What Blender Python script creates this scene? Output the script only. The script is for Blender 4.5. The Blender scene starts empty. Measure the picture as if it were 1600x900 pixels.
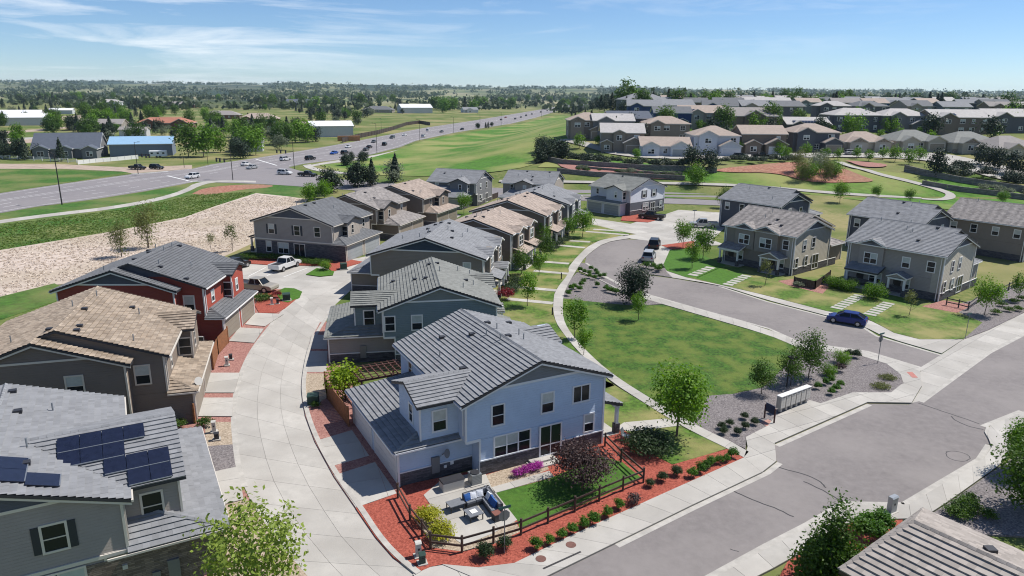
import bpy, bmesh, math, random
import numpy as np
from mathutils import Vector, Matrix, noise
R = math.radians
rnd = random.Random(7)
sc = bpy.context.scene
COL = sc.collection

# ------------------------------------------------------------------ camera
F, CAMH, PITCH, ROLL = 1110.0, 27.0, R(15.46), R(0.55)
_r0 = Vector((1, 0, 0)); FW = Vector((0, math.cos(PITCH), -math.sin(PITCH))); _dn = Vector((0, -math.sin(PITCH), -math.cos(PITCH)))
RT = _r0 * math.cos(ROLL) - _dn * math.sin(ROLL)
DN = _r0 * math.sin(ROLL) + _dn * math.cos(ROLL)
CAM = Vector((0, 0, CAMH))
cam = bpy.data.cameras.new('camera'); cam.sensor_width = 36; cam.lens = F / 1600 * 36
cam.clip_start = 0.5; cam.clip_end = 30000
camo = bpy.data.objects.new('camera', cam); COL.objects.link(camo)
m3 = Matrix((RT, -DN, -FW)).transposed()
camo.matrix_world = Matrix.Translation(CAM) @ m3.to_4x4()
sc.camera = camo

# ------------------------------------------------------------------ light
SUN_EL, SUN_AZ = R(56), R(23)          # azimuth from +X towards +Y
world = bpy.data.worlds.new('World'); sc.world = world; world.use_nodes = True
nt = world.node_tree; nt.nodes.clear()
wo = nt.nodes.new('ShaderNodeOutputWorld'); bg = nt.nodes.new('ShaderNodeBackground')
sky = nt.nodes.new('ShaderNodeTexSky'); sky.sky_type = 'NISHITA'; sky.sun_disc = False
sky.sun_elevation = SUN_EL; sky.sun_rotation = R(90) - SUN_AZ
sky.altitude = 3000; sky.air_density = 1.15; sky.dust_density = 0.02; sky.ozone_density = 8.0
bg.inputs['Strength'].default_value = 0.092
# thin cirrus: streaky noise on the sky direction
tc = nt.nodes.new('ShaderNodeTexCoord'); mp = nt.nodes.new('ShaderNodeMapping')
mp.inputs['Scale'].default_value = (1.7, 1.7, 17); mp.inputs['Rotation'].default_value = (0, R(2.0), 0)
n1 = nt.nodes.new('ShaderNodeTexNoise'); n1.inputs['Scale'].default_value = 2.2; n1.inputs['Detail'].default_value = 9; n1.inputs['Roughness'].default_value = .62; n1.inputs['Distortion'].default_value = .5
n2 = nt.nodes.new('ShaderNodeTexNoise'); n2.inputs['Scale'].default_value = 1.25; n2.inputs['Detail'].default_value = 1
mp2 = nt.nodes.new('ShaderNodeMapping'); mp2.inputs['Location'].default_value = (0.55, 0.3, 0.1); mp2.inputs['Scale'].default_value = (1, 1, 1.5)
r1 = nt.nodes.new('ShaderNodeMapRange'); r1.inputs['From Min'].default_value = .46; r1.inputs['From Max'].default_value = .72
r2 = nt.nodes.new('ShaderNodeMapRange'); r2.inputs['From Min'].default_value = .44; r2.inputs['From Max'].default_value = .62
mu = nt.nodes.new('ShaderNodeMath'); mu.operation = 'MULTIPLY'
mu2 = nt.nodes.new('ShaderNodeMath'); mu2.operation = 'MULTIPLY'; mu2.inputs[1].default_value = .85
mx = nt.nodes.new('ShaderNodeMix'); mx.data_type = 'RGBA'; mx.inputs['B'].default_value = (9.5, 9.8, 10.0, 1)
lk = nt.links.new
lk(tc.outputs['Generated'], mp.inputs['Vector']); lk(mp.outputs[0], n1.inputs['Vector'])
lk(tc.outputs['Generated'], mp2.inputs['Vector']); lk(mp2.outputs[0], n2.inputs['Vector'])
lk(n1.outputs[0], r1.inputs['Value']); lk(n2.outputs[0], r2.inputs['Value'])
lk(r1.outputs[0], mu.inputs[0]); lk(r2.outputs[0], mu.inputs[1]); lk(mu.outputs[0], mu2.inputs[0]); lk(mu2.outputs[0], mx.inputs['Factor'])
lk(sky.outputs[0], mx.inputs['A']); lk(mx.outputs['Result'], bg.inputs['Color']); lk(bg.outputs[0], wo.inputs['Surface'])

sun = bpy.data.lights.new('sun', 'SUN'); sun.energy = 4.5; sun.angle = R(0.53); sun.color = (1.0, 0.955, 0.89)
suno = bpy.data.objects.new('sun', sun); COL.objects.link(suno)
sd = Vector((math.cos(SUN_EL) * math.cos(SUN_AZ), math.cos(SUN_EL) * math.sin(SUN_AZ), math.sin(SUN_EL)))
suno.rotation_euler = sd.to_track_quat('Z', 'Y').to_euler()
suno.location = (60, 30, 120)
vs = sc.view_settings
vs.view_transform = 'Standard'; vs.look = 'None'; vs.exposure = 0.36; vs.gamma = 1.0; vs.use_curve_mapping = False
sc.cycles.use_denoising = True
sc.cycles.max_bounces = 5; sc.cycles.diffuse_bounces = 3; sc.cycles.glossy_bounces = 2; sc.cycles.transmission_bounces = 2
sc.cycles.transparent_max_bounces = 8; sc.cycles.volume_bounces = 1
sc.cycles.sample_clamp_indirect = 4
sc.cycles.filter_width = 1.1

# ------------------------------------------------------------------ terrain and pixel -> place
SY = [-1e5, 172, 190, 214, 228, 250, 288, 330, 420, 600, 1500, 1e6]
SZ = [0, 0, .4, 5.2, 6.0, 6.5, 11.5, 13.5, 15.5, 16.5, 15, 15]
def sstep(t):
    t = 0.0 if t < 0 else 1.0 if t > 1 else t
    return t * t * (3 - 2 * t)
def T(x, y):
    if y < 172: return 0.0
    z = float(np.interp(y, SY, SZ))
    m = sstep((x - (-62 + (y - 200) * .175)) / 85)
    far = sstep((y - 2600) / 4200)
    if far <= 0: return z * m
    a = x / max(y, 1)
    h = 66 + 16 * noise.noise(Vector((a * 6, 3.1, 0))) + 9 * noise.noise(Vector((a * 23, 7.7, y * .0006))) - 12 * a
    return z * m * (1 - far) + far * h
def ray(x, y): return FW + RT * ((x - 800) / F) + DN * ((y - 450) / F)
def G(x, y, z=0.0):
    """place on the level z that a pixel of the photograph looks at"""
    d = ray(x, y); return CAM + d * ((z - CAMH) / d.z)
def GP(x, y):
    """place on the terrain that a pixel looks at"""
    d = ray(x, y); t = 20.0; p = None
    while t < 9000:
        p = CAM + d * t
        if p.z <= T(p.x, p.y):
            lo, hi = t / 1.02, t
            for _ in range(14):
                mid = (lo + hi) / 2; q = CAM + d * mid
                if q.z <= T(q.x, q.y): hi = mid
                else: lo = mid
            q = CAM + d * hi; return Vector((q.x, q.y, T(q.x, q.y)))
        t *= 1.02
    q = CAM + d * 6000; return Vector((q.x, q.y, T(q.x, q.y)))
def pxm(p):
    """photograph pixels per metre at a place"""
    return F / (p - CAM).dot(FW)

# ------------------------------------------------------------------ objects
def tag(o, label=None, cat=None, group=None, kind=None):
    if label: o['label'] = label
    if cat: o['category'] = cat
    if group: o['group'] = group
    if kind: o['kind'] = kind
    return o
def empty(name, loc=(0, 0, 0), rz=0, label=None, cat=None, group=None):
    o = bpy.data.objects.new(name, None); COL.objects.link(o); o.empty_display_size = .3
    o.location = loc; o.rotation_euler = (0, 0, rz)
    return tag(o, label, cat, group)
def link(name, me, parent=None, loc=None, rz=None, scale=None):
    o = bpy.data.objects.new(name, me); COL.objects.link(o)
    if parent is not None: o.parent = parent
    if loc is not None: o.location = loc
    if rz is not None: o.rotation_euler = (0, 0, rz)
    if scale is not None: o.scale = scale
    return o
def kids(o): return CH.get(o.name, [])
def copy_tree(o, loc=None, rz=None, scale=None, parent=None):
    c = o.copy(); COL.objects.link(c); c.parent = parent
    if loc is not None: c.location = loc
    if rz is not None: c.rotation_euler = (0, 0, rz)
    if scale is not None: c.scale = scale if hasattr(scale, '__len__') else (scale,) * 3
    for ch in o.children: copy_tree(ch, parent=c)
    return c

class MB:
    """collects shapes for one mesh"""
    def __init__(s, m=1): s.v = []; s.f = []; s.mi = []; s.m = m; s.cur = 0; s.tint = []
    def add(s, vs, fs, tint=None):
        b = len(s.v); s.v += [(p[0] * s.m, p[1], p[2]) for p in vs]
        s.f += [tuple(b + i for i in f) for f in fs]; s.mi += [s.cur] * len(fs)
        if tint is not None: s.tint += [tint] * len(fs)
        return s
    def box(s, x0, x1, y0, y1, z0, z1):
        vs = [(x, y, z) for z in (z0, z1) for y in (y0, y1) for x in (x0, x1)]
        return s.add(vs, [(0, 2, 3, 1), (4, 5, 7, 6), (0, 1, 5, 4), (2, 6, 7, 3), (0, 4, 6, 2), (1, 3, 7, 5)])
    def prism(s, poly, z0, z1):
        n = len(poly)
        vs = [(p[0], p[1], z0) for p in poly] + [(p[0], p[1], z1) for p in poly]
        return s.add(vs, [tuple(range(n))[::-1], tuple(range(n, 2 * n))] + [(i, (i + 1) % n, n + (i + 1) % n, n + i) for i in range(n)])
    def prism_y(s, poly, y0, y1):
        n = len(poly)
        vs = [(p[0], y0, p[1]) for p in poly] + [(p[0], y1, p[1]) for p in poly]
        return s.add(vs, [tuple(range(n)), tuple(range(n, 2 * n))[::-1]] + [(i, (i + 1) % n, n + (i + 1) % n, n + i) for i in range(n)])
    def prism_x(s, poly, x0, x1):
        n = len(poly)
        vs = [(x0, p[0], p[1]) for p in poly] + [(x1, p[0], p[1]) for p in poly]
        return s.add(vs, [tuple(range(n)), tuple(range(n, 2 * n))[::-1]] + [(i, (i + 1) % n, n + (i + 1) % n, n + i) for i in range(n)])
    def slab(s, poly, dz):
        """polygon in space with thickness dz downwards"""
        n = len(poly)
        vs = [tuple(p) for p in poly] + [(p[0], p[1], p[2] - dz) for p in poly]
        return s.add(vs, [tuple(range(n)), tuple(range(n, 2 * n))[::-1]] + [(i, (i + 1) % n, n + (i + 1) % n, n + i) for i in range(n)])
    def bar(s, a, b, w, h=None):
        """square bar between two points"""
        h = h or w; a = Vector(a); b = Vector(b); d = (b - a).normalized()
        up = Vector((0, 0, 1)) if abs(d.z) < .95 else Vector((1, 0, 0))
        x = d.cross(up).normalized() * (w / 2); y = x.cross(d).normalized() * (h / 2)
        vs = [p + i * x + j * y for p in (a, b) for i, j in ((-1, -1), (1, -1), (1, 1), (-1, 1))]
        return s.add(vs, [(0, 1, 2, 3)[::-1], (4, 5, 6, 7)] + [(i, (i + 1) % 4, 4 + (i + 1) % 4, 4 + i) for i in range(4)])
    def cyl(s, a, b, r0, r1=None, n=10):
        r1 = r0 if r1 is None else r1; a = Vector(a); b = Vector(b); d = (b - a).normalized()
        up = Vector((0, 0, 1)) if abs(d.z) < .95 else Vector((1, 0, 0))
        x = d.cross(up).normalized(); y = d.cross(x)
        vs = [a + (x * math.cos(t) + y * math.sin(t)) * r0 for t in [2 * math.pi * i / n for i in range(n)]]
        vs += [b + (x * math.cos(t) + y * math.sin(t)) * r1 for t in [2 * math.pi * i / n for i in range(n)]]
        return s.add(vs, [tuple(range(n)), tuple(range(n, 2 * n))[::-1]] + [(i, (i + 1) % n, n + (i + 1) % n, n + i) for i in range(n)])
    def mesh(s, name, mats):
        me = bpy.data.meshes.new(name); me.from_pydata(s.v, [], s.f)
        for m in (mats if isinstance(mats, (list, tuple)) else [mats]): me.materials.append(m)
        if any(s.mi): me.polygons.foreach_set('material_index', s.mi)
        if s.tint:
            at = me.attributes.new('tint', 'FLOAT', 'FACE'); at.data.foreach_set('value', s.tint)
        return me
    def build(s, name, mats, parent=None, **k): return link(name, s.mesh(name, mats), parent, **k)

def clip(poly, a, b, c):
    """part of a polygon (points of any dimension, first two used) where a*x+b*y<=c"""
    out = []; n = len(poly)
    for i in range(n):
        p, q = poly[i], poly[(i + 1) % n]
        dp, dq = a * p[0] + b * p[1] - c, a * q[0] + b * q[1] - c
        if dp <= 0: out.append(p)
        if (dp < 0 < dq) or (dq < 0 < dp):
            t = dp / (dp - dq); out.append(tuple(p[k] + (q[k] - p[k]) * t for k in range(len(p))))
    return out
def area(p): return abs(sum(p[i][0] * p[(i + 1) % len(p)][1] - p[(i + 1) % len(p)][0] * p[i][1] for i in range(len(p)))) / 2

# ------------------------------------------------------------------ materials
def S(r, g, b):
    f = lambda c: (c / 255 / 12.92) if c <= 10 else ((c / 255 + .055) / 1.055) ** 2.4
    return (f(r), f(g), f(b), 1)
def C(r, g, b): return (r, g, b, 1)
def newmat(name):
    m = bpy.data.materials.new(name); m.use_nodes = True
    n = m.node_tree.nodes; b = n['Principled BSDF']; return m, m.node_tree, n, b
def mulc(c, f): return (min(c[0] * f, 1), min(c[1] * f, 1), min(c[2] * f, 1), 1)
def mat(name, col, rough=.8, var=.12, scale=1.5, col2=None, bump=0.0, bscale=30, spec=.3, metal=0, detail=4, tint=0.0, lap=0.0, stone=False, space='world', big=0.0, bigcol=None, bigscale=.08):
    m, t, n, b = newmat(name); L = t.links.new
    b.inputs['Roughness'].default_value = rough; b.inputs['Metallic'].default_value = metal
    b.inputs['Specular IOR Level'].default_value = spec
    if space == 'world':
        pos = n.new('ShaderNodeNewGeometry').outputs['Position']
    else:
        pos = n.new('ShaderNodeTexCoord').outputs['Object']
    nz = n.new('ShaderNodeTexNoise'); nz.inputs['Scale'].default_value = scale; nz.inputs['Detail'].default_value = detail; nz.inputs['Roughness'].default_value = .65
    L(pos, nz.inputs['Vector'])
    rp = n.new('ShaderNodeMapRange'); rp.inputs['From Min'].default_value = .32; rp.inputs['From Max'].default_value = .68; L(nz.outputs[0], rp.inputs['Value'])
    mx = n.new('ShaderNodeMix'); mx.data_type = 'RGBA'
    mx.inputs['A'].default_value = mulc(col, 1 - var); mx.inputs['B'].default_value = col2 or mulc(col, 1 + var)
    L(rp.outputs[0], mx.inputs['Factor']); out = mx.outputs['Result']
    if big:
        n3 = n.new('ShaderNodeTexNoise'); n3.inputs['Scale'].default_value = bigscale; n3.inputs['Detail'].default_value = 7; L(pos, n3.inputs['Vector'])
        r3 = n.new('ShaderNodeMapRange'); r3.inputs['From Min'].default_value = .42; r3.inputs['From Max'].default_value = .62; r3.inputs['To Max'].default_value = big; L(n3.outputs[0], r3.inputs['Value'])
        m3_ = n.new('ShaderNodeMix'); m3_.data_type = 'RGBA'; L(r3.outputs[0], m3_.inputs['Factor']); L(out, m3_.inputs['A']); m3_.inputs['B'].default_value = bigcol; out = m3_.outputs['Result']
    if tint:
        at = n.new('ShaderNodeAttribute'); at.attribute_name = 'tint'
        rt = n.new('ShaderNodeMapRange'); rt.inputs['To Min'].default_value = 1 - tint; rt.inputs['To Max'].default_value = 1 + tint; L(at.outputs['Fac'], rt.inputs['Value'])
        vm = n.new('ShaderNodeVectorMath'); vm.operation = 'SCALE'; L(out, vm.inputs[0]); L(rt.outputs[0], vm.inputs['Scale']); out = vm.outputs[0]
    bumps = []
    if lap:
        sp = n.new('ShaderNodeSeparateXYZ'); L(pos, sp.inputs[0])
        dv = n.new('ShaderNodeMath'); dv.operation = 'DIVIDE'; dv.inputs[1].default_value = -lap; L(sp.outputs['Z'], dv.inputs[0])
        fr = n.new('ShaderNodeMath'); fr.operation = 'FRACT'; L(dv.outputs[0], fr.inputs[0]); bumps.append((fr.outputs[0], 1.0, .05))
    if stone:
        sp = n.new('ShaderNodeSeparateXYZ'); oc = n.new('ShaderNodeTexCoord').outputs['Object']; L(oc, sp.inputs[0])
        ad = n.new('ShaderNodeMath'); ad.operation = 'ADD'; L(sp.outputs['X'], ad.inputs[0]); L(sp.outputs['Y'], ad.inputs[1])
        cb = n.new('ShaderNodeCombineXYZ'); L(ad.outputs[0], cb.inputs['X']); L(sp.outputs['Z'], cb.inputs['Y'])
        bt = n.new('ShaderNodeTexBrick'); L(cb.outputs[0], bt.inputs['Vector'])
        bt.inputs['Scale'].default_value = 1; bt.inputs['Brick Width'].default_value = .46; bt.inputs['Row Height'].default_value = .105; bt.inputs['Mortar Size'].default_value = .007
        bt.offset = .37; bt.inputs['Bias'].default_value = -.1
        bt.inputs['Color1'].default_value = mulc(col, .55); bt.inputs['Color2'].default_value = mulc(col2 or col, 1.5); bt.inputs['Mortar'].default_value = mulc(col, .35)
        mm = n.new('ShaderNodeMix'); mm.data_type = 'RGBA'; mm.inputs['Factor'].default_value = .75; L(out, mm.inputs['A']); L(bt.outputs['Color'], mm.inputs['B']); out = mm.outputs['Result']
        bumps.append((bt.outputs['Fac'], -.7, .03))
    if bump:
        n2 = n.new('ShaderNodeTexNoise'); n2.inputs['Scale'].default_value = bscale; n2.inputs['Detail'].default_value = 3; L(pos, n2.inputs['Vector'])
        bumps.append((n2.outputs[0], bump, .05))
    last = None
    for hsrc, st, dist in bumps:
        bp = n.new('ShaderNodeBump'); bp.inputs['Strength'].default_value = abs(st); bp.inputs['Distance'].default_value = dist; bp.invert = st < 0
        L(hsrc, bp.inputs['Height'])
        if last: L(last, bp.inputs['Normal'])
        last = bp.outputs[0]
    if last: L(last, b.inputs['Normal'])
    L(out, b.inputs['Base Color'])
    return m
def flat(name, col, rough=.6, metal=0, spec=.4):
    m, t, n, b = newmat(name); b.inputs['Base Color'].default_value = col; b.inputs['Roughness'].default_value = rough; b.inputs['Metallic'].default_value = metal; b.inputs['Specular IOR Level'].default_value = spec
    return m
def leafmat(name, c1, c2, trans=.35):
    m, t, n, b = newmat(name); L = t.links.new
    pos = n.new('ShaderNodeTexCoord').outputs['Object']; oi = n.new('ShaderNodeObjectInfo')
    nz = n.new('ShaderNodeTexNoise'); nz.inputs['Scale'].default_value = 1.3; nz.inputs['Detail'].default_value = 5; L(pos, nz.inputs['Vector'])
    at = n.new('ShaderNodeAttribute'); at.attribute_name = 'tint'
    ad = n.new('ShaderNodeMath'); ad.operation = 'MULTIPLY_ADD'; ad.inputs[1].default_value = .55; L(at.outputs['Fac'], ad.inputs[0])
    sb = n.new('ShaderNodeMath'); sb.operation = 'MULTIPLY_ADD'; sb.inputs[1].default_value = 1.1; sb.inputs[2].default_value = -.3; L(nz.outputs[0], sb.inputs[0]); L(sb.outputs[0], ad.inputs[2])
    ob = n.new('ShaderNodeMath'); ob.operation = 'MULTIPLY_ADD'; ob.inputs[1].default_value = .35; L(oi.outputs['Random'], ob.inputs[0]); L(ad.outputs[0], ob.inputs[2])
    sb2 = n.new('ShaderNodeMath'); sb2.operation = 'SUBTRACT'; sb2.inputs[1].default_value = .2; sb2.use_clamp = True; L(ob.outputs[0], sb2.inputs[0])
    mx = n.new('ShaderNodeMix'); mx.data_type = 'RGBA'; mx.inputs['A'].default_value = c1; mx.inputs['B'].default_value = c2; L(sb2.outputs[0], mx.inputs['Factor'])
    b.inputs['Roughness'].default_value = .55; b.inputs['Specular IOR Level'].default_value = .25; L(mx.outputs['Result'], b.inputs['Base Color'])
    tr = n.new('ShaderNodeBsdfTranslucent'); hs = n.new('ShaderNodeHueSaturation'); hs.inputs['Value'].default_value = 1.25; hs.inputs['Saturation'].default_value = 1.1; L(mx.outputs['Result'], hs.inputs['Color']); L(hs.outputs[0], tr.inputs['Color'])
    ms = n.new('ShaderNodeMixShader'); ms.inputs[0].default_value = trans; L(b.outputs[0], ms.inputs[1]); L(tr.outputs[0], ms.inputs[2])
    L(ms.outputs[0], n['Material Output'].inputs['Surface'])
    return m
# ------------------------------------------------------------------ surface materials
MT = {}
MT['concrete'] = mat('concrete', C(.425, .405, .37), .9, .10, 1.2, bump=.15, bscale=14, big=.55, bigcol=C(.33, .31, .28), bigscale=.3, tint=.09, detail=8)
MT['concrete_dark'] = mat('concrete_joint', C(.20, .19, .17), .95, .1, 3)
MT['kerb'] = mat('kerb_concrete', C(.41, .39, .355), .9, .15, 1.2, bump=.1)
MT['asphalt'] = mat('asphalt', C(.20, .182, .176), .9, .13, 1.5, bump=.3, bscale=40, big=.7, bigcol=C(.255, .233, .222), bigscale=.12, detail=10)
MT['asphalt_hw'] = mat('highway_asphalt', C(.215, .20, .205), .9, .1, .5, big=.5, bigcol=C(.26, .24, .24), bigscale=.03, detail=8)
MT['tar'] = flat('crack_sealant', C(.035, .033, .035), .7)
MT['paint'] = flat('road_paint', C(.7, .7, .68), .7)
MT['lawn'] = mat('lawn', C(.042, .10, .010), .9, .65, 3.2, bump=1.0, bscale=7, big=.75, bigcol=C(.13, .165, .03), bigscale=.45, detail=10)
MT['lawn_dry'] = mat('lawn_drying', C(.07, .135, .016), .9, .5, 2.6, bump=.6, bscale=9, big=.9, bigcol=C(.26, .235, .09), bigscale=.22, detail=7)
MT['lawn_rich'] = mat('lawn_fresh', C(.055, .14, .012), .9, .22, 2.0, bump=.6, bscale=9, detail=6)
MT['meadow'] = mat('meadow', C(.062, .16, .012), .95, .4, .6, bump=.5, bscale=3, big=.9, bigcol=C(.25, .255, .085), bigscale=.035, detail=8)
MT['verge'] = mat('verge_grass', C(.045, .12, .013), .95, .45, 1.0, bump=.6, bscale=4, big=.8, bigcol=C(.17, .18, .06), bigscale=.07, detail=8)
MT['mulch'] = mat('red_mulch', C(.30, .062, .04), .95, .4, 7, col2=C(.47, .125, .085), bump=.9, bscale=18, detail=8)
MT['mulch_pink'] = mat('faded_red_gravel', C(.30, .12, .10), .95, .35, 6, col2=C(.44, .24, .20), bump=.8, bscale=16, detail=8)
MT['mulch_old'] = mat('weathered_red_mulch', C(.33, .095, .06), .95, .4, 1.2, col2=C(.46, .24, .17), bump=.8, bscale=5, big=.5, bigcol=C(.25, .17, .10), bigscale=.12, detail=9)
MT['gravel'] = mat('grey_gravel', C(.145, .128, .13), .95, .5, 7, col2=C(.30, .27, .265), bump=1.0, bscale=12, detail=9)
MT['gravel_tan'] = mat('tan_gravel', C(.33, .25, .17), .95, .35, 7, col2=C(.52, .43, .33), bump=1.0, bscale=12, detail=9)
MT['dryfield'] = mat('dry_field', C(.44, .36, .30), .95, .15, .8, col2=C(.60, .51, .44), bump=.5, bscale=3, big=.6, bigcol=C(.34, .28, .19), bigscale=.05, detail=9)
MT['dirt'] = mat('dirt', C(.38, .30, .24), .95, .2, .3)
MT['turf'] = mat('artificial_turf', C(.05, .125, .014), .9, .35, 4, bump=.6, bscale=14, big=.5, bigcol=C(.075, .15, .02), bigscale=.8, detail=9)

def ground_material():
    m, t, n, b = newmat('ground'); L = t.links.new
    b.inputs['Roughness'].default_value = .95; b.inputs['Specular IOR Level'].default_value = .1
    g = n.new('ShaderNodeNewGeometry'); pos = g.outputs['Position']
    def nz(sc_, det, lo, hi, vec=pos):
        k = n.new('ShaderNodeTexNoise'); k.inputs['Scale'].default_value = sc_; k.inputs['Detail'].default_value = det; k.inputs['Roughness'].default_value = .62; L(vec, k.inputs['Vector'])
        r = n.new('ShaderNodeMapRange'); r.inputs['From Min'].default_value = lo; r.inputs['From Max'].default_value = hi; L(k.outputs[0], r.inputs['Value']); return r.outputs[0]
    def mixc(f, a, bb):
        x = n.new('ShaderNodeMix'); x.data_type = 'RGBA'; L(f, x.inputs['Factor'])
        for s_, c_ in (('A', a), ('B', bb)):
            if isinstance(c_, tuple): x.inputs[s_].default_value = c_
            else: L(c_, x.inputs[s_])
        return x.outputs['Result']
    c = mixc(nz(.05, 8, .38, .62), C(.085, .14, .03), C(.24, .225, .095))
    c = mixc(nz(.9, 6, .3, .7), c, mixc(nz(.02, 3, .45, .6), C(.07, .12, .025), C(.30, .25, .13)))
    sp = n.new('ShaderNodeSeparateXYZ'); L(pos, sp.inputs[0])
    far = n.new('ShaderNodeMapRange'); far.inputs['From Min'].default_value = 900; far.inputs['From Max'].default_value = 1800; L(sp.outputs['Y'], far.inputs['Value'])
    mp_ = n.new('ShaderNodeMapping'); mp_.inputs['Scale'].default_value = (1, .33, 0); L(pos, mp_.inputs['Vector'])
    w0 = nz(.0016, 9, .5, .56, mp_.outputs[0]); w1 = nz(.0014, 9, .42, .5, mp_.outputs[0])
    vf = n.new('ShaderNodeMapRange'); vf.inputs['From Min'].default_value = 3500; vf.inputs['From Max'].default_value = 5200; L(sp.outputs['Y'], vf.inputs['Value'])
    wm = n.new('ShaderNodeMix'); L(vf.outputs[0], wm.inputs['Factor']); L(w0, wm.inputs['A']); L(w1, wm.inputs['B']); wood = wm.outputs['Result']
    field = mixc(nz(.0022, 4, .4, .6, mp_.outputs[0]), C(.15, .18, .08), C(.30, .27, .17))
    fc = mixc(wood, field, C(.03, .05, .028))
    c = mixc(far.outputs[0], c, fc)
    L(c, b.inputs['Base Color'])
    return m
# ------------------------------------------------------------------ ground sheet out to the horizon
def build_ground():
    ys = [-70 + i * 10 for i in range(10)] + list(np.arange(30, 420, 6.5)) + list(np.geomspace(425, 8500, 105))
    ts = np.sinh(np.linspace(-2.0, 2.0, 230)) / np.sinh(2.0) * 1.9
    vs = []; fs = []; nx = len(ts)
    for y in ys:
        w = max(y, 0) + 110
        for t_ in ts:
            x = t_ * w; vs.append((x, y, T(x, y) - .02))
    for j in range(len(ys) - 1):
        for i in range(nx - 1):
            a = j * nx + i; fs.append((a, a + 1, a + nx + 1, a + nx))
    me = bpy.data.meshes.new('ground'); me.from_pydata(vs, [], fs); me.materials.append(ground_material())
    for p in me.polygons: p.use_smooth = True
    tag(link('ground', me), kind='structure')
build_ground()

def pts(px, z=0.0): return [tuple(G(a, b, z))[:2] for a, b in px]
def sheet(name, px, z0, z1, m, world=False):
    p = px if world else pts(px)
    o = MB().prism(p, z0, z1).build(name, MT[m]); return tag(o, kind='structure')
def drape(name, px, m, dz=.15, step=5.0):
    """sheet that follows the hill: the polygon is cut into cells and set on the terrain"""
    p = [tuple(GP(a, b))[:2] for a, b in px]; p = smooth(p + [p[0]], 2)[:-1]
    xs = [q[0] for q in p]; ys = [q[1] for q in p]; mb = MB()
    st = max(step, (max(xs) - min(xs)) / 90, (max(ys) - min(ys)) / 90)
    for j in range(int((max(ys) - min(ys)) / st) + 1):
        y0 = min(ys) + j * st; row = clip(clip(p, 0, -1, -y0), 0, 1, y0 + st)
        if len(row) < 3: continue
        for i in range(int((max(xs) - min(xs)) / st) + 1):
            x0 = min(xs) + i * st; c = clip(clip(row, -1, 0, -x0), 1, 0, x0 + st)
            if len(c) >= 3 and area(c) > 1e-3: mb.add([(q[0], q[1], T(q[0], q[1]) + dz) for q in c], [tuple(range(len(c)))])
    o = mb.build(name, MT[m]); return tag(o, kind='structure')

def slabs_poly(parent, poly, ang, a, b, z0, z1, gap=.012, name='concrete_slab'):
    """cuts a paved area into separate slabs along joints"""
    ca, sa = math.cos(ang), math.sin(ang)
    loc = [(p[0] * ca + p[1] * sa, -p[0] * sa + p[1] * ca) for p in poly]
    x0, x1 = min(p[0] for p in loc), max(p[0] for p in loc); y0, y1 = min(p[1] for p in loc), max(p[1] for p in loc)
    for i in range(int((x1 - x0) / a) + 1):
        col_ = clip(clip(loc, -1, 0, -(x0 + i * a + gap)), 1, 0, x0 + (i + 1) * a - gap)
        if len(col_) < 3: continue
        for j in range(int((y1 - y0) / b) + 1):
            c = clip(clip(col_, 0, -1, -(y0 + j * b + gap)), 0, 1, y0 + (j + 1) * b - gap)
            if len(c) < 3 or area(c) < .04: continue
            mb = MB().prism([(q[0] * ca - q[1] * sa, q[0] * sa + q[1] * ca) for q in c], z0, z1)
            mb.tint = [rnd.random()] * len(mb.f)
            mb.build(name, MT['concrete'], parent)
def paved(name, px, ang, a, b, z1, world=False):
    p = px if world else pts(px)
    base = tag(MB().prism(p, -.05, z1 - .025).build(name, MT['concrete_dark']), kind='structure')
    slabs_poly(base, p, ang, a, b, z1 - .03, z1)
    return base
def resample(pl, n):
    d = [0]
    for i in range(1, len(pl)): d.append(d[-1] + math.dist(pl[i - 1], pl[i]))
    out = []
    for k in range(n + 1):
        s = d[-1] * k / n
        i = max(j for j in range(len(d)) if d[j] <= s + 1e-9); i = min(i, len(pl) - 2)
        t_ = (s - d[i]) / max(d[i + 1] - d[i], 1e-9); out.append(tuple(pl[i][q] + (pl[i + 1][q] - pl[i][q]) * t_ for q in range(2)))
    return out
def plen(pl): return sum(math.dist(pl[i], pl[i + 1]) for i in range(len(pl) - 1))
def smooth(pl, it=2):
    for _ in range(it):
        q = [pl[0]]
        for i in range(len(pl) - 1):
            a, b = pl[i], pl[i + 1]
            q += [(a[0] * .75 + b[0] * .25, a[1] * .75 + b[1] * .25), (a[0] * .25 + b[0] * .75, a[1] * .25 + b[1] * .75)]
        pl = q + [pl[-1]]
    return pl
def slabs_loft(name, left, right, ncol, slen, z1, gap=.012):
    """paving between two edge lines, joints across and along"""
    n = max(1, round((plen(left) + plen(right)) / 2 / slen)); l, r = resample(left, n), resample(right, n)
    base = tag(MB().prism(l + r[::-1], -.05, z1 - .025).build(name, MT['concrete_dark']), kind='structure')
    lerp = lambda a, b, t_: (a[0] + (b[0] - a[0]) * t_, a[1] + (b[1] - a[1]) * t_)
    for i in range(n):
        for c in range(ncol):
            wdt = math.dist(l[i], r[i]) / ncol; g = gap / wdt / ncol; h = gap / slen
            A, B, Cc, D = lerp(l[i], r[i], c / ncol + g), lerp(l[i], r[i], (c + 1) / ncol - g), lerp(l[i + 1], r[i + 1], (c + 1) / ncol - g), lerp(l[i + 1], r[i + 1], c / ncol + g)
            q = [lerp(A, D, h), lerp(B, Cc, h), lerp(B, Cc, 1 - h), lerp(A, D, 1 - h)]
            mb = MB().prism(q, z1 - .03, z1); mb.tint = [rnd.random()] * len(mb.f); mb.build('concrete_slab', MT['concrete'], base)
    return base
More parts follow.
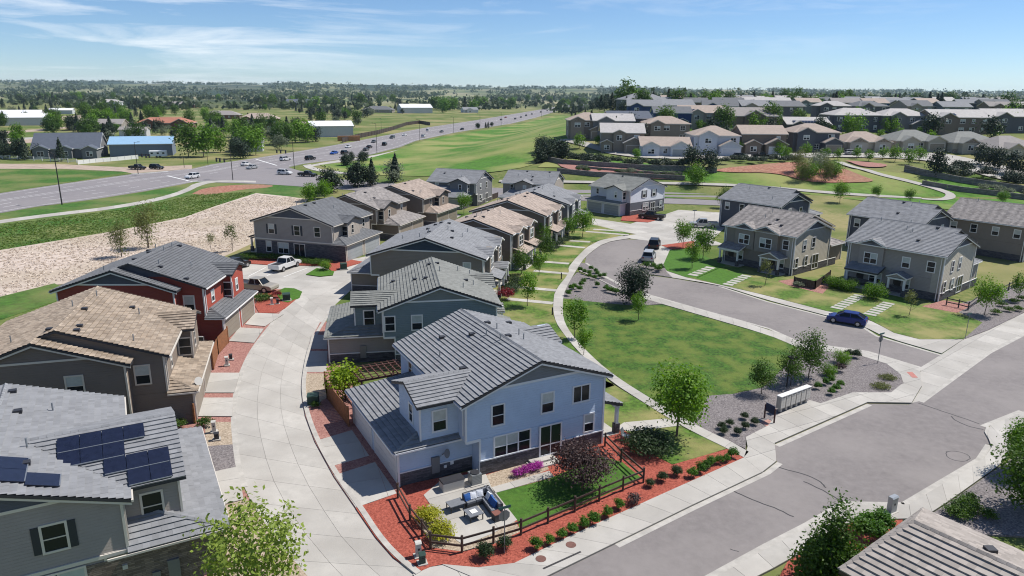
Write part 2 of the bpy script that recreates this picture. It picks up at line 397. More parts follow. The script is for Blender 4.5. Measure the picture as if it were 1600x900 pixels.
def offset(pl, d):
    out = []
    for i in range(len(pl)):
        a = Vector(pl[max(i - 1, 0)]); b = Vector(pl[min(i + 1, len(pl) - 1)]); t_ = (b - a).normalized(); out.append((pl[i][0] - t_.y * d, pl[i][1] + t_.x * d))
    return out
def strip(name, pl, d0, d1, z0, z1, m):
    a, b = offset(pl, d0), offset(pl, d1); mb = MB()
    for i in range(len(pl) - 1): mb.prism([a[i], a[i + 1], b[i + 1], b[i]], z0, z1)
    return tag(mb.build(name, MT[m]), kind='structure')

# ------------------------------------------------------------------ streets
street_l = [(800, 930), (960, 850), (1082, 790), (1195, 737), (1214, 722), (1210, 695), (1355, 631), (1420, 632), (1435, 627), (1500, 580), (1542, 550), (1600, 520), (1760, 420)]
street_r = [(1760, 560), (1600, 644), (1540, 668), (1538, 676), (1550, 697), (1535, 720), (1450, 771), (1417, 791), (1322, 789), (1267, 822), (1200, 857), (1060, 935)]
sheet('street', street_l + street_r, -.05, .004, 'asphalt')
loop_low = [(1437, 575), (1355, 550), (1247, 535), (1200, 514), (1100, 486), (1012, 461), (972, 447), (940, 430), (914, 411)]
loop_up = [(930, 390), (945, 379), (970, 374), (1020, 375), (1012, 398), (1004, 410), (997, 416), (1001, 423), (1012, 430), (1050, 435), (1125, 447), (1200, 471), (1290, 494), (1350, 511), (1372, 525), (1450, 548), (1471, 554)]
sheet('loop_street', loop_low + [(916, 401)] + loop_up, -.05, .008, 'asphalt')
# apron of the loop street and the pavements
paved('street_apron', [(1437, 575), (1471, 554), (1505, 531), (1542, 517), (1600, 488), (1740, 405), (1760, 420), (1600, 520), (1542, 550), (1500, 580), (1441, 626), (1425, 630), (1440, 605)], R(40), 3, 3, .02)
def px_strip(name, l, r, ncol, slen, z, sm=1): return slabs_loft(name, smooth(pts(l), sm), smooth(pts(r), sm), ncol, slen, z)
px_strip('pavement', [(690, 884), (730, 890), (775, 888), (800, 884), (900, 835), (1050, 767), (1162, 717)], [(800, 930), (830, 915), (850, 905), (862, 899), (960, 851), (1082, 791), (1190, 740)], 1, 2.1, .13, 0)
paved('mailbox_pavement', [(1162, 717), (1168, 700), (1165, 685), (1200, 667), (1211, 652), (1265, 627), (1282, 632), (1332, 615), (1392, 615), (1411, 600), (1407, 587), (1385, 570), (1340, 556), (1247, 545), (1247, 536), (1355, 551), (1437, 576), (1440, 604), (1424, 631), (1355, 630), (1210, 694), (1213, 722), (1190, 740)], R(27), 2.1, 2.1, .13)
px_strip('park_pavement', [(1247, 544), (1200, 524), (1100, 495), (1035, 476), (972, 457), (935, 437), (905, 424)], [(1247, 536), (1200, 515), (1100, 487), (1012, 462), (972, 448), (940, 431), (914, 413)], 1, 1.9, .1)
px_strip('park_path', [(972, 369), (925, 379), (887, 417), (890, 427), (867, 455), (864, 475), (865, 495), (872, 512), (900, 548), (947, 593), (1015, 637), (1072, 672), (1135, 702), (1162, 717)], [(985, 373), (945, 379), (915, 401), (902, 420), (882, 455), (879, 475), (880, 500), (890, 520), (916, 550), (957, 587), (1037, 637), (1082, 664), (1165, 703), (1170, 708)], 1, 1.9, .13)
px_strip('corner_pavement', [(1047, 390), (1036, 415), (1042, 424), (1072, 434), (1132, 447), (1200, 463), (1292, 487), (1350, 497), (1375, 509), (1397, 521), (1437, 531), (1505, 531)], [(1020, 376), (1012, 400), (1005, 415), (1012, 429), (1050, 434), (1125, 446), (1200, 470), (1290, 493), (1350, 510), (1372, 524), (1450, 547), (1471, 553)][::1], 1, 2.2, .07)
px_strip('far_pavement', [(1760, 561), (1600, 645), (1541, 669), (1539, 676), (1551, 698), (1535, 721), (1450, 772), (1417, 792), (1322, 790), (1267, 823), (1200, 858), (1060, 936)], [(1760, 590), (1600, 668), (1570, 680), (1572, 690), (1580, 700), (1570, 722), (1475, 790), (1440, 812), (1335, 815), (1285, 843), (1228, 880), (1090, 950)], 1, 2.2, .13, 0)
paved('corner_ramp', [(645, 899), (672, 888), (690, 885), (730, 890), (775, 889), (800, 885), (850, 905), (800, 930), (740, 945), (680, 940)], R(28), 2.4, 2.4, .09)
sheet('kerb_corner', [(1538, 676), (1541, 667), (1575, 676), (1580, 700), (1551, 699)], -.05, .1, 'kerb')
# alley and parking court
al_l = [(500, 930), (440, 855), (400, 800), (380, 762), (370, 730), (365, 690), (362, 650), (365, 620), (375, 582), (390, 550), (412, 520), (437, 490), (471, 458)]
al_r = [(690, 930), (650, 900), (615, 872), (587, 840), (560, 797), (522, 745), (492, 690), (477, 650), (472, 620), (471, 600), (476, 565), (484, 535), (512, 490)]
px_strip('alley', al_l, al_r, 3, 3.6, .02, 2)
paved('parking_court', [(471, 458), (512, 490), (525, 475), (557, 445), (572, 425), (640, 385), (720, 337), (705, 330), (640, 358), (575, 400), (505, 415), (425, 414), (385, 412), (355, 425), (360, 460), (420, 470), (440, 470)], R(-12), 4, 3.6, .022)
paved('rear_court', [(925, 341), (985, 350), (1000, 345), (1030, 338), (1060, 328), (1137, 333), (1145, 345), (1112, 375), (1135, 383), (1062, 385), (1047, 391), (1018, 377), (985, 373), (968, 370), (995, 366), (925, 354)], R(30), 4, 4, .03)
pl = smooth(pts(al_r[1:]), 2); strip('kerb', pl, -.38, 0, -.05, .14, 'kerb')
pl = smooth(pts([(471, 458), (437, 490), (412, 520), (390, 550), (375, 582), (365, 620), (362, 650), (365, 690), (370, 730), (380, 762)]), 2); strip('kerb', pl, -.1, .3, -.05, .05, 'kerb')
# gutter pans next to the street pavements
for q in (street_l[1:5], street_l[5:7], street_l[8:12]): strip('gutter', pts(q), -.45, 0, -.05, .012, 'kerb')
for q in ([(1600, 644), (1540, 668)], [(1550, 697), (1535, 720), (1450, 771), (1417, 791)], [(1417, 791), (1322, 789)], [(1322, 789), (1267, 822), (1200, 857), (1060, 935)]):
    strip('gutter', pts(q), -.45, 0, -.05, .012, 'kerb')
strip('gutter', pts(loop_low[::-1]), 0, .4, -.05, .0125, 'kerb')
strip('gutter', pts(loop_up[10:]), -.4, 0, -.05, .0125, 'kerb')

# ------------------------------------------------------------------ planted ground
sheet('park_lawn', [(879, 467), (912, 471), (960, 476), (995, 479), (1035, 477), (1100, 496), (1200, 525), (1247, 544), (1225, 575), (1192, 607), (1145, 617), (1105, 620), (1095, 645), (1081, 663), (1037, 637), (957, 587), (916, 550), (890, 520), (880, 500)], -.05, .1, 'lawn')
sheet('gravel_bed', [(902, 426), (935, 438), (972, 458), (1035, 476), (995, 479), (960, 476), (912, 471), (879, 467), (883, 455), (892, 437)], -.05, .106, 'gravel')
sheet('gravel_bed', [(901, 411), (914, 412), (940, 432), (972, 449), (965, 451), (935, 436), (905, 423)], -.05, .106, 'gravel')
sheet('gravel_bed', [(1247, 544), (1340, 556), (1385, 570), (1407, 587), (1411, 600), (1392, 615), (1332, 615), (1282, 632), (1265, 627), (1211, 652), (1200, 667), (1165, 685), (1165, 703), (1082, 664), (1095, 645), (1105, 620), (1145, 617), (1192, 607), (1225, 575)], -.05, .106, 'gravel')
sheet('gravel_bed', [(998, 416), (1037, 414), (1041, 425), (1050, 434), (1012, 429), (1002, 422)], -.05, .11, 'gravel')
sheet('front_lawn', [(985, 366), (930, 352), (880, 345), (820, 380), (770, 430), (750, 480), (800, 530), (850, 600), (940, 610), (960, 604), (900, 548), (872, 512), (865, 495), (864, 475), (867, 455), (890, 427), (887, 417), (925, 379), (972, 369)], -.05, .1, 'lawn_dry')
sheet('side_lawn', [(930, 590), (955, 600), (1015, 637), (1072, 672), (1135, 702), (1060, 730), (990, 690), (940, 690), (880, 640)], -.05, .1, 'lawn_dry')
sheet('corner_lawn', [(1047, 391), (1036, 415), (1042, 424), (1072, 434), (1132, 447), (1200, 463), (1292, 487), (1350, 497), (1375, 509), (1397, 521), (1437, 531), (1505, 531), (1550, 512), (1500, 488), (1470, 478), (1400, 462), (1330, 442), (1290, 430), (1240, 436), (1180, 425), (1110, 408), (1075, 390)], -.05, .1, 'lawn_dry')
sheet('fresh_lawn', [(1047, 391), (1036, 415), (1042, 424), (1072, 434), (1090, 435), (1135, 415), (1110, 405), (1075, 390)], -.05, .106, 'lawn_rich')
sheet('fresh_lawn', [(1086, 436), (1132, 447), (1160, 429), (1122, 420)], -.05, .106, 'lawn_rich')
sheet('gravel_bed', [(1505, 531), (1545, 516), (1600, 489), (1740, 405), (1700, 395), (1600, 440), (1520, 470), (1480, 480), (1500, 490), (1535, 505)], -.05, .104, 'gravel')
sheet('mulch_bed', [(1495, 490), (1520, 478), (1475, 470), (1440, 480)], -.05, .112, 'mulch_pink')
sheet('mulch_bed', [(1215, 440), (1240, 437), (1300, 445), (1285, 460), (1235, 448)], -.05, .112, 'mulch_pink')
sheet('mulch_bed', [(1033, 384), (1085, 377), (1085, 388), (1049, 390)], -.05, .112, 'mulch')
sheet('mulch_bed', [(970, 345), (1012, 348), (1035, 342), (1010, 330), (975, 330)], -.05, .112, 'mulch')
# corner garden of the blue house
sheet('mulch_bed', [(556, 796), (587, 841), (615, 873), (650, 898), (672, 888), (690, 884), (730, 889), (775, 887), (800, 884), (900, 835), (1050, 767), (1162, 717), (1137, 703), (1050, 728), (1020, 712), (1005, 700), (985, 680), (965, 668), (950, 672), (900, 690), (750, 735), (630, 760), (612, 776)], -.05, .108, 'mulch')
sheet('side_lawn', [(1000, 690), (1025, 678), (1072, 672), (1135, 703), (1050, 727), (1030, 718)], -.05, .112, 'lawn_dry')
sheet('gravel_bed', [(668, 792), (757, 745), (845, 718), (858, 735), (772, 772), (815, 832), (772, 852), (722, 864), (676, 858), (655, 822)], -.05, .114, 'gravel_tan')
sheet('yard_lawn', [(773, 773), (858, 750), (940, 715), (972, 724), (1003, 750), (900, 795), (812, 829), (808, 815)], -.05, .118, 'turf')
paved('patio', [(662, 776), (690, 752), (757, 738), (768, 764), (808, 815), (770, 836), (725, 855), (712, 846)], R(28), 2.9, 2.9, .135)
paved('garden_walk', [(768, 764), (858, 738), (866, 747), (773, 773)], R(28), 1.6, 2.9, .135)
paved('entry_walk', [(960, 672), (975, 662), (1040, 656), (1056, 662), (1063, 667), (985, 676)], R(28), 1.5, 2.9, .13)
# beds and drives beside the alley
sheet('mulch_bed', [(557, 797), (522, 746), (492, 691), (477, 651), (472, 621), (471, 601), (476, 566), (484, 536), (500, 505), (540, 500), (545, 560), (560, 640), (620, 740), (625, 765)], -.05, .104, 'mulch_pink')
sheet('gravel_bed', [(1442, 813), (1477, 791), (1572, 723), (1640, 690), (1680, 800), (1600, 840), (1500, 835)], -.05, .1, 'gravel')
sheet('mulch_bed', [(1230, 880), (1286, 844), (1336, 816), (1410, 814), (1400, 860), (1330, 940), (1200, 935)], -.05, .1, 'mulch')
sheet('gravel_bed', [(472, 612), (474, 585), (506, 585), (515, 620), (500, 630), (473, 630)], -.05, .11, 'gravel_tan')
sheet('mulch_bed', [(480, 905), (440, 855), (400, 800), (380, 762), (370, 730), (365, 690), (362, 650), (365, 620), (375, 582), (390, 550), (412, 520), (437, 490), (471, 458), (440, 452), (400, 450), (360, 480), (320, 540), (270, 600), (270, 700), (300, 800), (320, 905)], -.05, .04, 'mulch_pink')
sheet('gravel_bed', [(320, 660), (363, 660), (364, 695), (322, 698)], -.05, .046, 'gravel_tan')
sheet('gravel_bed', [(345, 790), (385, 778), (405, 808), (445, 860), (485, 906), (330, 906)], -.05, .046, 'gravel_tan')
sheet('gravel_bed', [(322, 698), (364, 695), (370, 731), (335, 740)], -.05, .046, 'gravel')
sheet('island_lawn', [(430, 458), (445, 451), (460, 452), (472, 457), (468, 466), (450, 474), (440, 472)], -.05, .15, 'lawn_rich')
sheet('mulch_bed', [(398, 478), (412, 458), (430, 458), (442, 473), (462, 469), (445, 483), (430, 490), (405, 490)], -.05, .12, 'mulch')
sheet('mulch_bed', [(382, 412), (425, 415), (505, 416), (520, 425), (535, 420), (568, 410), (556, 408), (540, 405), (400, 398)], -.05, .12, 'mulch')
sheet('island_lawn', [(478, 430), (495, 420), (522, 425), (520, 431), (500, 433)], -.05, .15, 'lawn_rich')
for d in ([(399, 490), (443, 492), (414, 511), (383, 508)], [(374, 513), (412, 515), (397, 537), (358, 534)], [(327, 584), (375, 584), (366, 615), (320, 615)], [(317, 623), (365, 623), (363, 652), (310, 652)], [(330, 740), (371, 731), (381, 782), (350, 790)],
          [(496, 690), (550, 674), (577, 714), (516, 731)], [(522, 745), (586, 724), (620, 773), (556, 795)], [(481, 550), (512, 550), (510, 583), (473, 583)], [(487, 524), (512, 525), (511, 547), (482, 546)], [(572, 402), (600, 385), (590, 405), (565, 420)]):
    paved('driveway', d, R(20), 3.2, 3.2, .118)
# walks from the porches to the park path
for (a, b) in (((927, 359), (970, 362)), ((915, 362.5), (982, 368)), ((890, 377), (922, 379)), ((872, 384), (914, 388)), ((851, 410), (889, 413)), ((834, 424), (890, 429)), ((804, 449), (869, 455)), ((792, 468), (864, 475))):
    A, B = Vector(pts([a])[0]), Vector(pts([b])[0]); t_ = (B - A).normalized(); nrm = Vector((-t_.y, t_.x)) * .6
    slabs_loft('garden_walk', [tuple(A + nrm), tuple(B + nrm)], [tuple(A - nrm), tuple(B - nrm)], 1, 1.6, .125)
# stepping slabs to the doors of the street houses
def steps_px(a, b, n):
    A, B = Vector(pts([a])[0]), Vector(pts([b])[0]); t_ = (B - A).normalized(); nr = Vector((-t_.y, t_.x)); L_ = (B - A).length
    base = tag(MB().prism([tuple(A + nr * .75), tuple(B + nr * .75), tuple(B - nr * .75), tuple(A - nr * .75)], -.05, .112).build('stepping_walk', MT['lawn_rich']), kind='structure')
    for i in range(n):
        c = A + t_ * (L_ * (i + .5) / n); w = L_ / n * .33
        mb = MB().prism([tuple(c + t_ * w + nr * .75), tuple(c + t_ * w - nr * .75), tuple(c - t_ * w - nr * .75), tuple(c - t_ * w + nr * .75)], .05, .135); mb.tint = [.5] * len(mb.f)
        mb.build('concrete_slab', MT['concrete'], base)
steps_px((1080, 432), (1112, 418), 5); steps_px((1135, 447), (1168, 431), 6); steps_px((1305, 484), (1345, 462), 8); steps_px((1357, 494), (1390, 474), 7)

# ------------------------------------------------------------------ highway, fields, hill
hw_up = [(-160, 333), (0, 302), (100, 287), (207, 272), (300, 264), (330, 257), (400, 247), (475, 235), (550, 222), (600, 212), (662, 200), (740, 188.5), (800, 178.5), (875, 166)]
hw_lo = [(890, 167.5), (837, 184), (800, 193), (712, 207), (650, 220), (625, 230), (582, 241), (550, 247), (475, 256), (452, 261), (300, 285), (225, 299), (150, 311), (57, 323), (0, 333), (-160, 360)]
sheet('highway', hw_up + hw_lo, -.3, .05, 'asphalt_hw')
drape('side_road', [(440, 258), (470, 268), (540, 282), (640, 290), (800, 296), (1000, 299), (1150, 305), (1260, 314), (1260, 330), (1150, 322), (1000, 317), (800, 310), (600, 303), (520, 295), (420, 288), (290, 284), (330, 270)], 'asphalt_hw', .075)
drape('road_median', [(900, 304), (1050, 306), (1150, 311), (1230, 317), (1230, 320), (1150, 315), (1050, 310), (900, 308)], 'verge', .16)
sheet('frontage_road', [(-120, 262), (0, 256), (100, 257), (205, 262), (300, 258), (300, 264), (207, 271), (190, 268), (100, 264), (0, 264), (-120, 272)], -.3, .045, 'dirt')
sheet('far_field', [(-150, 290), (0, 264), (100, 264.5), (205, 269), (100, 286), (0, 301), (-150, 325)], -.3, .04, 'verge')
sheet('farm_road', [(-20, 218), (40, 215), (110, 211), (180, 207.5), (180, 209.5), (110, 213.5), (40, 218), (-20, 222)], -.3, .04, 'concrete')
sheet('paddock', [(0, 219), (70, 217), (72, 222), (0, 225)], -.3, .035, 'dirt')
sheet('farm_road', [(0, 206), (70, 201), (130, 196), (132, 197.6), (70, 204), (0, 210)], -.3, .04, 'dirt')
sheet('paddock', [(50, 184), (130, 180), (130, 186), (60, 190)], -.3, .035, 'dirt')
sheet('verge', [(-160, 361), (0, 334), (57, 324), (150, 312), (225, 300), (300, 286), (350, 283), (430, 288), (520, 296), (560, 300), (480, 312), (400, 303), (337, 322), (287, 341), (175, 363), (0, 392), (-200, 425)], -.3, .03, 'verge')
sheet('dry_field', [(-250, 432), (0, 391), (175, 362), (287, 340), (337, 322), (400, 302), (450, 307), (485, 312), (410, 345), (395, 380), (330, 410), (200, 440), (85, 445), (0, 466), (-250, 520)], -.3, .034, 'dryfield')
sheet('verge', [(-150, 500), (0, 464), (85, 443), (120, 460), (0, 500), (-150, 540)], -.3, .038, 'verge')
sheet('mulch_bed', smooth(pts([(300, 303), (318, 294), (355, 290), (400, 288), (432, 290), (415, 294), (380, 296), (345, 302), (320, 305), (300, 303)]), 2)[:-1], -.3, .06, 'mulch_old', True)
px_strip('foot_path', [(-100, 360), (0, 344), (87, 333), (175, 323), (245, 310), (285, 298), (305, 286), (335, 281.5), (400, 283)], [(-100, 366), (0, 349), (87, 337.5), (175, 327.5), (250, 314), (292, 301), (315, 289), (340, 284), (400, 285.5)], 1, 4, .08)
px_strip('foot_path', [(473, 258.5), (478, 263), (500, 269), (560, 274), (610, 277), (670, 280.5)], [(486, 256.5), (488, 260.5), (505, 265.5), (560, 271), (610, 275), (670, 278.5)], 1, 4, .08)
px_strip('foot_path', [(480, 259), (520, 251.5), (580, 244), (620, 235), (640, 229)], [(484, 261), (525, 254), (583, 247.5), (625, 238), (642, 231)], 1, 4, .085)
drape('green_hill', [(500, 258), (560, 252), (620, 236), (660, 220), (720, 209), (800, 197), (842, 187), (885, 178), (930, 186), (900, 200), (890, 220), (860, 240), (835, 262), (700, 278), (600, 274), (520, 268)], 'meadow', .12)
drape('terrace_lawn', [(840, 262), (1070, 283), (1250, 300), (1500, 328), (1620, 350), (1620, 300), (1480, 280), (1300, 262), (1100, 268), (1000, 255), (870, 240)], 'meadow', .12)
drape('plateau_street', [(870, 220), (945, 240), (1000, 248), (1080, 250), (1200, 248), (1330, 246), (1440, 250), (1490, 262), (1530, 275), (1620, 292), (1620, 270), (1540, 255), (1490, 240), (1400, 240), (1200, 240), (1080, 243), (960, 236), (890, 217)], 'concrete', .3)
drape('mulch_slope', [(1112, 268), (1180, 259), (1240, 254), (1300, 261), (1345, 276), (1372, 285), (1330, 287), (1262, 287), (1215, 271), (1140, 271)], 'mulch_old', .34)
drape('mulch_slope', [(870, 256), (1000, 268), (1070, 277), (1070, 283), (960, 277), (880, 267)], 'mulch_pink', .34)
drape('mulch_slope', [(1320, 252), (1390, 258), (1380, 263), (1345, 262)], 'mulch_pink', .34)
def drape_strip(name, px, w, m, dz):
    p = smooth([tuple(GP(a, b))[:2] for a, b in px], 2); a, b = offset(p, -w / 2), offset(p, w / 2); mb = MB()
    for i in range(len(p) - 1):
        q = [a[i], a[i + 1], b[i + 1], b[i]]; mb.add([(k[0], k[1], T(*k) + dz) for k in q], [(0, 1, 2, 3)])
    return tag(mb.build(name, MT[m]), kind='structure')
drape_strip('foot_path', [(1310, 254), (1330, 262), (1370, 273), (1420, 284), (1470, 298), (1490, 307), (1470, 314), (1440, 312)], 2.4, 'concrete', .3)
drape_strip('foot_path', [(1440, 311), (1300, 303), (1180, 292), (1080, 288), (890, 286), (780, 284)], 2.0, 'concrete', .3)
# lane lines
def lane(fr, dash, w=.09, z=.058, i0=0, i1=None):
    u = pts(hw_up); l = pts(hw_lo[::-1]); n = 90; a, b = resample(u, n), resample(l, n)
    p = [(a[i][0] + (b[i][0] - a[i][0]) * fr, a[i][1] + (b[i][1] - a[i][1]) * fr) for i in range(n + 1)]
    p = resample(p, int(plen(p) / 4)); mb = MB(); A, B = offset(p, -w), offset(p, w)
    for i in range(len(p) - 1):
        if dash and i % 3: continue
        if -84 < p[i][0] < -60 and p[i][1] < 262: continue
        mb.add([(*A[i], z), (*A[i + 1], z), (*B[i + 1], z), (*B[i], z)], [(0, 1, 2, 3)])
    tag(mb.build('lane_line', MT['paint']), kind='structure')
for fr, d in ((.06, 0), (.22, 1), (.38, 0), (.44, 0), (.60, 1), (.76, 1), (.94, 0)): lane(fr, d)
for a, b in (((205, 272), (262, 268)), ((262, 275), (300, 284)), ((440, 261), (400, 249)), ((290, 283), (430, 287))):
    A, B = pts([a, b]); strip('stop_line', [A, B], -.3, .3, .05, .07, 'paint')
# parking stripes, crack sealing, storm inlet, manholes
for a, b in (((452, 415.5), (417, 431)), ((480, 419), (443, 433)), ((415, 418), (388, 432))):
    A, B = pts([a, b]); strip('bay_line', [A, B], -.06, .06, .02, .027, 'paint')
def crack(px, w=.055):
    p = smooth(pts(px), 2); p = [(x + rnd.uniform(-.03, .03), y + rnd.uniform(-.03, .03)) for x, y in p]
    strip('sealed_crack', p, -w, w, 0, .0085, 'tar')
crack([(1435, 630), (1480, 645), (1530, 662)]); crack([(1486, 650), (1492, 657), (1515, 667), (1536, 671)]); crack([(1215, 730), (1260, 742), (1282, 752), (1290, 762)]); crack([(1255, 752), (1290, 768), (1322, 788)])
crack([(1145, 767), (1180, 783), (1215, 795), (1240, 808)]); crack([(1478, 706), (1490, 704), (1510, 709), (1518, 716), (1505, 722), (1485, 718), (1477, 710), (1480, 706)], .03); crack([(1140, 858), (1155, 862)], .03)
# ------------------------------------------------------------------ house materials
def sid(name, c, lap=.19): return mat(name, c, .75, .05, .8, lap=lap, spec=.2)
MT['white'] = flat('white_trim', C(.72, .71, .69), .5)
MT['cream'] = flat('cream_trim', C(.58, .54, .48), .5)
MT['bluetrim'] = flat('pale_blue_trim', C(.62, .64, .67), .5)
MT['charcoal'] = flat('charcoal_board', C(.035, .036, .042), .6)
MT['brownbd'] = flat('brown_board', C(.06, .042, .034), .6)
MT['glass'] = flat('window_glass', C(.014, .018, .022), .12, 0, .3)
MT['blind'] = mat('window_blind', C(.42, .46, .45), .3, .1, 3, spec=.6)
MT['shutter'] = flat('dark_shutter', C(.025, .03, .04), .6)
MT['door'] = flat('front_door', C(.03, .02, .018), .5)
MT['metal'] = flat('grey_metal', C(.30, .32, .34), .45, .6)
MT['dark'] = flat('dark_plastic', C(.03, .03, .035), .5)
MT['wood'] = mat('cedar_boards', C(.25, .11, .05), .8, .3, 4)
MT['stone_d'] = mat('dark_ledgestone', C(.11, .105, .112), .9, .3, 3, stone=True)
MT['stone_b'] = mat('brown_ledgestone', C(.21, .165, .135), .9, .3, 3, stone=True)
MT['stone_t'] = mat('tan_ledgestone', C(.28, .24, .2), .9, .3, 3, stone=True)
WALL = dict(blue=sid('blue_siding', C(.47, .55, .67)), green=sid('green_grey_siding', C(.19, .235, .235)), taupe=sid('taupe_siding', C(.32, .285, .25)), brown=sid('brown_siding', C(.20, .162, .13)),
            red=sid('brick_red_siding', C(.30, .066, .046)), grey=sid('grey_siding', C(.19, .195, .20)), white=sid('white_siding', C(.58, .60, .64)), slate=sid('slate_siding', C(.10, .105, .12)), beige=sid('beige_siding', C(.42, .38, .32)),
            khaki=sid('khaki_siding', C(.26, .222, .18)), dkblue=sid('dark_blue_gable', C(.045, .065, .085)), lgreen=sid('sage_gable', C(.22, .23, .20)), ltan=sid('pale_tan_siding', C(.40, .37, .30)), navy=sid('navy_siding', C(.04, .07, .17)))
def tilem(name, c, c2=None, tint=.10): return mat(name, c, .85, .1, .9, col2=c2, tint=tint, bump=.15, bscale=25, spec=.2)
TILE = dict(sand=tilem('sand_roof_tile', C(.33, .295, .265), tint=.16), grey=tilem('grey_roof_tile', C(.225, .23, .24)), dgrey=tilem('dark_grey_roof_tile', C(.145, .15, .158)), sage=tilem('sage_roof_tile', C(.21, .215, .20)), tan=tilem('tan_roof_tile', C(.28, .22, .165), C(.34, .28, .22), .26),
            taupe=tilem('taupe_roof_tile', C(.27, .248, .235), tint=.2), pale=tilem('pale_roof_tile', C(.42, .40, .385)), rose=tilem('rose_tan_roof_tile', C(.36, .295, .25), tint=.18), slate=tilem('blue_grey_shingles', C(.10, .115, .145)), redt=tilem('red_roof_tile', C(.36, .16, .11)))

# ------------------------------------------------------------------ roofs
RIS = {0: .03, 1: .04, 2: .055, 3: .095}
def roof_plane(roof, poly, mt, m, detail=2, exp_=.37, tw=.34):
    """tiled slope: poly lists the corners, the first two being the ends of the lower edge; lapped courses of separate tiles"""
    P = [Vector(p) for p in poly]; o = P[0]; e = (P[1] - P[0]).normalized()
    nrm = e.cross(P[2] - P[0]).normalized()
    if nrm.z < 0: nrm = -nrm
    up = nrm.cross(e).normalized()
    if up.z < 0: up = -up
    q = [((p - o).dot(e), (p - o).dot(up)) for p in P]
    tmax = max(k[1] for k in q); n = max(1, round(tmax / exp_)); ex = tmax / n
    allm = MB(m); s0 = min(k[0] for k in q); s1 = max(k[0] for k in q)
    if detail == 0:
        allm.add([o + e * a + up * b + nrm * .03 for a, b in q], [tuple(range(len(q)))], .5); allm.build('roof_slope', mt, roof); return
    for k in range(n):
        row = clip(clip(q, 0, -1, -k * ex), 0, 1, (k + 1) * ex)
        if len(row) < 3: continue
        mb = MB(m); a0 = min(r[0] for r in row); a1 = max(r[0] for r in row)
        w = tw if detail >= 2 else tw * 3; off = (k % 2) * w / 2 + rnd.uniform(-.05, .05); i = math.floor((a0 - s0 - off) / w); 
        while s0 + off + i * w < a1:
            x0 = s0 + off + i * w; c = clip(clip(row, -1, 0, -x0), 1, 0, x0 + w) if detail >= 1 else row; i += 1
            if len(c) < 3 or area(c) < 1e-4: continue
            tn = rnd.random(); h0 = RIS[detail] + rnd.uniform(-.006, .006); top = []
            for a, b in c: top.append(o + e * a + up * b + nrm * (h0 - (RIS[detail] - .02) * (b / ex - k)))
            mb.add(top, [tuple(range(len(top)))], tn)
            lo = [j for j in range(len(c)) if abs(c[j][1] - k * ex) < 1e-6]
            if len(lo) >= 2:
                ja, jb = lo[0], lo[-1]; mb.add([top[ja], top[jb], top[jb] - nrm * .085, top[ja] - nrm * .085], [(0, 1, 2, 3)], tn * .5)
        if detail >= 3: mb.build('tile_course', mt, roof)
        else:
            b = len(allm.v); allm.v += mb.v; allm.f += [tuple(b + j for j in f) for f in mb.f]; allm.mi += mb.mi; allm.tint += mb.tint
    if detail < 3 and allm.f: allm.build('roof_slope', mt, roof)
def ridge_cap(roof, a, b, mt, m, w=.26, detail=2):
    a, b = Vector(a), Vector(b); n = max(2, int((b - a).length / .38)) if detail >= 2 else 1; mb = MB(m); d = (b - a)
    sd_ = d.cross(Vector((0, 0, 1))).normalized() * w / 2
    for i in range(n):
        p, q = a + d * (i / n), a + d * ((i + .97) / n); h = Vector((0, 0, .09)); h2 = Vector((0, 0, .075))
        t_ = rnd.random()
        mb.add([p - sd_ - h * .2, p + h, p + sd_ - h * .2, q - sd_ - h * .2, q + h2, q + sd_ - h * .2], [(0, 1, 4, 3), (1, 2, 5, 4), (0, 2, 1), (3, 4, 5)], t_)
    mb.build('ridge_cap', mt, roof)

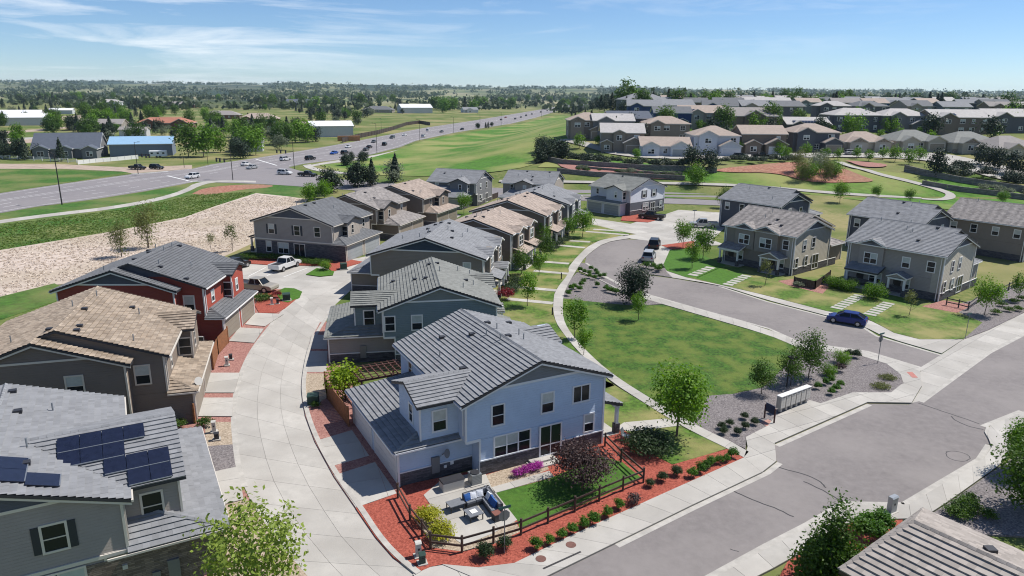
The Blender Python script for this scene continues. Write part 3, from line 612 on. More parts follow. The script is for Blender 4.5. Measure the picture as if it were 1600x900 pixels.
# ------------------------------------------------------------------ windows and doors
def on_face(face, c):
    """maps (along, height, out) on a wall to local coordinates; c is the wall's fixed coordinate"""
    if face == 'N': return lambda a, z, d: (a, c - d, z)        # gable wall facing -v
    if face == 'S': return lambda a, z, d: (a, c + d, z)
    if face == 'P': return lambda a, z, d: (c + d, a, z)        # porch side, facing +u
    return lambda a, z, d: (c - d, a, z)                        # 'G' garage side, facing -u
def fbox(mb, f, a0, a1, z0, z1, d0, d1):
    vs = [f(a, z, d) for d in (d0, d1) for z in (z0, z1) for a in (a0, a1)]
    mb.add(vs, [(0, 2, 3, 1), (4, 5, 7, 6), (0, 1, 5, 4), (2, 6, 7, 3), (0, 4, 6, 2), (1, 3, 7, 5)])
def window(h, m, face, c, a, z, w=.95, hh=1.5, kind='dh', trim='white', n=1, shut=False, blind=None, tw=.12, parts=True):
    """trimmed window: a is its centre along the wall, z its sill height; n lights side by side"""
    f = on_face(face, c); mb = MB(m); a0, a1 = a - w / 2, a + w / 2
    fbox(mb, f, a0 - tw, a0, z - tw, z + hh + tw, -.02, .06); fbox(mb, f, a1, a1 + tw, z - tw, z + hh + tw, -.02, .06)
    fbox(mb, f, a0, a1, z - tw, z, -.02, .062); fbox(mb, f, a0, a1, z + hh, z + hh + tw, -.02, .062)
    lw = w / n; panes = []
    for i in range(n):
        x0, x1 = a0 + i * lw, a0 + (i + 1) * lw
        if i: fbox(mb, f, x0 - .05, x0 + .05, z, z + hh, -.02, .055)
        if kind == 'dh':
            zm = z + hh * .48; fbox(mb, f, x0 + .05 * (i > 0), x1 - .05 * (i < n - 1), zm - .03, zm + .03, -.02, .045)
            panes += [(x0 + .05 * (i > 0), x1 - .05 * (i < n - 1), z, zm - .03), (x0 + .05 * (i > 0), x1 - .05 * (i < n - 1), zm + .03, z + hh)]
        else: panes.append((x0 + .05 * (i > 0), x1 - .05 * (i < n - 1), z, z + hh))
    if kind in ('slider', 'door') and n == 1:
        fbox(mb, f, a - .035, a + .035, z, z + hh, -.02, .045); panes = [(a0, a - .035, z, z + hh), (a + .035, a1, z, z + hh)]
    win = mb.build('patio_door' if kind == 'door' else 'window', MT[trim], h)
    for i, (x0, x1, z0, z1) in enumerate(panes):
        p = MB(m); fbox(p, f, x0, x1, z0, z1, .0, .018)
        bl = blind if blind is not None else (rnd.random() < .55)
        p.build('pane', MT['blind'] if (bl and kind == 'dh' and i % 2) else MT['glass'], win)
    if shut:
        for x in (a0 - tw - .36, a1 + tw):
            s_ = MB(m); fbox(s_, f, x, x + .36, z - .05, z + hh + .05, -.01, .05); s_.build('shutter', MT['shutter'], h)
    return win
def garage_door(h, m, face, c, a, w, hh, mt, trim):
    f = on_face(face, c); mb = MB(m)
    fbox(mb, f, a - w / 2 - .12, a - w / 2, .1, .1 + hh + .12, -.02, .05); fbox(mb, f, a + w / 2, a + w / 2 + .12, .1, .1 + hh + .12, -.02, .05); fbox(mb, f, a - w / 2, a + w / 2, .1 + hh, .1 + hh + .12, -.02, .052)
    d = mb.build('garage_door', trim, h)
    for i in range(4):
        p = MB(m); z0 = .1 + hh * i / 4; fbox(p, f, a - w / 2, a + w / 2, z0 + .015, z0 + hh / 4 - .01, -.01, .022); p.build('door_panel', mt, d)

def vent(roof, m, p, kind):
    p = Vector(p); mb = MB(m)
    if kind == 'pipe': mb.cyl(p - Vector((0, 0, .1)), p + Vector((0, 0, .55)), .05, n=8); mb.build('vent_pipe', MT['metal'], roof)
    else: mb.box(p.x - .22, p.x + .22, p.y - .2, p.y + .2, p.z - .05, p.z + .17); mb.build('roof_vent', MT['dark'], roof)

# ------------------------------------------------------------------ the paired houses
def duplex(name, label, m, o, th, L, ug, up, rz, ez, gu, wall, gable, tile, trim='white', fascia='charcoal', stone='stone_d', lower=None, gwall=None, recess=True, wing=False, bumps=(), porches=(), bays=(),
           detail=2, wins=True, gdoor='grey', stone_h=1.1, tall_stone=False, cat='house', garage=True, vents=8, nwin=None, z0=0.0, trims=True, nwall=None):
    h = empty(name, (o[0], o[1], z0), R(th), label, cat, 'paired houses of the estate')
    W = WALL[wall]; Gb = WALL[gable]; Lw = WALL[lower or wall]; Gw = WALL[gwall or wall]; TL = TILE[tile]; TR = MT[trim]; FA = MT[fascia]; ST = MT[stone]
    uc = (ug + up) / 2; sl = (rz - ez) / ((up - ug) / 2 + .5); wt = ez + .5 * sl - .1; v0 = 1.3 if wing else 0.0; ul = (ug + 1.1) if recess else ug; F1 = 2.95
    mb = MB(m); mb.prism_y([(ug, F1), (up, F1), (up, wt), (uc, wt + (up - uc) * sl), (ug, wt)], v0, L); mb.build('upper_wall', W, h)
    lv = v0
    mb = MB(m); mb.box(ul, up, lv, L, .0, F1 - .02); mb.build('lower_wall', Lw, h)
    if garage:
        mb = MB(m); gv = 1.3 if not tall_stone else 0.02; mb.box(gu, ul, gv, L - .6, 0, 2.95); mb.build('garage_wall', Gw, h)
    if wing:
        wg = ug + 2.6; wc = (wg + up) / 2; zw = ez + ((up - wg) / 2 + .5) * sl
        mb = MB(m); mb.prism_y([(wg, 0), (up, 0), (up, wt), (wc, wt + (up - wc) * sl), (wg, wt)], 0, 1.29); mb.build('wing_wall', WALL[nwall] if nwall else W, h)
    # accent panel in the gable with its trim board
    ga, gb_, gc, gz, gv_ = (wg, up, wc, zw, 0.0) if wing else (ug, up, uc, rz, 0.0)
    k = .3; zt = wt + (gc - ga) * sl * k
    if gable != wall:
        mb = MB(m); mb.prism_y([(ga + (gc - ga) * k, zt), (gb_ - (gc - ga) * k, zt), (gc, wt + (gc - ga) * sl - .02)], gv_ - .03, gv_ + .05); mb.build('gable_panel', Gb, h)
    mb = MB(m); mb.box(ga + (gc - ga) * k * .9, gb_ - (gc - ga) * k * .9, gv_ - .06, gv_ + .02, zt - .12, zt + .04); mb.build('trim_board', TR, h)
    if wing:
        mb = MB(m); zt2 = wt + (uc - ug) * sl * .45; mb.prism_y([(ug + (uc - ug) * .45, zt2), (up - (uc - ug) * .45, zt2), (uc, wt + (uc - ug) * sl - .02)], 1.27, 1.35); mb.build('gable_panel', Gb, h)
    # corner boards
    cl = [(up, 0, .0, wt), (ug, v0, F1, wt), (up, L, 0, wt)] + ([(wg, 0, 0, wt)] if wing else []) + ([(gu, gv, 0, 2.85)] if garage else [])
    for (u_, v_, za, zb) in cl: MB(m).box(u_ - .07, u_ + .07, v_ - .07, v_ + .07, za, zb).build('corner_board', TR, h)
    if recess and not wing:
        mb = MB(m); mb.box(ug - .03, ul + .05, -.04, .1, F1 - .12, F1 + .1); mb.box(ul - .07, ul + .07, -.04, .06, .1, F1 - .12); mb.build('trim_board', TR, h)
    # stone skirting
    sh = 2.6 if tall_stone else stone_h
    sm_ = MB(m); sm_.box(ul - .02 if not tall_stone else gu - .06, up + .06, -.06, .2, 0, sh)
    sm_.box(up - .1, up + .06, .2, L, 0, stone_h)
    if recess and not tall_stone and garage: sm_.box(gu - .05, ul - .05, gv - .06, gv + .2, 0, stone_h * .9)
    sm_.build('stone_skirting', ST, h)
    if not tall_stone:
        mb = MB(m); mb.box(ul, up + .09, -.09, .0, sh, sh + .09)
        if recess and garage: mb.box(gu, ul - .05, gv - .09, gv, stone_h * .9, stone_h * .9 + .09)
        mb.build('stone_cap', TR, h)
    else:
        mb = MB(m); mb.box(ug - .05, up + .09, -.09, .0, F1 - .15, F1 + .06); mb.build('trim_board', TR, h)
    # ---- main roof
    roof = empty('roof'); roof.parent = h
    eu0, eu1, va, vb = ug - .5, up + .5, v0 - .4, L + .4
    Gp = [(eu0, va, ez), (eu0, vb, ez), (uc, vb, rz), (uc, va, rz)]
    Pp = [(eu1, va, ez), (eu1, vb, ez), (uc, vb, rz), (uc, va, rz)]
    if wing: Pp = [(eu1, -.4, ez), (eu1, vb, ez), (uc, vb, rz), (uc, va, rz), (wc, va, zw), (wc, -.4, zw)]
    planes = [Gp, Pp]
    if wing: planes.append([(wg - .5, -.4, ez), (wg - .5, .98, ez), (wc, .98, zw), (wc, -.4, zw)])
    for p in planes:
        roof_plane(roof, p, TL, m, detail); MB(m).slab([(q[0], q[1], q[2] - .01) for q in p], .17).build('fascia', FA, roof)
    ridge_cap(roof, (uc, va, rz + .03), (uc, vb, rz + .03), TL, m, detail=detail)
    if wing: ridge_cap(roof, (wc, -.4, zw + .03), (wc, 1.2, zw + .03), TL, m, detail=detail)
    # rake boards in trim colour under the dark edge
    rk = MB(m)
    for (A_, B_) in (((ga - .5, ez), (gc, gz)), ((gb_ + .5, ez), (gc, gz))):
        rk.add([(A_[0], gv_ - .36, A_[1] - .19), (B_[0], gv_ - .36, B_[1] - .19), (B_[0], gv_ - .36, B_[1] - .33), (A_[0], gv_ - .36, A_[1] - .33), (A_[0], gv_ - .31, A_[1] - .19), (B_[0], gv_ - .31, B_[1] - .19), (B_[0], gv_ - .31, B_[1] - .33), (A_[0], gv_ - .31, A_[1] - .33)],
               [(0, 1, 2, 3), (4, 5, 6, 7), (0, 1, 5, 4), (2, 3, 7, 6), (1, 2, 6, 5), (0, 3, 7, 4)])
    if trims: rk.build('rake_board', TR, roof)
    # gutters along the eaves
    gt = MB(m); gt.box(eu1 - .02, eu1 + .1, (-.4 if wing else va), vb, ez - .16, ez - .03); gt.box(eu0 - .1, eu0 + .02, va, vb, ez - .16, ez - .03); gt.build('gutter', TR, roof)
    for (u_, v_, za) in ((up + .09, .35, 0.0), (up + .09, L - .35, 0.0), (ug - .09, v0 + .3, 3.4 if garage else 0.0)):
        MB(m).box(u_ - .045, u_ + .045, v_ - .05, v_ + .05, za, ez - .1).build('downspout', TR, h)
    # ---- bumps on the garage side
    for (bu, b0, b1) in bumps:
        bc = (b0 + b1) / 2; rb = ez + ((b1 - b0) / 2 + .5) * sl; uv = eu0 + (rb - ez) / sl
        if rb > rz - .05: rb = rz - .05; uv = uc
        s2 = (rb - ez) / ((b1 - b0) / 2 + .5)
        mb = MB(m); mb.prism_x([(b0, 2.9), (b1, 2.9), (b1, wt), (bc, ez + ((b1 - b0) / 2) * s2 + .3 * s2), (b0, wt)], bu, ug + .3); mb.build('bay_wall', W, h)
        mb = MB(m); mb.box(bu - .06, bu + .06, b0 - .06, b0 + .06, 3.2, wt); mb.build('corner_board', TR, h)
        for sgn, vv in ((0, b0 - .5), (1, b1 + .5)):
            p = [(bu - .4, vv, ez), (eu0, vv, ez), (uv, bc, rb), (bu - .4, bc, rb)]
            roof_plane(roof, p, TL, m, detail); MB(m).slab([(q[0], q[1], q[2] - .012) for q in p], .16).build('fascia', FA, roof)
        ridge_cap(roof, (bu - .4, bc, rb + .03), (uv, bc, rb + .03), TL, m, detail=detail)
        if wins: window(h, m, 'N', b0, (bu + ug) / 2, 3.75, .95, 1.5, trim=trim); window(h, m, 'G', bu, bc - .4, 4.0, .6, 1.3, trim=trim)
    # ---- garage roof with hipped ends
    if garage:
        gs = .32; e0, e1, ge = gv - .35, L - .3, gu - .4; dt = ug - ge; zt_ = 2.9 + gs * dt; d_ = min(dt * .75, 2.4)
        ps = [[(ge, e0, 2.9), (ge, e1, 2.9), (ug, e1 - d_, zt_), (ug, e0 + d_, zt_)], [(ge, e0, 2.9), (ug + .02, e0, 2.9), (ug + .02, e0 + d_, zt_)], [(ge, e1, 2.9), (ug + .02, e1, 2.9), (ug + .02, e1 - d_, zt_)]]
        for p in ps:
            roof_plane(roof, p, TL, m, detail); MB(m).slab([(q[0], q[1], q[2] - .012) for q in p], .14).build('fascia', FA, roof)
        ridge_cap(roof, (ge, e0, 2.95), (ug, e0 + d_, zt_ + .03), TL, m, detail=detail)
        gt = MB(m); gt.box(ge - .09, ge, e0, e1, 2.75, 2.87); gt.box(ge, ug if not recess else ul - .1, e0 - .09, e0, 2.75, 2.87); gt.build('gutter', TR, roof)
        gl = (L - .6 - gv); dw = min(4.9, gl / 2 - .8)
        for k_ in (.25, .75): garage_door(h, m, 'G', gu, gv + gl * k_, dw, 2.25, GDOOR[gdoor], TR)
    # ---- porch side
    for (p0, p1, dep, kind) in porches:
        pz = 2.75
        if kind == 'shed':
            p = [(up + dep, p0, pz), (up + dep, p1, pz), (up, p1, pz + dep * .33), (up, p0, pz + dep * .33)]
            roof_plane(roof, p, TL, m, detail); MB(m).slab([(q[0], q[1], q[2] - .012) for q in p], .2).build('fascia', FA if fascia == 'charcoal' else TR, roof)
        else:
            pc = (p0 + p1) / 2; rp = pz + (p1 - p0) / 2 * .42
            for vv in (p0, p1):
                p = [(up, vv, pz), (up + dep, vv, pz), (up + dep, pc, rp), (up, pc, rp)]
                roof_plane(roof, p, TL, m, detail); MB(m).slab([(q[0], q[1], q[2] - .012) for q in p], .16).build('fascia', TR, roof)
            mb = MB(m); mb.prism_x([(p0 + .2, pz - .1), (p1 - .2, pz - .1), (pc, rp - .22)], up + dep - .25, up + dep - .15); mb.build('gable_panel', W, h)
        mb = MB(m); mb.box(up, up + dep - .15, p0 + .1, p1 - .1, 0, .16); mb.build('porch_slab', MT['kerb'], h)
        bm_ = MB(m); bm_.box(up + dep - .45, up + dep - .2, p0 + .15, p1 - .15, pz - .4, pz - .2); bm_.build('porch_beam', TR, h)
        for vv in (p0 + .35, p1 - .35):
            mb = MB(m); mb.box(up + dep - .45, up + dep - .2, vv - .12, vv + .12, .16, pz - .38); q = mb.build('porch_post', TR, h)
            mb = MB(m); mb.box(up + dep - .55, up + dep - .1, vv - .22, vv + .22, .16, 1.0); mb.build('post_base', ST, q)
        f = on_face('P', up); mb = MB(m); a = p0 + (p1 - p0) * .7; fbox(mb, f, a - .5, a + .5, .17, 2.3, -.02, .05); d = mb.build('front_door', MT['door'], h); mb = MB(m); fbox(mb, f, a + .35, a + .4, 1.1, 1.3, .05, .1); mb.build('handle', MT['metal'], d)
        if wins: window(h, m, 'P', up, p0 + (p1 - p0) * .25, .9, 1.6 if p1 - p0 > 4 else .7, 1.4, trim=trim, n=2 if p1 - p0 > 4 else 1)
    for (b0, b1, dep) in bays:
        bc = (b0 + b1) / 2; s2 = sl * 1.15; rb = ez + ((b1 - b0) / 2 + .4) * s2; uv = eu1 - (rb - ez) / sl
        mb = MB(m); mb.prism_x([(b0, 2.9), (b1, 2.9), (b1, wt), (bc, ez + ((b1 - b0) / 2) * s2 + .2), (b0, wt)], up - .2, up + dep); mb.build('bay_wall', W, h)
        mb = MB(m); mb.prism_x([(b0 + .25, wt + .1), (b1 - .25, wt + .1), (bc, ez + ((b1 - b0) / 2) * s2 + .05)], up + dep - .02, up + dep + .05); mb.build('gable_panel', Gb, h)
        for vv in (b0 - .4, b1 + .4):
            p = [(up + dep + .4, vv, ez), (eu1, vv, ez), (uv, bc, rb), (up + dep + .4, bc, rb)]
            roof_plane(roof, p, TL, m, detail); MB(m).slab([(q[0], q[1], q[2] - .012) for q in p], .15).build('fascia', TR, roof)
        if wins: window(h, m, 'P', up + dep, bc, 3.7, min(1.9, (b1 - b0) * .5), 1.4, trim=trim, n=2)
    if wins:
        used = [(b[0] - .3, b[1] + .3) for b in bays]
        for a in (L * .12, L * .37, L * .63, L * .88):
            if not any(x0 - .6 < a < x1 + .6 for x0, x1 in used): window(h, m, 'P', up, a, 3.9, .9, 1.35, trim=trim, shut=False)
        ub = [(b[1], b[2]) for b in bumps]
        for a in (L * .3, L * .55, L * .82):
            if not any(x0 - .7 < a < x1 + .7 for x0, x1 in ub): window(h, m, 'G', ug, a, 4.1 if garage else 3.8, .7, 1.2, trim=trim)
        for w_ in (nwin if nwin is not None else [(ug + (up - ug) * .2, 3.75, 1.0, 1.5), (ug + (up - ug) * .45, 3.75, 1.0, 1.5), (ug + (up - ug) * .78, 3.85, 1.0, 1.3), (ug + (up - ug) * .85, 1.15, .8, 1.5), (ug + (up - ug) * .6, .25, 1.9, 2.2, 'door'), (ug + (up - ug) * .35, 1.0, 1.9, 1.5, 'dh', 2)]):
            cc = 0.0 if (not wing or w_[0] > ug + 2.7) else 1.3
            window(h, m, 'N', cc - (.06 if w_[1] < 1.2 and not tall_stone else 0) - (.06 if tall_stone and w_[1] < 2.5 else 0), w_[0], w_[1], w_[2], w_[3], w_[4] if len(w_) > 4 else 'dh', trim, w_[5] if len(w_) > 5 else 1, shut=(len(w_) > 6 and w_[6]))
    for i in range(vents):
        s_ = rnd.choice((-1, 1)); t_ = rnd.uniform(.08, .8) if i % 3 else .08; v_ = rnd.uniform(1.5, L - 1)
        uu = uc + s_ * t_ * (up - ug) / 2; vent(roof, m, (uu, v_, rz - abs(uu - uc) * sl + .05), 'pipe' if i % 2 else 'box')
    return h
GDOOR = dict(grey=mat('grey_garage_door', C(.30, .32, .33), .6, .04, 1), tan=mat('tan_garage_door', C(.24, .205, .165), .6, .04, 1), white=mat('white_garage_door', C(.58, .58, .60), .6, .04, 1))

por = [(1.2, 5.4, 2.3, 'shed'), (7.6, 10.6, 2.2, 'gable')]; bay = [(1.8, 5.6, .5)]
blue_win = [(1.35, 3.85, .9, 1.5), (5.5, 3.95, .95, 1.5), (8.5, 4.2, 1.4, 1.25, 'slider'), (9.3, 1.5, .8, 1.4), (2.55, 1.3, 2.9, 1.55, 'dh', 3), (5.8, .45, 1.75, 2.35, 'door')]
H = {}
H['M1'] = duplex('paired_house', 'pale blue two-storey house with grey tile roof on the street corner', 1, (-2.11, 46.14), 28.4, 13.4, -1.19, 10.63, 8.26, 6.0, -5.79, 'blue', 'grey', 'grey', 'bluetrim', detail=3, bumps=[(-4.1, 1.3, 5.6)], porches=[(.6, 4.2, 2.4, 'shed'), (8.6, 12.4, 2.3, 'shed')], bays=[(8.2, 12.0, .6)], nwin=blue_win, gdoor='white', vents=12, stone_h=1.2)
H['M2'] = duplex('paired_house', 'dark green-grey house with sage tile roof behind the pale blue house', 1, (-12.12, 67.74), 10.2, 12.2, -.75, 10.71, 8.22, 5.96, -6.3, 'green', 'lgreen', 'sage', 'white', detail=3, bumps=[(-3.6, 2.0, 5.6)], porches=por, bays=[(7.4, 11.2, .6)], gwall='taupe', gdoor='tan', nwin=[(2.6, 3.7, .95, 1.45), (-.1, 3.7, .9, 1.45), (7.8, 3.8, .9, 1.3)], vents=12)
H['M3'] = duplex('paired_house', 'taupe house with dark blue gable and grey tile roof in the middle row', 1, (-16.29, 92.66), -7.6, 13.9, -2.79, 12.54, 8.35, 5.78, -6.1, 'khaki', 'dkblue', 'grey', 'white', detail=2, porches=por, bays=[(2, 5.6, .6), (9, 12.6, .6)], gdoor='tan', nwin=[(4.5, 3.7, 1.0, 1.4), (10.4, 3.8, .9, 1.3)], vents=14)
H['M4'] = duplex('paired_house', 'brown house with tan tile roof and red front door in the middle row', 1, (-10.64, 110.69), -17.5, 12.4, -1.11, 10.86, 7.94, 5.9, -6.1, 'brown', 'brown', 'rose', 'white', detail=2, porches=[(.8, 5.4, 2.3, 'shed'), (7, 11, 2.2, 'shed')], bays=[(1.5, 5, .7), (8, 11.4, .6)], gdoor='tan', nwin=[(9, .9, 1, 1.4)])
H['M5'] = duplex('paired_house', 'chestnut brown house with rose tan tile roof next to the last row house', 1, (-5.51, 128.91), -18, 11.4, -2.01, 11.76, 8.18, 5.78, -6.1, 'brown', 'brown', 'rose', 'white', detail=2, porches=[(.8, 5.4, 2.3, 'shed'), (6.5, 10.4, 2.2, 'gable')], bays=[(1, 3.8, .5), (7, 10.4, .6)], gdoor='tan', nwin=[])
H['M6'] = duplex('paired_house', 'grey house with pale grey tile roof at the far end of the middle row', 1, (-.55, 141.01), -15.5, 13.0, -1.95, 11.7, 8.11, 5.88, -6.1, 'grey', 'slate', 'grey', 'white', detail=2, porches=[(6.5, 11.4, 2.3, 'shed')], bays=[(2, 5.4, .5), (8, 11.2, .6)], nwin=[])
L1w = [(1.9, 4.0, 1.0, 1.45, 'dh', 1, True), (2.6, .9, 3.4, 1.7, 'dh', 3)]
H['L1'] = duplex('paired_house', 'taupe house with solar panels on its grey roof in the near left corner', -1, (-21.7, 32.62), 29.2, 14.07, -1.23, 10.85, 8.3, 6.05, -5.97, 'taupe', 'slate', 'grey', 'cream', detail=3, bumps=[(-4.1, 1.3, 10.4)], porches=[], tall_stone=True, stone='stone_b', nwin=L1w, gdoor='tan', vents=6)
H['L2'] = duplex('paired_house', 'brown house with variegated tan tile roof in the left row', -1, (-30.67, 51.8), 16.8, 13.8, -2.99, 11.54, 9.0, 6.22, -4.89, 'brown', 'brown', 'tan', 'cream', detail=3, wing=True, porches=por, stone='stone_b', gdoor='tan', recess=False, nwin=[(8.6, 3.7, 1.1, 1.5), (3.2, 4.0, 1.1, 1.5), (-1.3, 3.9, 1.0, 1.5)], bumps=[(-4.2, 8.0, 12.2)], vents=10)
H['L3'] = duplex('paired_house', 'brick red house with dark grey tile roof in the left row', -1, (-36.48, 72.47), 1.7, 12.4, -3.11, 11.66, 8.97, 6.3, -4.9, 'red', 'slate', 'dgrey', 'white', detail=3, wing=True, porches=por, gdoor='tan', recess=False, nwin=[(8.2, 3.4, 1.1, 1.5), (2.0, 3.2, 1.2, 1.5), (-1.5, 3.6, 1.0, 1.7)], bumps=[(-4.0, 7.2, 11.2)], vents=12)
H['L4'] = duplex('paired_house', 'taupe house with dark brick lower wall beside the parking court', -1, (-31.95, 113.77), -17.3, 12.4, -2.96, 11.83, 8.46, 5.9, -5.22, 'taupe', 'charcoal' if False else 'slate', 'dgrey', 'cream', detail=2, tall_stone=True, recess=False, bumps=[(-3.9, 3.2, 7.2)], porches=por, nwin=[(8.5, 3.9, 1.0, 1.5, 'dh', 1, True), (3.6, 3.9, 1.0, 1.5, 'dh', 1, True), (-.2, 3.9, 1.0, 1.5), (9.2, .8, .9, 1.7), (6.4, .7, 1.9, 1.7, 'dh', 2), (3.3, .2, 1.9, 2.2, 'door')])
H['L5'] = duplex('paired_house', 'dark brown house with taupe roof behind the brick-walled house', -1, (-26.82, 130.93), -18.3, 12.4, -1.61, 10.8, 8.17, 5.86, -5.54, 'brown', 'brown', 'taupe', 'cream', detail=2, porches=por, bumps=[(-2.6, 1.0, 6.2)], gdoor='tan', nwin=[(-.2, 3.8, 1, 1.5)])
H['L6'] = duplex('paired_house', 'brown house with rose tan roof at the far end of the left row', -1, (-20.8, 144.92), -19.8, 12.0, -2.61, 11.39, 8.14, 5.82, -5.13, 'brown', 'khaki', 'rose', 'cream', detail=2, porches=por, bumps=[(-3.6, 5.6, 10.2)], gdoor='tan', nwin=[])
H['B1'] = duplex('paired_house', 'grey house with pale side wall in front of the green hill, left of its twin', 1, (-8.74, 171.76), 71.2, 12.5, -.58, 10.33, 8.17, 5.64, -6.1, 'grey', 'grey', 'grey', 'white', detail=1, bumps=[(-2.4, 1.5, 6)], porches=[], nwin=[(2.5, 3.8, .9, 1.4), (6.5, 3.8, .9, 1.4), (2.5, .9, 1.9, 1.6, 'dh', 2), (6.4, .3, 1.5, 2.1, 'door')])
H['B2'] = duplex('paired_house', 'grey-brown house with grey roof in front of the green hill, right of its twin', 1, (9.82, 170.63), 74.4, 12.4, -1.13, 10.88, 8.15, 5.71, -6.1, 'taupe', 'taupe', 'grey', 'white', detail=1, bumps=[(-2.6, 5, 9)], porches=[], nwin=[])
H['W1'] = duplex('paired_house', 'white house with grey roof and open dark garage beside the rear court', 1, (28.21, 161.17), 42.2, 11.93, -2.34, 10.28, 8.09, 5.8, -4.29, 'white', 'white', 'sage', 'white', detail=1, recess=False, bumps=[(-3.6, 1.3, 6)], lower='slate', gwall='white', porches=[(1, 4, 2, 'shed')], nwin=[(2.6, 3.9, 1, 1.5, 'dh', 1, True), (6.2, 3.9, 1, 1.5, 'dh', 1, True), (3.2, .9, 1.9, 1.6, 'dh', 2), (5.9, .3, 1.5, 2.1, 'door'), (9, 1, .8, 1.4)])
rw = [(8.6, 3.75, .75, 1.45), (6.0, 3.85, .8, 1.5), (5.0, .3, 1.7, 2.2, 'door'), (7.8, 1.1, .7, 1.5), (10.6, 1.1, .7, 1.5)]
H['R1'] = duplex('paired_house', 'khaki house with taupe roof and porches, left of the two facing the street', -1, (52.0, 113.47), 39.1, 12.5, -1.74, 11.49, 8.75, 6.15, -6.1, 'khaki', 'slate', 'taupe', 'white', fascia='cream', detail=2, wing=True, porches=[(.9, 4.6, 2.4, 'gable'), (8.2, 12.2, 2.2, 'shed')], bays=[(2.6, 6.6, .6), (6.9, 10.4, .3)], nwin=rw, gdoor='tan', recess=False, vents=10, nwall='ltan')
H['R2'] = duplex('paired_house', 'taupe house with grey roof and two stepped front walks by the blue car', -1, (66.91, 100.25), 40.0, 12.96, -2.08, 11.83, 9.0, 6.35, -6.1, 'taupe', 'slate', 'grey', 'white', detail=2, wing=True, porches=[(3.6, 6.4, 2.0, 'gable'), (7.4, 12.2, 2.2, 'shed')], bays=[(7.8, 11.2, .35)], nwin=rw, gdoor='tan', recess=False, vents=10, nwall='ltan')
def fit_house(px, z, u, v, m, th):
    """origin of a house whose local corner (u, v, z) is seen at a pixel"""
    p = G(px[0], px[1], z); c, s_ = math.cos(R(th)), math.sin(R(th)); return (p.x - (m * u * c - v * s_), p.y - (m * u * s_ + v * c))
H['R3'] = duplex('paired_house', 'grey-brown house with dark blue gable behind the khaki street house', -1, fit_house((1222, 323.5), 6.0, 11.5, -.4, -1, 38), 38, 14, -1.5, 11, 8.6, 6.0, -6, 'slate', 'dkblue', 'grey', 'white', fascia='charcoal', detail=1, wing=True, porches=[], bumps=[], nwin=[(4, 3.8, .8, 1.4), (8, 3.8, .8, 1.4)], recess=False)
H['R4'] = duplex('paired_house', 'grey house with pale grey roof between the street houses and the path', -1, fit_house((1445, 352), 6.0, 11.5, -.4, -1, 36), 36, 13, -1.5, 11, 8.6, 6.0, -6, 'slate', 'slate', 'grey', 'white', detail=1, wing=True, porches=[], nwin=[(4, 3.8, .8, 1.4), (8, 3.8, .8, 1.4)], recess=False)
H['R5'] = duplex('paired_house', 'large brown house with taupe roof and garage on the right edge', -1, fit_house((1472, 338), 6.0, 11.5, 13.4, -1, 38), 38, 13, -1.5, 11, 8.8, 6.0, -6, 'khaki', 'khaki', 'taupe', 'white', fascia='cream', detail=2, wing=False, porches=[], bays=[], nwin=[(4, 3.8, .8, 1.4), (8, 3.8, .8, 1.4)], recess=False)
# the roof that fills the lower right corner of the picture
def corner_house():
    z = 5.8; A = G(1391, 813, z + .3); h = empty('paired_house', (0, 0, 0), 0, 'house with taupe concrete tile roof in the lower right corner, mostly out of view', 'house', 'paired houses of the estate')
    E1, E2, E3 = G(1442, 796, z), G(1625, 876, z), G(1335, 900, z)
    u = (E2 - E1).normalized(); v = (E3 - E1); v = (v - u * v.dot(u)).normalized()
    W_ = 8.4; L_ = 15.0; O = E1.copy()
    def P(a, b, zz): q = O + u * a + v * b; return (q.x, q.y, zz)
    rr = 1.55; roof = empty('roof'); roof.parent = h; TL = TILE['sand']
    for p in ([P(0, 0, z), P(L_, 0, z), P(L_ - 4, W_ / 2, z + rr), P(1.2, W_ / 2, z + rr)], [P(0, W_, z), P(L_, W_, z), P(L_ - 4, W_ / 2, z + rr), P(1.2, W_ / 2, z + rr)], [P(0, 0, z), P(0, W_, z), P(1.2, W_ / 2, z + rr)]):
        roof_plane(roof, p, TL, 1, 3); MB().slab([(q[0], q[1], q[2] - .012) for q in p], .17).build('fascia', MT['brownbd'], roof)
    ridge_cap(roof, P(1.2, W_ / 2, z + rr + .03), P(L_ - 4, W_ / 2, z + rr + .03), TL, 1); ridge_cap(roof, P(0, 0, z + .05), P(1.2, W_ / 2, z + rr + .03), TL, 1); ridge_cap(roof, P(0, W_, z + .05), P(1.2, W_ / 2, z + rr + .03), TL, 1)
    MB().prism([P(.5, .5, 0)[:2], P(L_ - .5, .5, 0)[:2], P(L_ - .5, W_ - .5, 0)[:2], P(.5, W_ - .5, 0)[:2]], 0, z - .1).build('wall', WALL['taupe'], h)
    for a, b in ((4.2, W_ / 2 - .8), (6.6, W_ / 2 - .8), (6.3, 1.6)): vent(roof, 1, P(a, b, z + rr * b / (W_ / 2) + .08), 'box')
    return h
H['BR'] = corner_house()
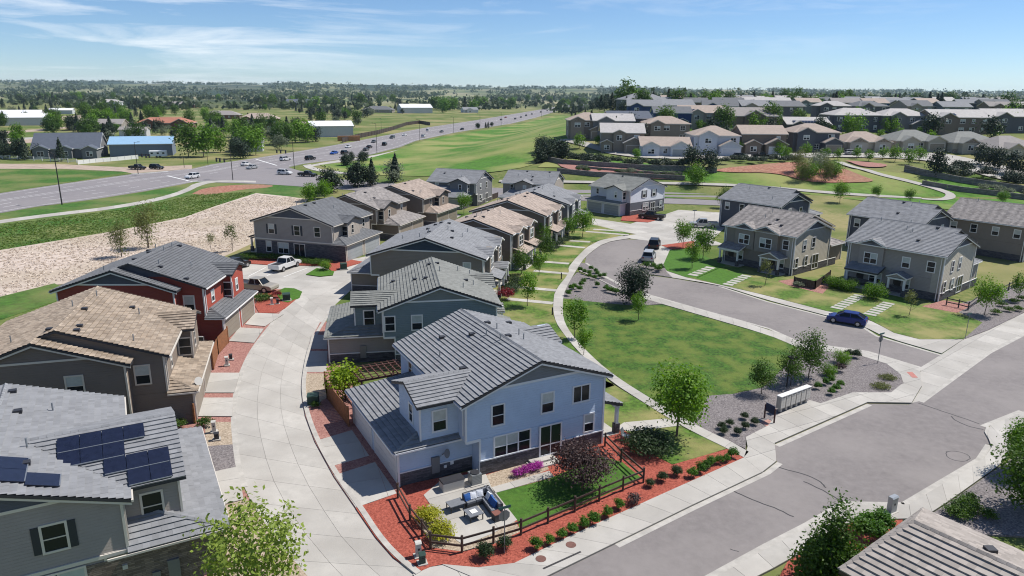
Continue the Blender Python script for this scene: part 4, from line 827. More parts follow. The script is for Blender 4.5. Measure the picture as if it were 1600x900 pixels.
# ------------------------------------------------------------------ houses further off
def roof_simple(h, x0, x1, y0, y1, z, rise, kind, tile, trim, ov=.45, axis='x'):
    """gable or hip roof over a rectangle, ridge along x or y"""
    X0, X1, Y0, Y1 = x0 - ov, x1 + ov, y0 - ov, y1 + ov; rf = empty('roof'); rf.parent = h; TL = TILE[tile]
    if axis == 'x':
        yc = (Y0 + Y1) / 2; ins = (Y1 - Y0) / 2 * .95 if kind == 'hip' else 0; ins = min(ins, (X1 - X0) / 2 - .05)
        ps = [[(X0, Y0, z), (X1, Y0, z), (X1 - ins, yc, z + rise), (X0 + ins, yc, z + rise)], [(X0, Y1, z), (X1, Y1, z), (X1 - ins, yc, z + rise), (X0 + ins, yc, z + rise)]]
        if kind == 'hip': ps += [[(X0, Y0, z), (X0, Y1, z), (X0 + ins, yc, z + rise)], [(X1, Y0, z), (X1, Y1, z), (X1 - ins, yc, z + rise)]]
    else:
        xc = (X0 + X1) / 2; ps = [[(X0, Y0, z), (X0, Y1, z), (xc, Y1, z + rise), (xc, Y0, z + rise)], [(X1, Y0, z), (X1, Y1, z), (xc, Y1, z + rise), (xc, Y0, z + rise)]]
    for p in ps:
        roof_plane(rf, p, TL, 1, 0); MB().slab([(q[0], q[1], q[2] - .01) for q in p], .2).build('fascia', MT[trim], rf)
    return rf
def gable_fill(h, x0, x1, z, rise, ov, yf, mt, depth=.3, axis='y'):
    mb = MB(); xc = (x0 + x1) / 2; r_ = rise * (x1 - x0) / (x1 - x0 + 2 * ov)
    if axis == 'y': mb.prism_y([(x0, z - .05), (x1, z - .05), (xc, z + r_ - .05)], yf, yf + depth)
    else: mb.prism_x([(x0, z - .05), (x1, z - .05), (xc, z + r_ - .05)], yf, yf + depth)
    return mb.build('gable_wall', mt, h)
def house(label, px, w, d, st, face, wall, tile, roof='gable', wings=(), group='houses beyond the terraces', trim='cream', rise=None, win=True, gd='white', pos=None, cat='house', name='house', stone=None, solar=False, fine=True, axis='x', sink=3.0):
    """w in metres; px is the middle of the foot of the front wall; wings are (x0, x1, forward, storeys, garage)"""
    p = pos or GP(*px); h = empty(name, p, R(face), label, cat, group); sc_ = 1.1 if group.startswith(('houses', 'far')) else 1.22; h.scale = (sc_,) * 3; W = WALL[wall]; z = 3.0 * st + .1
    x0, x1 = -w / 2, w / 2
    MB().box(x0, x1, 0, d, -sink, z).build('wall', W, h)
    rise = rise or ((d if axis == 'x' else w) / 2 * .42)
    rf = roof_simple(h, x0, x1, 0, d, z, rise, roof, tile, trim, axis=axis)
    if roof == 'gable':
        if axis == 'x':
            gable_fill(h, 0, d, z, rise, .45, x0, W, axis='x'); gable_fill(h, 0, d, z, rise, .45, x1 - .3, W, axis='x')
        else: gable_fill(h, x0, x1, z, rise, .45, 0, W); gable_fill(h, x0, x1, z, rise, .45, d - .3, W)
    fr = [(x0, x1, 0.0, st)]
    for (a, b, fwd, s_, gar) in wings:
        zz = 3.0 * s_ + .1; a_, b_ = x0 + a * w, x0 + b * w
        MB().box(a_, b_, -fwd, .5, -sink, zz).build('wing_wall', W, h)
        rr = (b_ - a_) / 2 * .55; r2 = empty('roof'); r2.parent = h; back = d * .5 if s_ >= st else 0.2
        xc = (a_ + b_) / 2
        for xe in (a_ - .4, b_ + .4):
            q = [(xe, -fwd - .4, zz), (xe, back, zz), (xc, back, zz + rr), (xc, -fwd - .4, zz + rr)]; roof_plane(r2, q, TILE[tile], 1, 0); MB().slab([(k[0], k[1], k[2] - .01) for k in q], .2).build('fascia', MT[trim], r2)
        gable_fill(h, a_, b_, zz, rr, .4, -fwd, WALL[wall] if not stone else MT[stone])
        if gar: garage_door(h, 1, 'N', -fwd, xc, min(4.9, (b_ - a_) - .8), 2.2, GDOOR[gd], MT[trim])
        if win and (s_ > 1 or not gar): window(h, 1, 'N', -fwd, xc, zz - 2.2, min(1.8, (b_ - a_) * .4), 1.3, trim='white', n=2, parts=False)
    if win:
        cov = [(x0 + a * w, x0 + b * w, s_) for (a, b, f_, s_, g_) in wings]
        for s_ in range(st):
            for i in range(int(w / 4.2)):
                a = x0 + (i + .5) * w / int(w / 4.2) + rnd.uniform(-.5, .5)
                if rnd.random() < .15: continue
                if any(c0 - .7 < a < c1 + .7 and cs > s_ for c0, c1, cs in cov): continue
                window(h, 1, 'N', 0.0, a, 3.0 * s_ + 1.0, rnd.choice((1.0, 1.5, 1.8)), 1.35, trim='white', n=2 if fine else 1, parts=False)
        if fine:
            for s_ in range(st): window(h, 1, 'G', x0, d * .4, 3 * s_ + 1.0, 1.0, 1.3, parts=False); window(h, 1, 'P', x1, d * .4, 3 * s_ + 1.0, 1.0, 1.3, parts=False)
    if stone: MB().box(x0 - .05, x1 + .05, -.06, .1, -.5, 1.0).build('stone_skirting', MT[stone], h)
    if solar:
        for i in range(solar):
            q = [(-w * .35 + i * 1.1, .6, z + .14 + rise * .23), (-w * .35 + i * 1.1 + 1.0, .6, z + .14 + rise * .23), (-w * .35 + i * 1.1 + 1.0, 2.2, z + .14 + rise * .23 + 1.6 * rise / (d / 2 + .45)), (-w * .35 + i * 1.1, 2.2, z + .14 + rise * .23 + 1.6 * rise / (d / 2 + .45))]
            MB().slab(q, .04).build('solar_panel', MT['solar'], h)
    return h
MT['solar'] = mat('solar_cells', C(.012, .016, .035), .18, .2, 3, spec=.5)
MT['whitemetal'] = mat('white_metal_cladding', C(.66, .67, .68), .5, .04, 1)
WALL['metal'] = mat('pale_metal_wall', C(.50, .51, .52), .55, .05, 1); WALL['bluemetal'] = mat('grey_blue_metal_wall', C(.17, .20, .26), .55, .05, 1); WALL['stone'] = MT['stone_t']; WALL['redbrick'] = mat('red_brown_wall', C(.16, .07, .05), .8, .1, 1)
TILE['white'] = mat('white_metal_roof', C(.72, .73, .74), .5, .03, 1, tint=.01); TILE['bluem'] = mat('pale_blue_metal_roof', C(.26, .42, .58), .45, .05, 1, tint=.01)
A = 'houses along the terrace street'
house('brown stone house with tan roof, first at the left of the terrace street', (918, 216), 13.5, 12, 2, 0, 'khaki', 'rose', 'hip', [(.55, .98, 2.5, 1, 1), (.05, .4, 1, 2, 0)], A, stone='stone_t', gd='tan')
house('brown house with pale roof and garage, second on the terrace street', (972, 238), 13.5, 13, 2, -4, 'khaki', 'pale', 'gable', [(.52, 1, 2.5, 1, 1), (.28, .55, .8, 2, 0), (0, .26, 1.2, 1, 0)], A, stone='stone_t', gd='tan')
house('low pale blue house with wide tan roof on the terrace street', (1040, 244.5), 15, 12, 1, -3, 'white', 'rose', 'gable', [(.02, .36, 1.2, 1, 0), (.58, .98, 1.5, 1, 1)], A, trim='white', gd='grey')
house('white house with dark shutters and white garage door on the terrace street', (1118, 243), 14, 13, 2, -2, 'white', 'rose', 'hip', [(.55, 1, 2.8, 1, 1), (.1, .5, .8, 2, 0)], A, trim='white')
house('brown house with tan roof behind parked cars on the terrace street', (1192, 240), 14, 12, 2, 0, 'brown', 'rose', 'gable', [(.05, .4, 2, 1, 0), (.5, .98, 2.5, 1, 1)], A)
house('dark walled house with brown garage gable beside the one-storey beige house', (1273, 237), 15, 12, 2, 2, 'slate', 'rose', 'hip', [(.62, 1, 3, 1, 1), (.06, .45, 1, 2, 0)], A, gd='tan')
house('one-storey beige stone house with tall timber gable window', (1355, 237), 15.5, 12, 1, 3, 'beige', 'rose', 'hip', [(.05, .42, 2, 1, 0), (.62, .95, .8, 1, 0)], A, rise=3.0, stone='stone_t')
house('one-storey beige house with grey hip roof and wide front wing', (1436, 235), 16.5, 13, 1, 5, 'ltan', 'sage', 'hip', [(.08, .42, 1.6, 1, 0), (.6, .97, 1.8, 1, 1)], A, rise=3.2, gd='tan')
house('one-storey beige house with grey hip roof beside the side street', (1525, 238), 17, 13, 1, 8, 'ltan', 'sage', 'hip', [(.1, .45, 2, 1, 0)], A, rise=3.2, stone='stone_t')
house('beige house with taupe roof at the right edge of the terrace street', (1592, 247), 17, 13, 1, 14, 'ltan', 'taupe', 'hip', [(.1, .45, 2, 1, 0), (.6, .9, 1, 1, 0)], A, rise=3.4)
B = 'houses in the second row on the rise'
house('blue-grey house with dark roof at the left of the second row', (985, 212), 15, 11, 2, 8, 'slate', 'slate', 'gable', [(.1, .4, 1, 2, 0)], B, trim='white')
house('white-roofed house between the two left terrace houses', (958, 217), 14, 11, 2, 0, 'grey', 'pale', 'gable', [(.1, .5, 1, 2, 0)], B)
house('brown house with tan hip roof behind the low pale blue house', (1042, 222), 15, 11, 2, 0, 'khaki', 'rose', 'hip', [(.1, .4, 1, 2, 0)], B)
house('navy blue house with white trim behind the terrace houses', (1050, 202), 14, 11, 2, -3, 'navy', 'dgrey', 'gable', [(.1, .45, 1, 2, 0), (.6, .9, 1, 1, 0)], B, trim='white')
house('tan-roofed house with skylight beside the navy house', (1097, 202), 17, 13, 2, 0, 'beige', 'rose', 'gable', [(.2, .5, 1, 2, 0)], B, solar=3)
house('large brown house with tan roof above the parked cars', (1172, 208), 19, 14, 2, 3, 'brown', 'taupe', 'gable', [(.35, .75, 1, 2, 0)], B)
house('dark house with a row of solar panels on its pale roof', (1263, 208), 16, 12, 1, 0, 'slate', 'pale', 'gable', [(.1, .4, 1, 1, 0), (.65, .95, 1, 1, 0)], B, solar=9)
house('dark two-storey house with pale hip roof and upper window row', (1338, 206), 18, 12, 2, 2, 'slate', 'pale', 'hip', [], B)
house('dark house with pale hip roof and deck in the second row', (1413, 207), 18, 12, 2, 3, 'grey', 'pale', 'hip', [(.15, .45, 1, 2, 0), (.6, .95, 1.5, 1, 0)], B)
house('tall brown house with solar panels on its pale roof', (1500, 210), 21, 13, 2, 4, 'brown', 'pale', 'gable', [(.05, .35, 1.5, 2, 0)], B, solar=5)
house('dark house with white roof at the right edge of the second row', (1582, 208), 20, 13, 2, 6, 'slate', 'pale', 'gable', [(.1, .4, 1, 2, 0)], B)
rh = random.Random(11); n_far = 0
far_words = ['leftmost'] + [w_ + ' from left' for w_ in ('second', 'third', 'fourth', 'fifth', 'sixth', 'seventh', 'eighth', 'ninth', 'tenth', 'eleventh', 'twelfth', 'thirteenth')]
for row, (py, xs) in enumerate(((187, [1000, 1060, 1120, 1190, 1240, 1300, 1370, 1440, 1500, 1565, 1620]), (178, [1005, 1045, 1085, 1130, 1180, 1215, 1265, 1315, 1365, 1410, 1460, 1510, 1560]), (171, [1050, 1100, 1150, 1200, 1240, 1285, 1330, 1380, 1430, 1480, 1530, 1580]), (166, [1120, 1170, 1215, 1265, 1320, 1365, 1420, 1465, 1520, 1570]))):
    for i, x in enumerate(xs):
        pw = rh.choice(['slate', 'grey', 'brown', 'taupe', 'beige', 'slate', 'khaki', 'navy']); tl = rh.choice(['grey', 'pale', 'rose', 'taupe', 'grey', 'dgrey'])
        p = GP(x + rh.uniform(-8, 8), py + rh.uniform(-1, 1)); wn = dict(slate='slate grey', grey='grey', brown='brown', taupe='taupe', beige='beige', khaki='khaki', navy='navy')[pw]
        house('%s house with %s roof, %s in the %s far row' % (wn, dict(grey='grey', pale='pale', rose='rose tan', taupe='taupe', dgrey='dark grey')[tl], far_words[i], ('nearest', 'second', 'third', 'farthest')[row]), None, rh.uniform(13, 17), rh.uniform(10, 13), 2, rh.uniform(-12, 14), pw, tl, rh.choice(['gable', 'hip', 'gable']), [(.1, .45, 1, 2, 0)] if rh.random() < .6 else [], 'far houses of the right hand suburb', pos=p, fine=False)
# ---- rural buildings on the left
Rg = 'scattered rural buildings'
house('dark roofed country house with white porch gables behind the white fence', (105, 247), 19, 13, 1, 18, 'grey', 'slate', 'gable', [(.02, .25, 1.5, 1, 0), (.4, .6, 1.8, 1, 0), (.78, 1, 4, 1, 0)], Rg, trim='white', rise=4.6, win=True)
house('grey metal barn with pale blue roof beside the white tanks', (222, 244), 19, 13, 1.3, 20, 'bluemetal', 'bluem', 'gable', [], Rg, rise=2.2, cat='barn', name='barn', win=False, axis='x')
house('white metal shed with white roof, nearer of the pair on the far left', (46, 196), 24, 15, 1.5, 25, 'metal', 'white', 'gable', [], Rg, rise=2.4, cat='shed', name='shed', win=False, trim='white')
house('white roofed open shed, farther of the pair on the far left', (32, 184), 26, 15, 1, 25, 'metal', 'white', 'gable', [], Rg, rise=2.4, cat='shed', name='shed', win=False, trim='white')
house('small white roofed stable on the bare ground left', (95, 178), 18, 8, 1, 15, 'metal', 'white', 'gable', [], Rg, cat='shed', name='shed', win=False, trim='white')
house('long house with red tile roof among the trees', (256, 201), 30, 14, 1, 12, 'redbrick', 'redt', 'hip', [(.65, .95, 2, 1, 0), (.1, .4, 1, 1, 0)], Rg)
house('brown two-storey villa with tan roof, left of the white warehouse', (405, 203), 22, 14, 2, 15, 'redbrick', 'rose', 'hip', [(.1, .35, 2, 2, 0), (.6, .9, 1, 1, 0)], Rg, trim='brownbd')
house('brown outbuilding with tan roof beside the white warehouse', (478, 206), 14, 10, 1, 12, 'redbrick', 'rose', 'hip', [], Rg, trim='brownbd')
house('white metal warehouse with small dark door by the highway', (520, 214), 20, 14, 1.7, 22, 'metal', 'white', 'gable', [], Rg, rise=2.2, cat='warehouse', name='warehouse', win=False, trim='white')
house('white metal barn near the top of the grass slope', (652, 177), 32, 20, 1.8, 22, 'metal', 'white', 'gable', [], Rg, rise=3.5, cat='barn', name='barn', win=False, trim='white')
house('dark two-storey house with white trim on the far rise', (468, 168), 34, 20, 2, 5, 'slate', 'slate', 'gable', [(.1, .4, 2, 2, 0), (.6, .9, 2, 1, 0)], Rg, trim='white')
house('grey farmhouse behind the dark pines', (590, 176), 30, 16, 1, 0, 'taupe', 'dgrey', 'hip', [(.1, .4, 2, 1, 0)], Rg)
house('white gabled cottage in the bright trees by the highway', (736, 176), 16, 12, 1, 20, 'white', 'grey', 'gable', [(.2, .6, 2, 1, 0)], Rg, trim='white')
house('low brown barn with pale roof on the meadow', (280, 168), 40, 18, 1, 8, 'redbrick', 'taupe', 'gable', [(.6, .95, 2, 1, 0)], Rg, cat='barn', name='barn', win=False)
house('brown house with low roof behind the silver trees', (345, 186), 26, 14, 1, 10, 'redbrick', 'taupe', 'hip', [(.1, .4, 2, 1, 0)], Rg)
house('small white garage with grey roof right of the big cottonwood', (388, 237), 10, 8, 1, 15, 'metal', 'dgrey', 'gable', [], Rg, cat='garage', name='garage_building', win=False, trim='white')
house('brown roofed bungalow in the shrubs behind the country house', (150, 203), 26, 12, 1, 10, 'taupe', 'taupe', 'gable', [], Rg)
house('white horse shelter beside the dirt paddock', (208, 213), 12, 6, 1, 10, 'metal', 'taupe', 'gable', [], Rg, cat='shed', name='shed', win=False)
house('white house with pale roof high among the far left trees', (168, 168), 26, 14, 2, 5, 'white', 'pale', 'hip', [], Rg, trim='white')
house('dark brown house beside the highway near its crest', (908, 172), 40, 20, 1, 10, 'redbrick', 'dgrey', 'hip', [], Rg)
house('grey house roof behind the evergreens at the top of the hill', (1010, 176), 22, 14, 2, 10, 'grey', 'grey', 'hip', [(.1, .4, 2, 2, 0)], Rg)
# container, tanks, fences
c = GP(545, 220); MB().box(-6, 6, -1.25, 1.25, 0, 2.6).build('shipping_container_body', mat('rust_orange_steel', C(.42, .2, .09), .7, .15, 1)).name = 'shipping_container'
o = bpy.data.objects['shipping_container']; o.location = c; o.rotation_euler = (0, 0, R(15)); tag(o, 'orange tan shipping container beside the white warehouse', 'container')
def rail_fence(name, label, px, h_, step, m, group, slats=3, solid=False, w=.1):
    p = [GP(*q) for q in px]; f = empty(name, p[0], 0, label, 'fence', group); o0 = p[0]
    for i in range(len(p) - 1):
        a, b = p[i] - o0, p[i + 1] - o0; n = max(1, int((b - a).length / step))
        for k in range(n + (i == len(p) - 2)):
            q = a + (b - a) * (k / n); g = T(q.x + o0.x, q.y + o0.y) - o0.z
            MB().box(q.x - w, q.x + w, q.y - w, q.y + w, g - .1, g + h_ + .08).build('post', MT[m], f)
            if k < n:
                r_ = a + (b - a) * ((k + 1) / n); g2 = T(r_.x + o0.x, r_.y + o0.y) - o0.z
                if solid: MB().add([(q.x, q.y, g), (r_.x, r_.y, g2), (r_.x, r_.y, g2 + h_), (q.x, q.y, g + h_)], [(0, 1, 2, 3)]).build('panel', MT[m], f)
                else:
                    for s_ in range(slats): z = h_ * (s_ + .8) / slats; MB().bar((q.x, q.y, g + z), (r_.x, r_.y, g2 + z), .06, .14).build('rail', MT[m], f)
    return f
rail_fence('white_fence', 'white rail fence along the gravel road before the country house', [(-20, 247), (40, 250), (120, 254.5)], 1.4, 4.0, 'white', None)
rail_fence('board_fence', 'long dark brown board fence curving along the highway bank', [(535, 223), (560, 216), (590, 210), (615, 203), (635, 196), (655, 193), (672, 196)], 2.6, 6.0, 'brownbd', None, solid=True)
rail_fence('paddock_fence', 'low dark fence around the paddock behind the barn', [(130, 222), (200, 224), (260, 219)], 1.3, 6.0, 'brownbd', None, slats=2)
rail_fence('vinyl_fence', 'solid white vinyl fence from the country house to the blue-roofed barn', [(122, 257), (150, 254), (185, 251), (216, 248)], 1.5, 2.4, 'white', None, solid=True, w=.07)
t_ = empty('camper_trailer', GP(248, 246), R(18), 'white camper trailer parked beside the blue-roofed barn', 'trailer')
MB().prism_x([(-1.1, .5), (1.1, .5), (1.1, 2.5), (.9, 2.8), (-.9, 2.8), (-1.1, 2.5)], -3.2, 3.2).build('body', MT['whitemetal'], t_)
for k in (-.6, .6): MB().cyl((k, -1.15, .4), (k, 1.15, .4), .38, n=10).build('wheel', MT['dark'], t_)
for k in (-2.2, 0, 2.0): MB().box(k - .4, k + .4, -1.13, -1.09, 1.5, 2.1).build('window', MT['glass'], t_)
# retaining walls of the terraces
MT['blockwall'] = mat('retaining_blocks', C(.22, .20, .185), .9, .25, .8, stone=True)
def retaining(label, px, h_, dz=0.0):
    p = [GP(*q) for q in px]; w = empty('retaining_wall', p[0], 0, label, 'retaining wall', 'terrace walls'); o0 = p[0]
    for i in range(len(p) - 1):
        a, b = p[i] - o0, p[i + 1] - o0; n = max(1, int((b - a).length / 2.4)); d = (b - a).normalized(); nr = Vector((-d.y, d.x, 0)).normalized() * .5
        for k in range(n):
            q, r_ = a + (b - a) * (k / n), a + (b - a) * ((k + .985) / n)
            for c_ in range(3):
                z0, z1 = h_ * c_ / 3, h_ * (c_ + .96) / 3; j = nr * (.02 * c_)
                MB().add([tuple(Vector((e.x, e.y, e.z + z)) + j + s_) for z in (z0 - (.6 if c_ == 0 else 0), z1) for e, s_ in ((q, Vector()), (r_, Vector()), (r_, nr), (q, nr))], [(0, 1, 2, 3), (4, 5, 6, 7), (0, 1, 5, 4), (1, 2, 6, 5), (2, 3, 7, 6), (3, 0, 4, 7)]).build('block', MT['blockwall'], w)
retaining('upper curved block wall below the evergreen hedge', [(845, 251), (880, 258), (940, 262), (1000, 266), (1070, 268), (1120, 271)], 1.7)
retaining('lower block wall behind the white house', [(870, 270), (930, 276), (1010, 279), (1070, 282)], 1.4)
retaining('middle block wall behind planted boulders', [(900, 264), (1000, 272), (1066, 275)], 1.0)
retaining('upper block wall along the side street at right', [(1412, 267), (1450, 276), (1500, 286), (1560, 295), (1625, 304)], 1.8)
retaining('lower block wall along the side street at right', [(1440, 290), (1500, 300), (1560, 307), (1625, 316)], 1.5)
# ------------------------------------------------------------------ vegetation
LF = dict(bright2=leafmat('fresh_yellow_green_leaf', C(.09, .15, .02), C(.30, .38, .07)), bright=leafmat('bright_green_leaf', C(.05, .13, .008), C(.18, .33, .022)), lime=leafmat('lime_leaf', C(.16, .26, .015), C(.38, .48, .04)), mid=leafmat('green_leaf', C(.025, .068, .008), C(.10, .18, .022)),
          dark=leafmat('dark_green_leaf', C(.012, .03, .010), C(.05, .085, .025), .2), ever=leafmat('evergreen_needle', C(.012, .026, .014), C(.045, .07, .035), .12), sage=leafmat('silver_green_leaf', C(.10, .13, .08), C(.24, .27, .18)),
          purple=leafmat('purple_brown_leaf', C(.03, .016, .016), C(.12, .075, .068), .15), redl=leafmat('red_leaf', C(.10, .01, .018), C(.26, .03, .04)), gold=leafmat('yellow_green_leaf', C(.24, .26, .015), C(.52, .50, .05)), bloom=leafmat('magenta_bloom', C(.25, .02, .2), C(.5, .06, .42), .3),
          olive=leafmat('olive_leaf', C(.06, .08, .02), C(.19, .21, .06)), grass=leafmat('grass_blade', C(.03, .09, .008), C(.11, .24, .022)), straw=leafmat('straw_blade', C(.52, .43, .34), C(.74, .65, .56), .2), grass2=leafmat('verge_blade', C(.07, .13, .02), C(.2, .27, .07)), far=leafmat('far_leaf', C(.03, .05, .022), C(.11, .14, .055), .2))
MT['bark'] = mat('bark', C(.13, .10, .08), .9, .3, 6, bump=.6, bscale=20)
MT['bark_d'] = mat('dark_bark', C(.06, .045, .035), .9, .3, 6)
def leaf_mesh(name, P, N, size, mt, rs, tint, aspect=.55):
    """many single leaves: P centres, N facing, one quad each"""
    n = len(P); a = rs.normal(size=(n, 3)); t1 = np.cross(N, a); t1 /= np.linalg.norm(t1, axis=1)[:, None] + 1e-9; t2 = np.cross(N, t1); t2 /= np.linalg.norm(t2, axis=1)[:, None] + 1e-9
    s = (size * (.65 + .7 * rs.random(n)))[:, None]
    V = np.stack([P - t1 * s * .5, P + t2 * s * aspect * .5 - t1 * s * .05, P + t1 * s * .5, P - t2 * s * aspect * .5 - t1 * s * .05], 1).reshape(-1, 3)
    me = bpy.data.meshes.new(name); me.vertices.add(4 * n); me.vertices.foreach_set('co', V.ravel()); me.loops.add(4 * n); me.loops.foreach_set('vertex_index', np.arange(4 * n, dtype=np.int32))
    me.polygons.add(n); me.polygons.foreach_set('loop_start', np.arange(0, 4 * n, 4, dtype=np.int32)); me.polygons.foreach_set('loop_total', np.full(n, 4, dtype=np.int32))
    me.update(calc_edges=True); me.materials.append(mt)
    at = me.attributes.new('tint', 'FLOAT', 'FACE'); at.data.foreach_set('value', np.clip(tint, 0, 1).astype(np.float32))
    return me
def crown(seed, n, rx, rz, zc, size, mt, shape='round', clumps=26, spread=.30, gap=.25):
    """leaves gathered in clumps through the crown's volume, uneven outline"""
    rs = np.random.RandomState(seed); cs = []
    while len(cs) < clumps:
        p = rs.uniform(-1, 1, 3)
        r_ = np.linalg.norm(p)
        if shape == 'cone':
            hgt = (p[2] + 1) / 2
            if np.hypot(p[0], p[1]) > (1 - hgt) * (.92 + .25 * rs.rand()) + .05: continue
        elif shape == 'dome':
            if p[2] < -.15 or r_ > 1: continue
            if r_ < .5 and rs.rand() < .7: continue
        elif shape == 'vase':
            hgt = (p[2] + 1) / 2
            if np.hypot(p[0], p[1]) > .25 + .7 * hgt ** .7 or (hgt > .8 and np.hypot(p[0], p[1]) > .75): continue
        else:
            if r_ > 1 or (r_ < .55 and rs.rand() < .65): continue
        cs.append(p)
    cs = np.array(cs); csz = rs.uniform(.6, 1.25, clumps); ct = rs.rand(clumps)
    k = rs.choice(clumps, n, p=csz / csz.sum()); d = rs.normal(size=(n, 3)) * spread * csz[k][:, None]; d *= np.minimum(1, 1.5 * spread / (np.linalg.norm(d, axis=1) + 1e-9))[:, None] ** .3
    Q = cs[k] * .82 + d
    if shape in ('round', 'vase', 'dome'): Q[:, 2] = np.maximum(Q[:, 2], -1.05 if shape != 'dome' else -.05)
    P = Q * np.array([rx, rx, rz]) + np.array([0, 0, zc])
    N = Q * .6 + rs.normal(size=(n, 3)) * .6 + np.array([0, 0, .5]); N /= np.linalg.norm(N, axis=1)[:, None] + 1e-9
    tint = .55 * ct[k] + .45 * rs.rand(n)
    return leaf_mesh('crown', P, N, size, mt, rs, tint)
def conifer(seed, h, r, mt, n, size, zb=.08):
    rs = np.random.RandomState(seed); t_ = rs.rand(n) ** .75; lay = np.floor(t_ * 11) / 11; ang = rs.rand(n) * 2 * np.pi
    lob = .72 + .3 * np.sin(ang * 5 + lay * 40) + .15 * rs.rand(n); rad = r * (1 - t_) ** .85 * lob * (.35 + .65 * rs.rand(n) ** .4) + .05
    z = h * (zb + (1 - zb) * t_) - rad * .18 + rs.normal(size=n) * .03 * h
    P = np.stack([np.cos(ang) * rad, np.sin(ang) * rad, z], 1); N = np.stack([np.cos(ang) * .7, np.sin(ang) * .7, np.full(n, .7)], 1) + rs.normal(size=(n, 3)) * .35
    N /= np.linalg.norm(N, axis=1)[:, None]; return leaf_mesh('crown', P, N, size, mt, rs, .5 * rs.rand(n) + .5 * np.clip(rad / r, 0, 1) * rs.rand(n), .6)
def trunk_mesh(seed, h, r, mt, limbs=6, crown_r=1.5, zc=None, multi=1, lean=.06):
    rs = random.Random(seed); mb = MB(); zc = zc or h
    for q in range(multi):
        a0 = rs.uniform(0, 6.28); off = Vector((math.cos(a0), math.sin(a0), 0)) * (r * 1.2 if multi > 1 else 0); pts_ = [off]; n = 6
        for i in range(1, n + 1): pts_.append(pts_[-1] + Vector((rs.uniform(-lean, lean) * h / n * 2 + off.x * .4, rs.uniform(-lean, lean) * h / n * 2 + off.y * .4, h / n)))
        for i in range(n): mb.cyl(pts_[i], pts_[i + 1], r * (1 - .13 * i), r * (1 - .13 * (i + 1)), n=7)
        for i in range(limbs):
            k = rs.randint(2, n - 1); a = rs.uniform(0, 6.28); b = pts_[k]; L_ = crown_r * rs.uniform(.45, .9)
            m_ = b + Vector((math.cos(a) * L_ * .5, math.sin(a) * L_ * .5, L_ * .35)); e = m_ + Vector((math.cos(a) * L_ * .45, math.sin(a) * L_ * .45, L_ * .5))
            mb.cyl(b, m_, r * .45, r * .28, n=5); mb.cyl(m_, e, r * .28, r * .08, n=5)
    return mb.mesh('trunk', mt)
PROTO = {}
def proto(key, cm, tm): PROTO[key] = (cm, tm)
# size 1 prototypes: crown about 1 m radius scaled later by metres; h is the total height in metres
def mk(key, h, rx, n, size, leaf, shape='round', clumps=26, bark='bark', trunk=.3, tr=None, limbs=7, spread=.3, seed=1, multi=1):
    if shape == 'cone_ever': proto(key, conifer(seed, h, rx, LF[leaf], n, size), trunk_mesh(seed, h * .7, h * .018 + .03, MT['bark_d'], 2, rx * .5)); return
    zb = h * trunk; rz = (h - zb) / 2; proto(key, crown(seed, n, rx, rz, zb + rz, size, LF[leaf], shape, clumps, spread), trunk_mesh(seed, zb + rz * .9, tr or (h * .012 + .03), MT[bark], limbs, rx, multi=multi))
mk('big_ash', 6.4, 2.3, 5200, .26, 'bright', 'round', 44, trunk=.18, seed=3, tr=.11, limbs=9, spread=.24)
mk('park_tree', 4.2, 1.5, 2600, .2, 'mid', 'round', 30, trunk=.22, seed=5, tr=.06)
mk('young_tree', 3.9, 1.15, 1500, .19, 'bright', 'round', 22, trunk=.28, seed=6, tr=.045, spread=.25)
mk('sparse_tree', 3.6, 1.1, 650, .17, 'olive', 'vase', 18, trunk=.3, seed=7, tr=.045, spread=.22)
mk('dense_pine', 5.6, 2.3, 5200, .26, 'ever', 'round', 36, trunk=.06, seed=8, bark='bark_d', spread=.28)
mk('front_poplar', 7.2, 2.9, 3300, .27, 'bright2', 'round', 52, trunk=.12, seed=9, tr=.09, limbs=16, spread=.16)
mk('dark_tree', 6.4, 2.2, 15000, .2, 'mid', 'cone', 80, trunk=.02, seed=10, tr=.1, spread=.2)
mk('shade_tree', 6.2, 3.3, 8500, .27, 'mid', 'round', 46, trunk=.14, seed=12, tr=.12, spread=.22)
mk('street_tree', 5.2, 1.6, 2400, .24, 'bright', 'round', 28, trunk=.2, seed=14, tr=.06)
mk('willow_young', 5.5, 1.9, 2200, .22, 'olive', 'vase', 30, trunk=.1, seed=15, tr=.05, multi=3)
for i in range(3):
    mk('cotton%d' % i, 13, 5.2, 1500, .95, 'mid', 'round', 26, trunk=.1, seed=20 + i, spread=.27)
    mk('green%d' % i, 11, 4.8, 1300, .9, 'bright', 'round', 22, trunk=.1, seed=30 + i, spread=.27)
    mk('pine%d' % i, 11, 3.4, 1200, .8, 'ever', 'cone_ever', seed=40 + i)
    mk('evergreen%d' % i, 9, 4.0, 1300, .8, 'ever', 'round', 22, trunk=.05, seed=50 + i, spread=.28)
    mk('silver%d' % i, 8, 4.2, 1000, .75, 'sage', 'round', 20, trunk=.08, seed=60 + i, spread=.28)
    mk('yard%d' % i, 5.0, 1.9, 900, .42, 'bright', 'round', 20, trunk=.2, seed=70 + i)
    mk('hedge%d' % i, 2.6, 1.9, 900, .38, 'ever', 'dome', 18, trunk=.0, seed=80 + i)
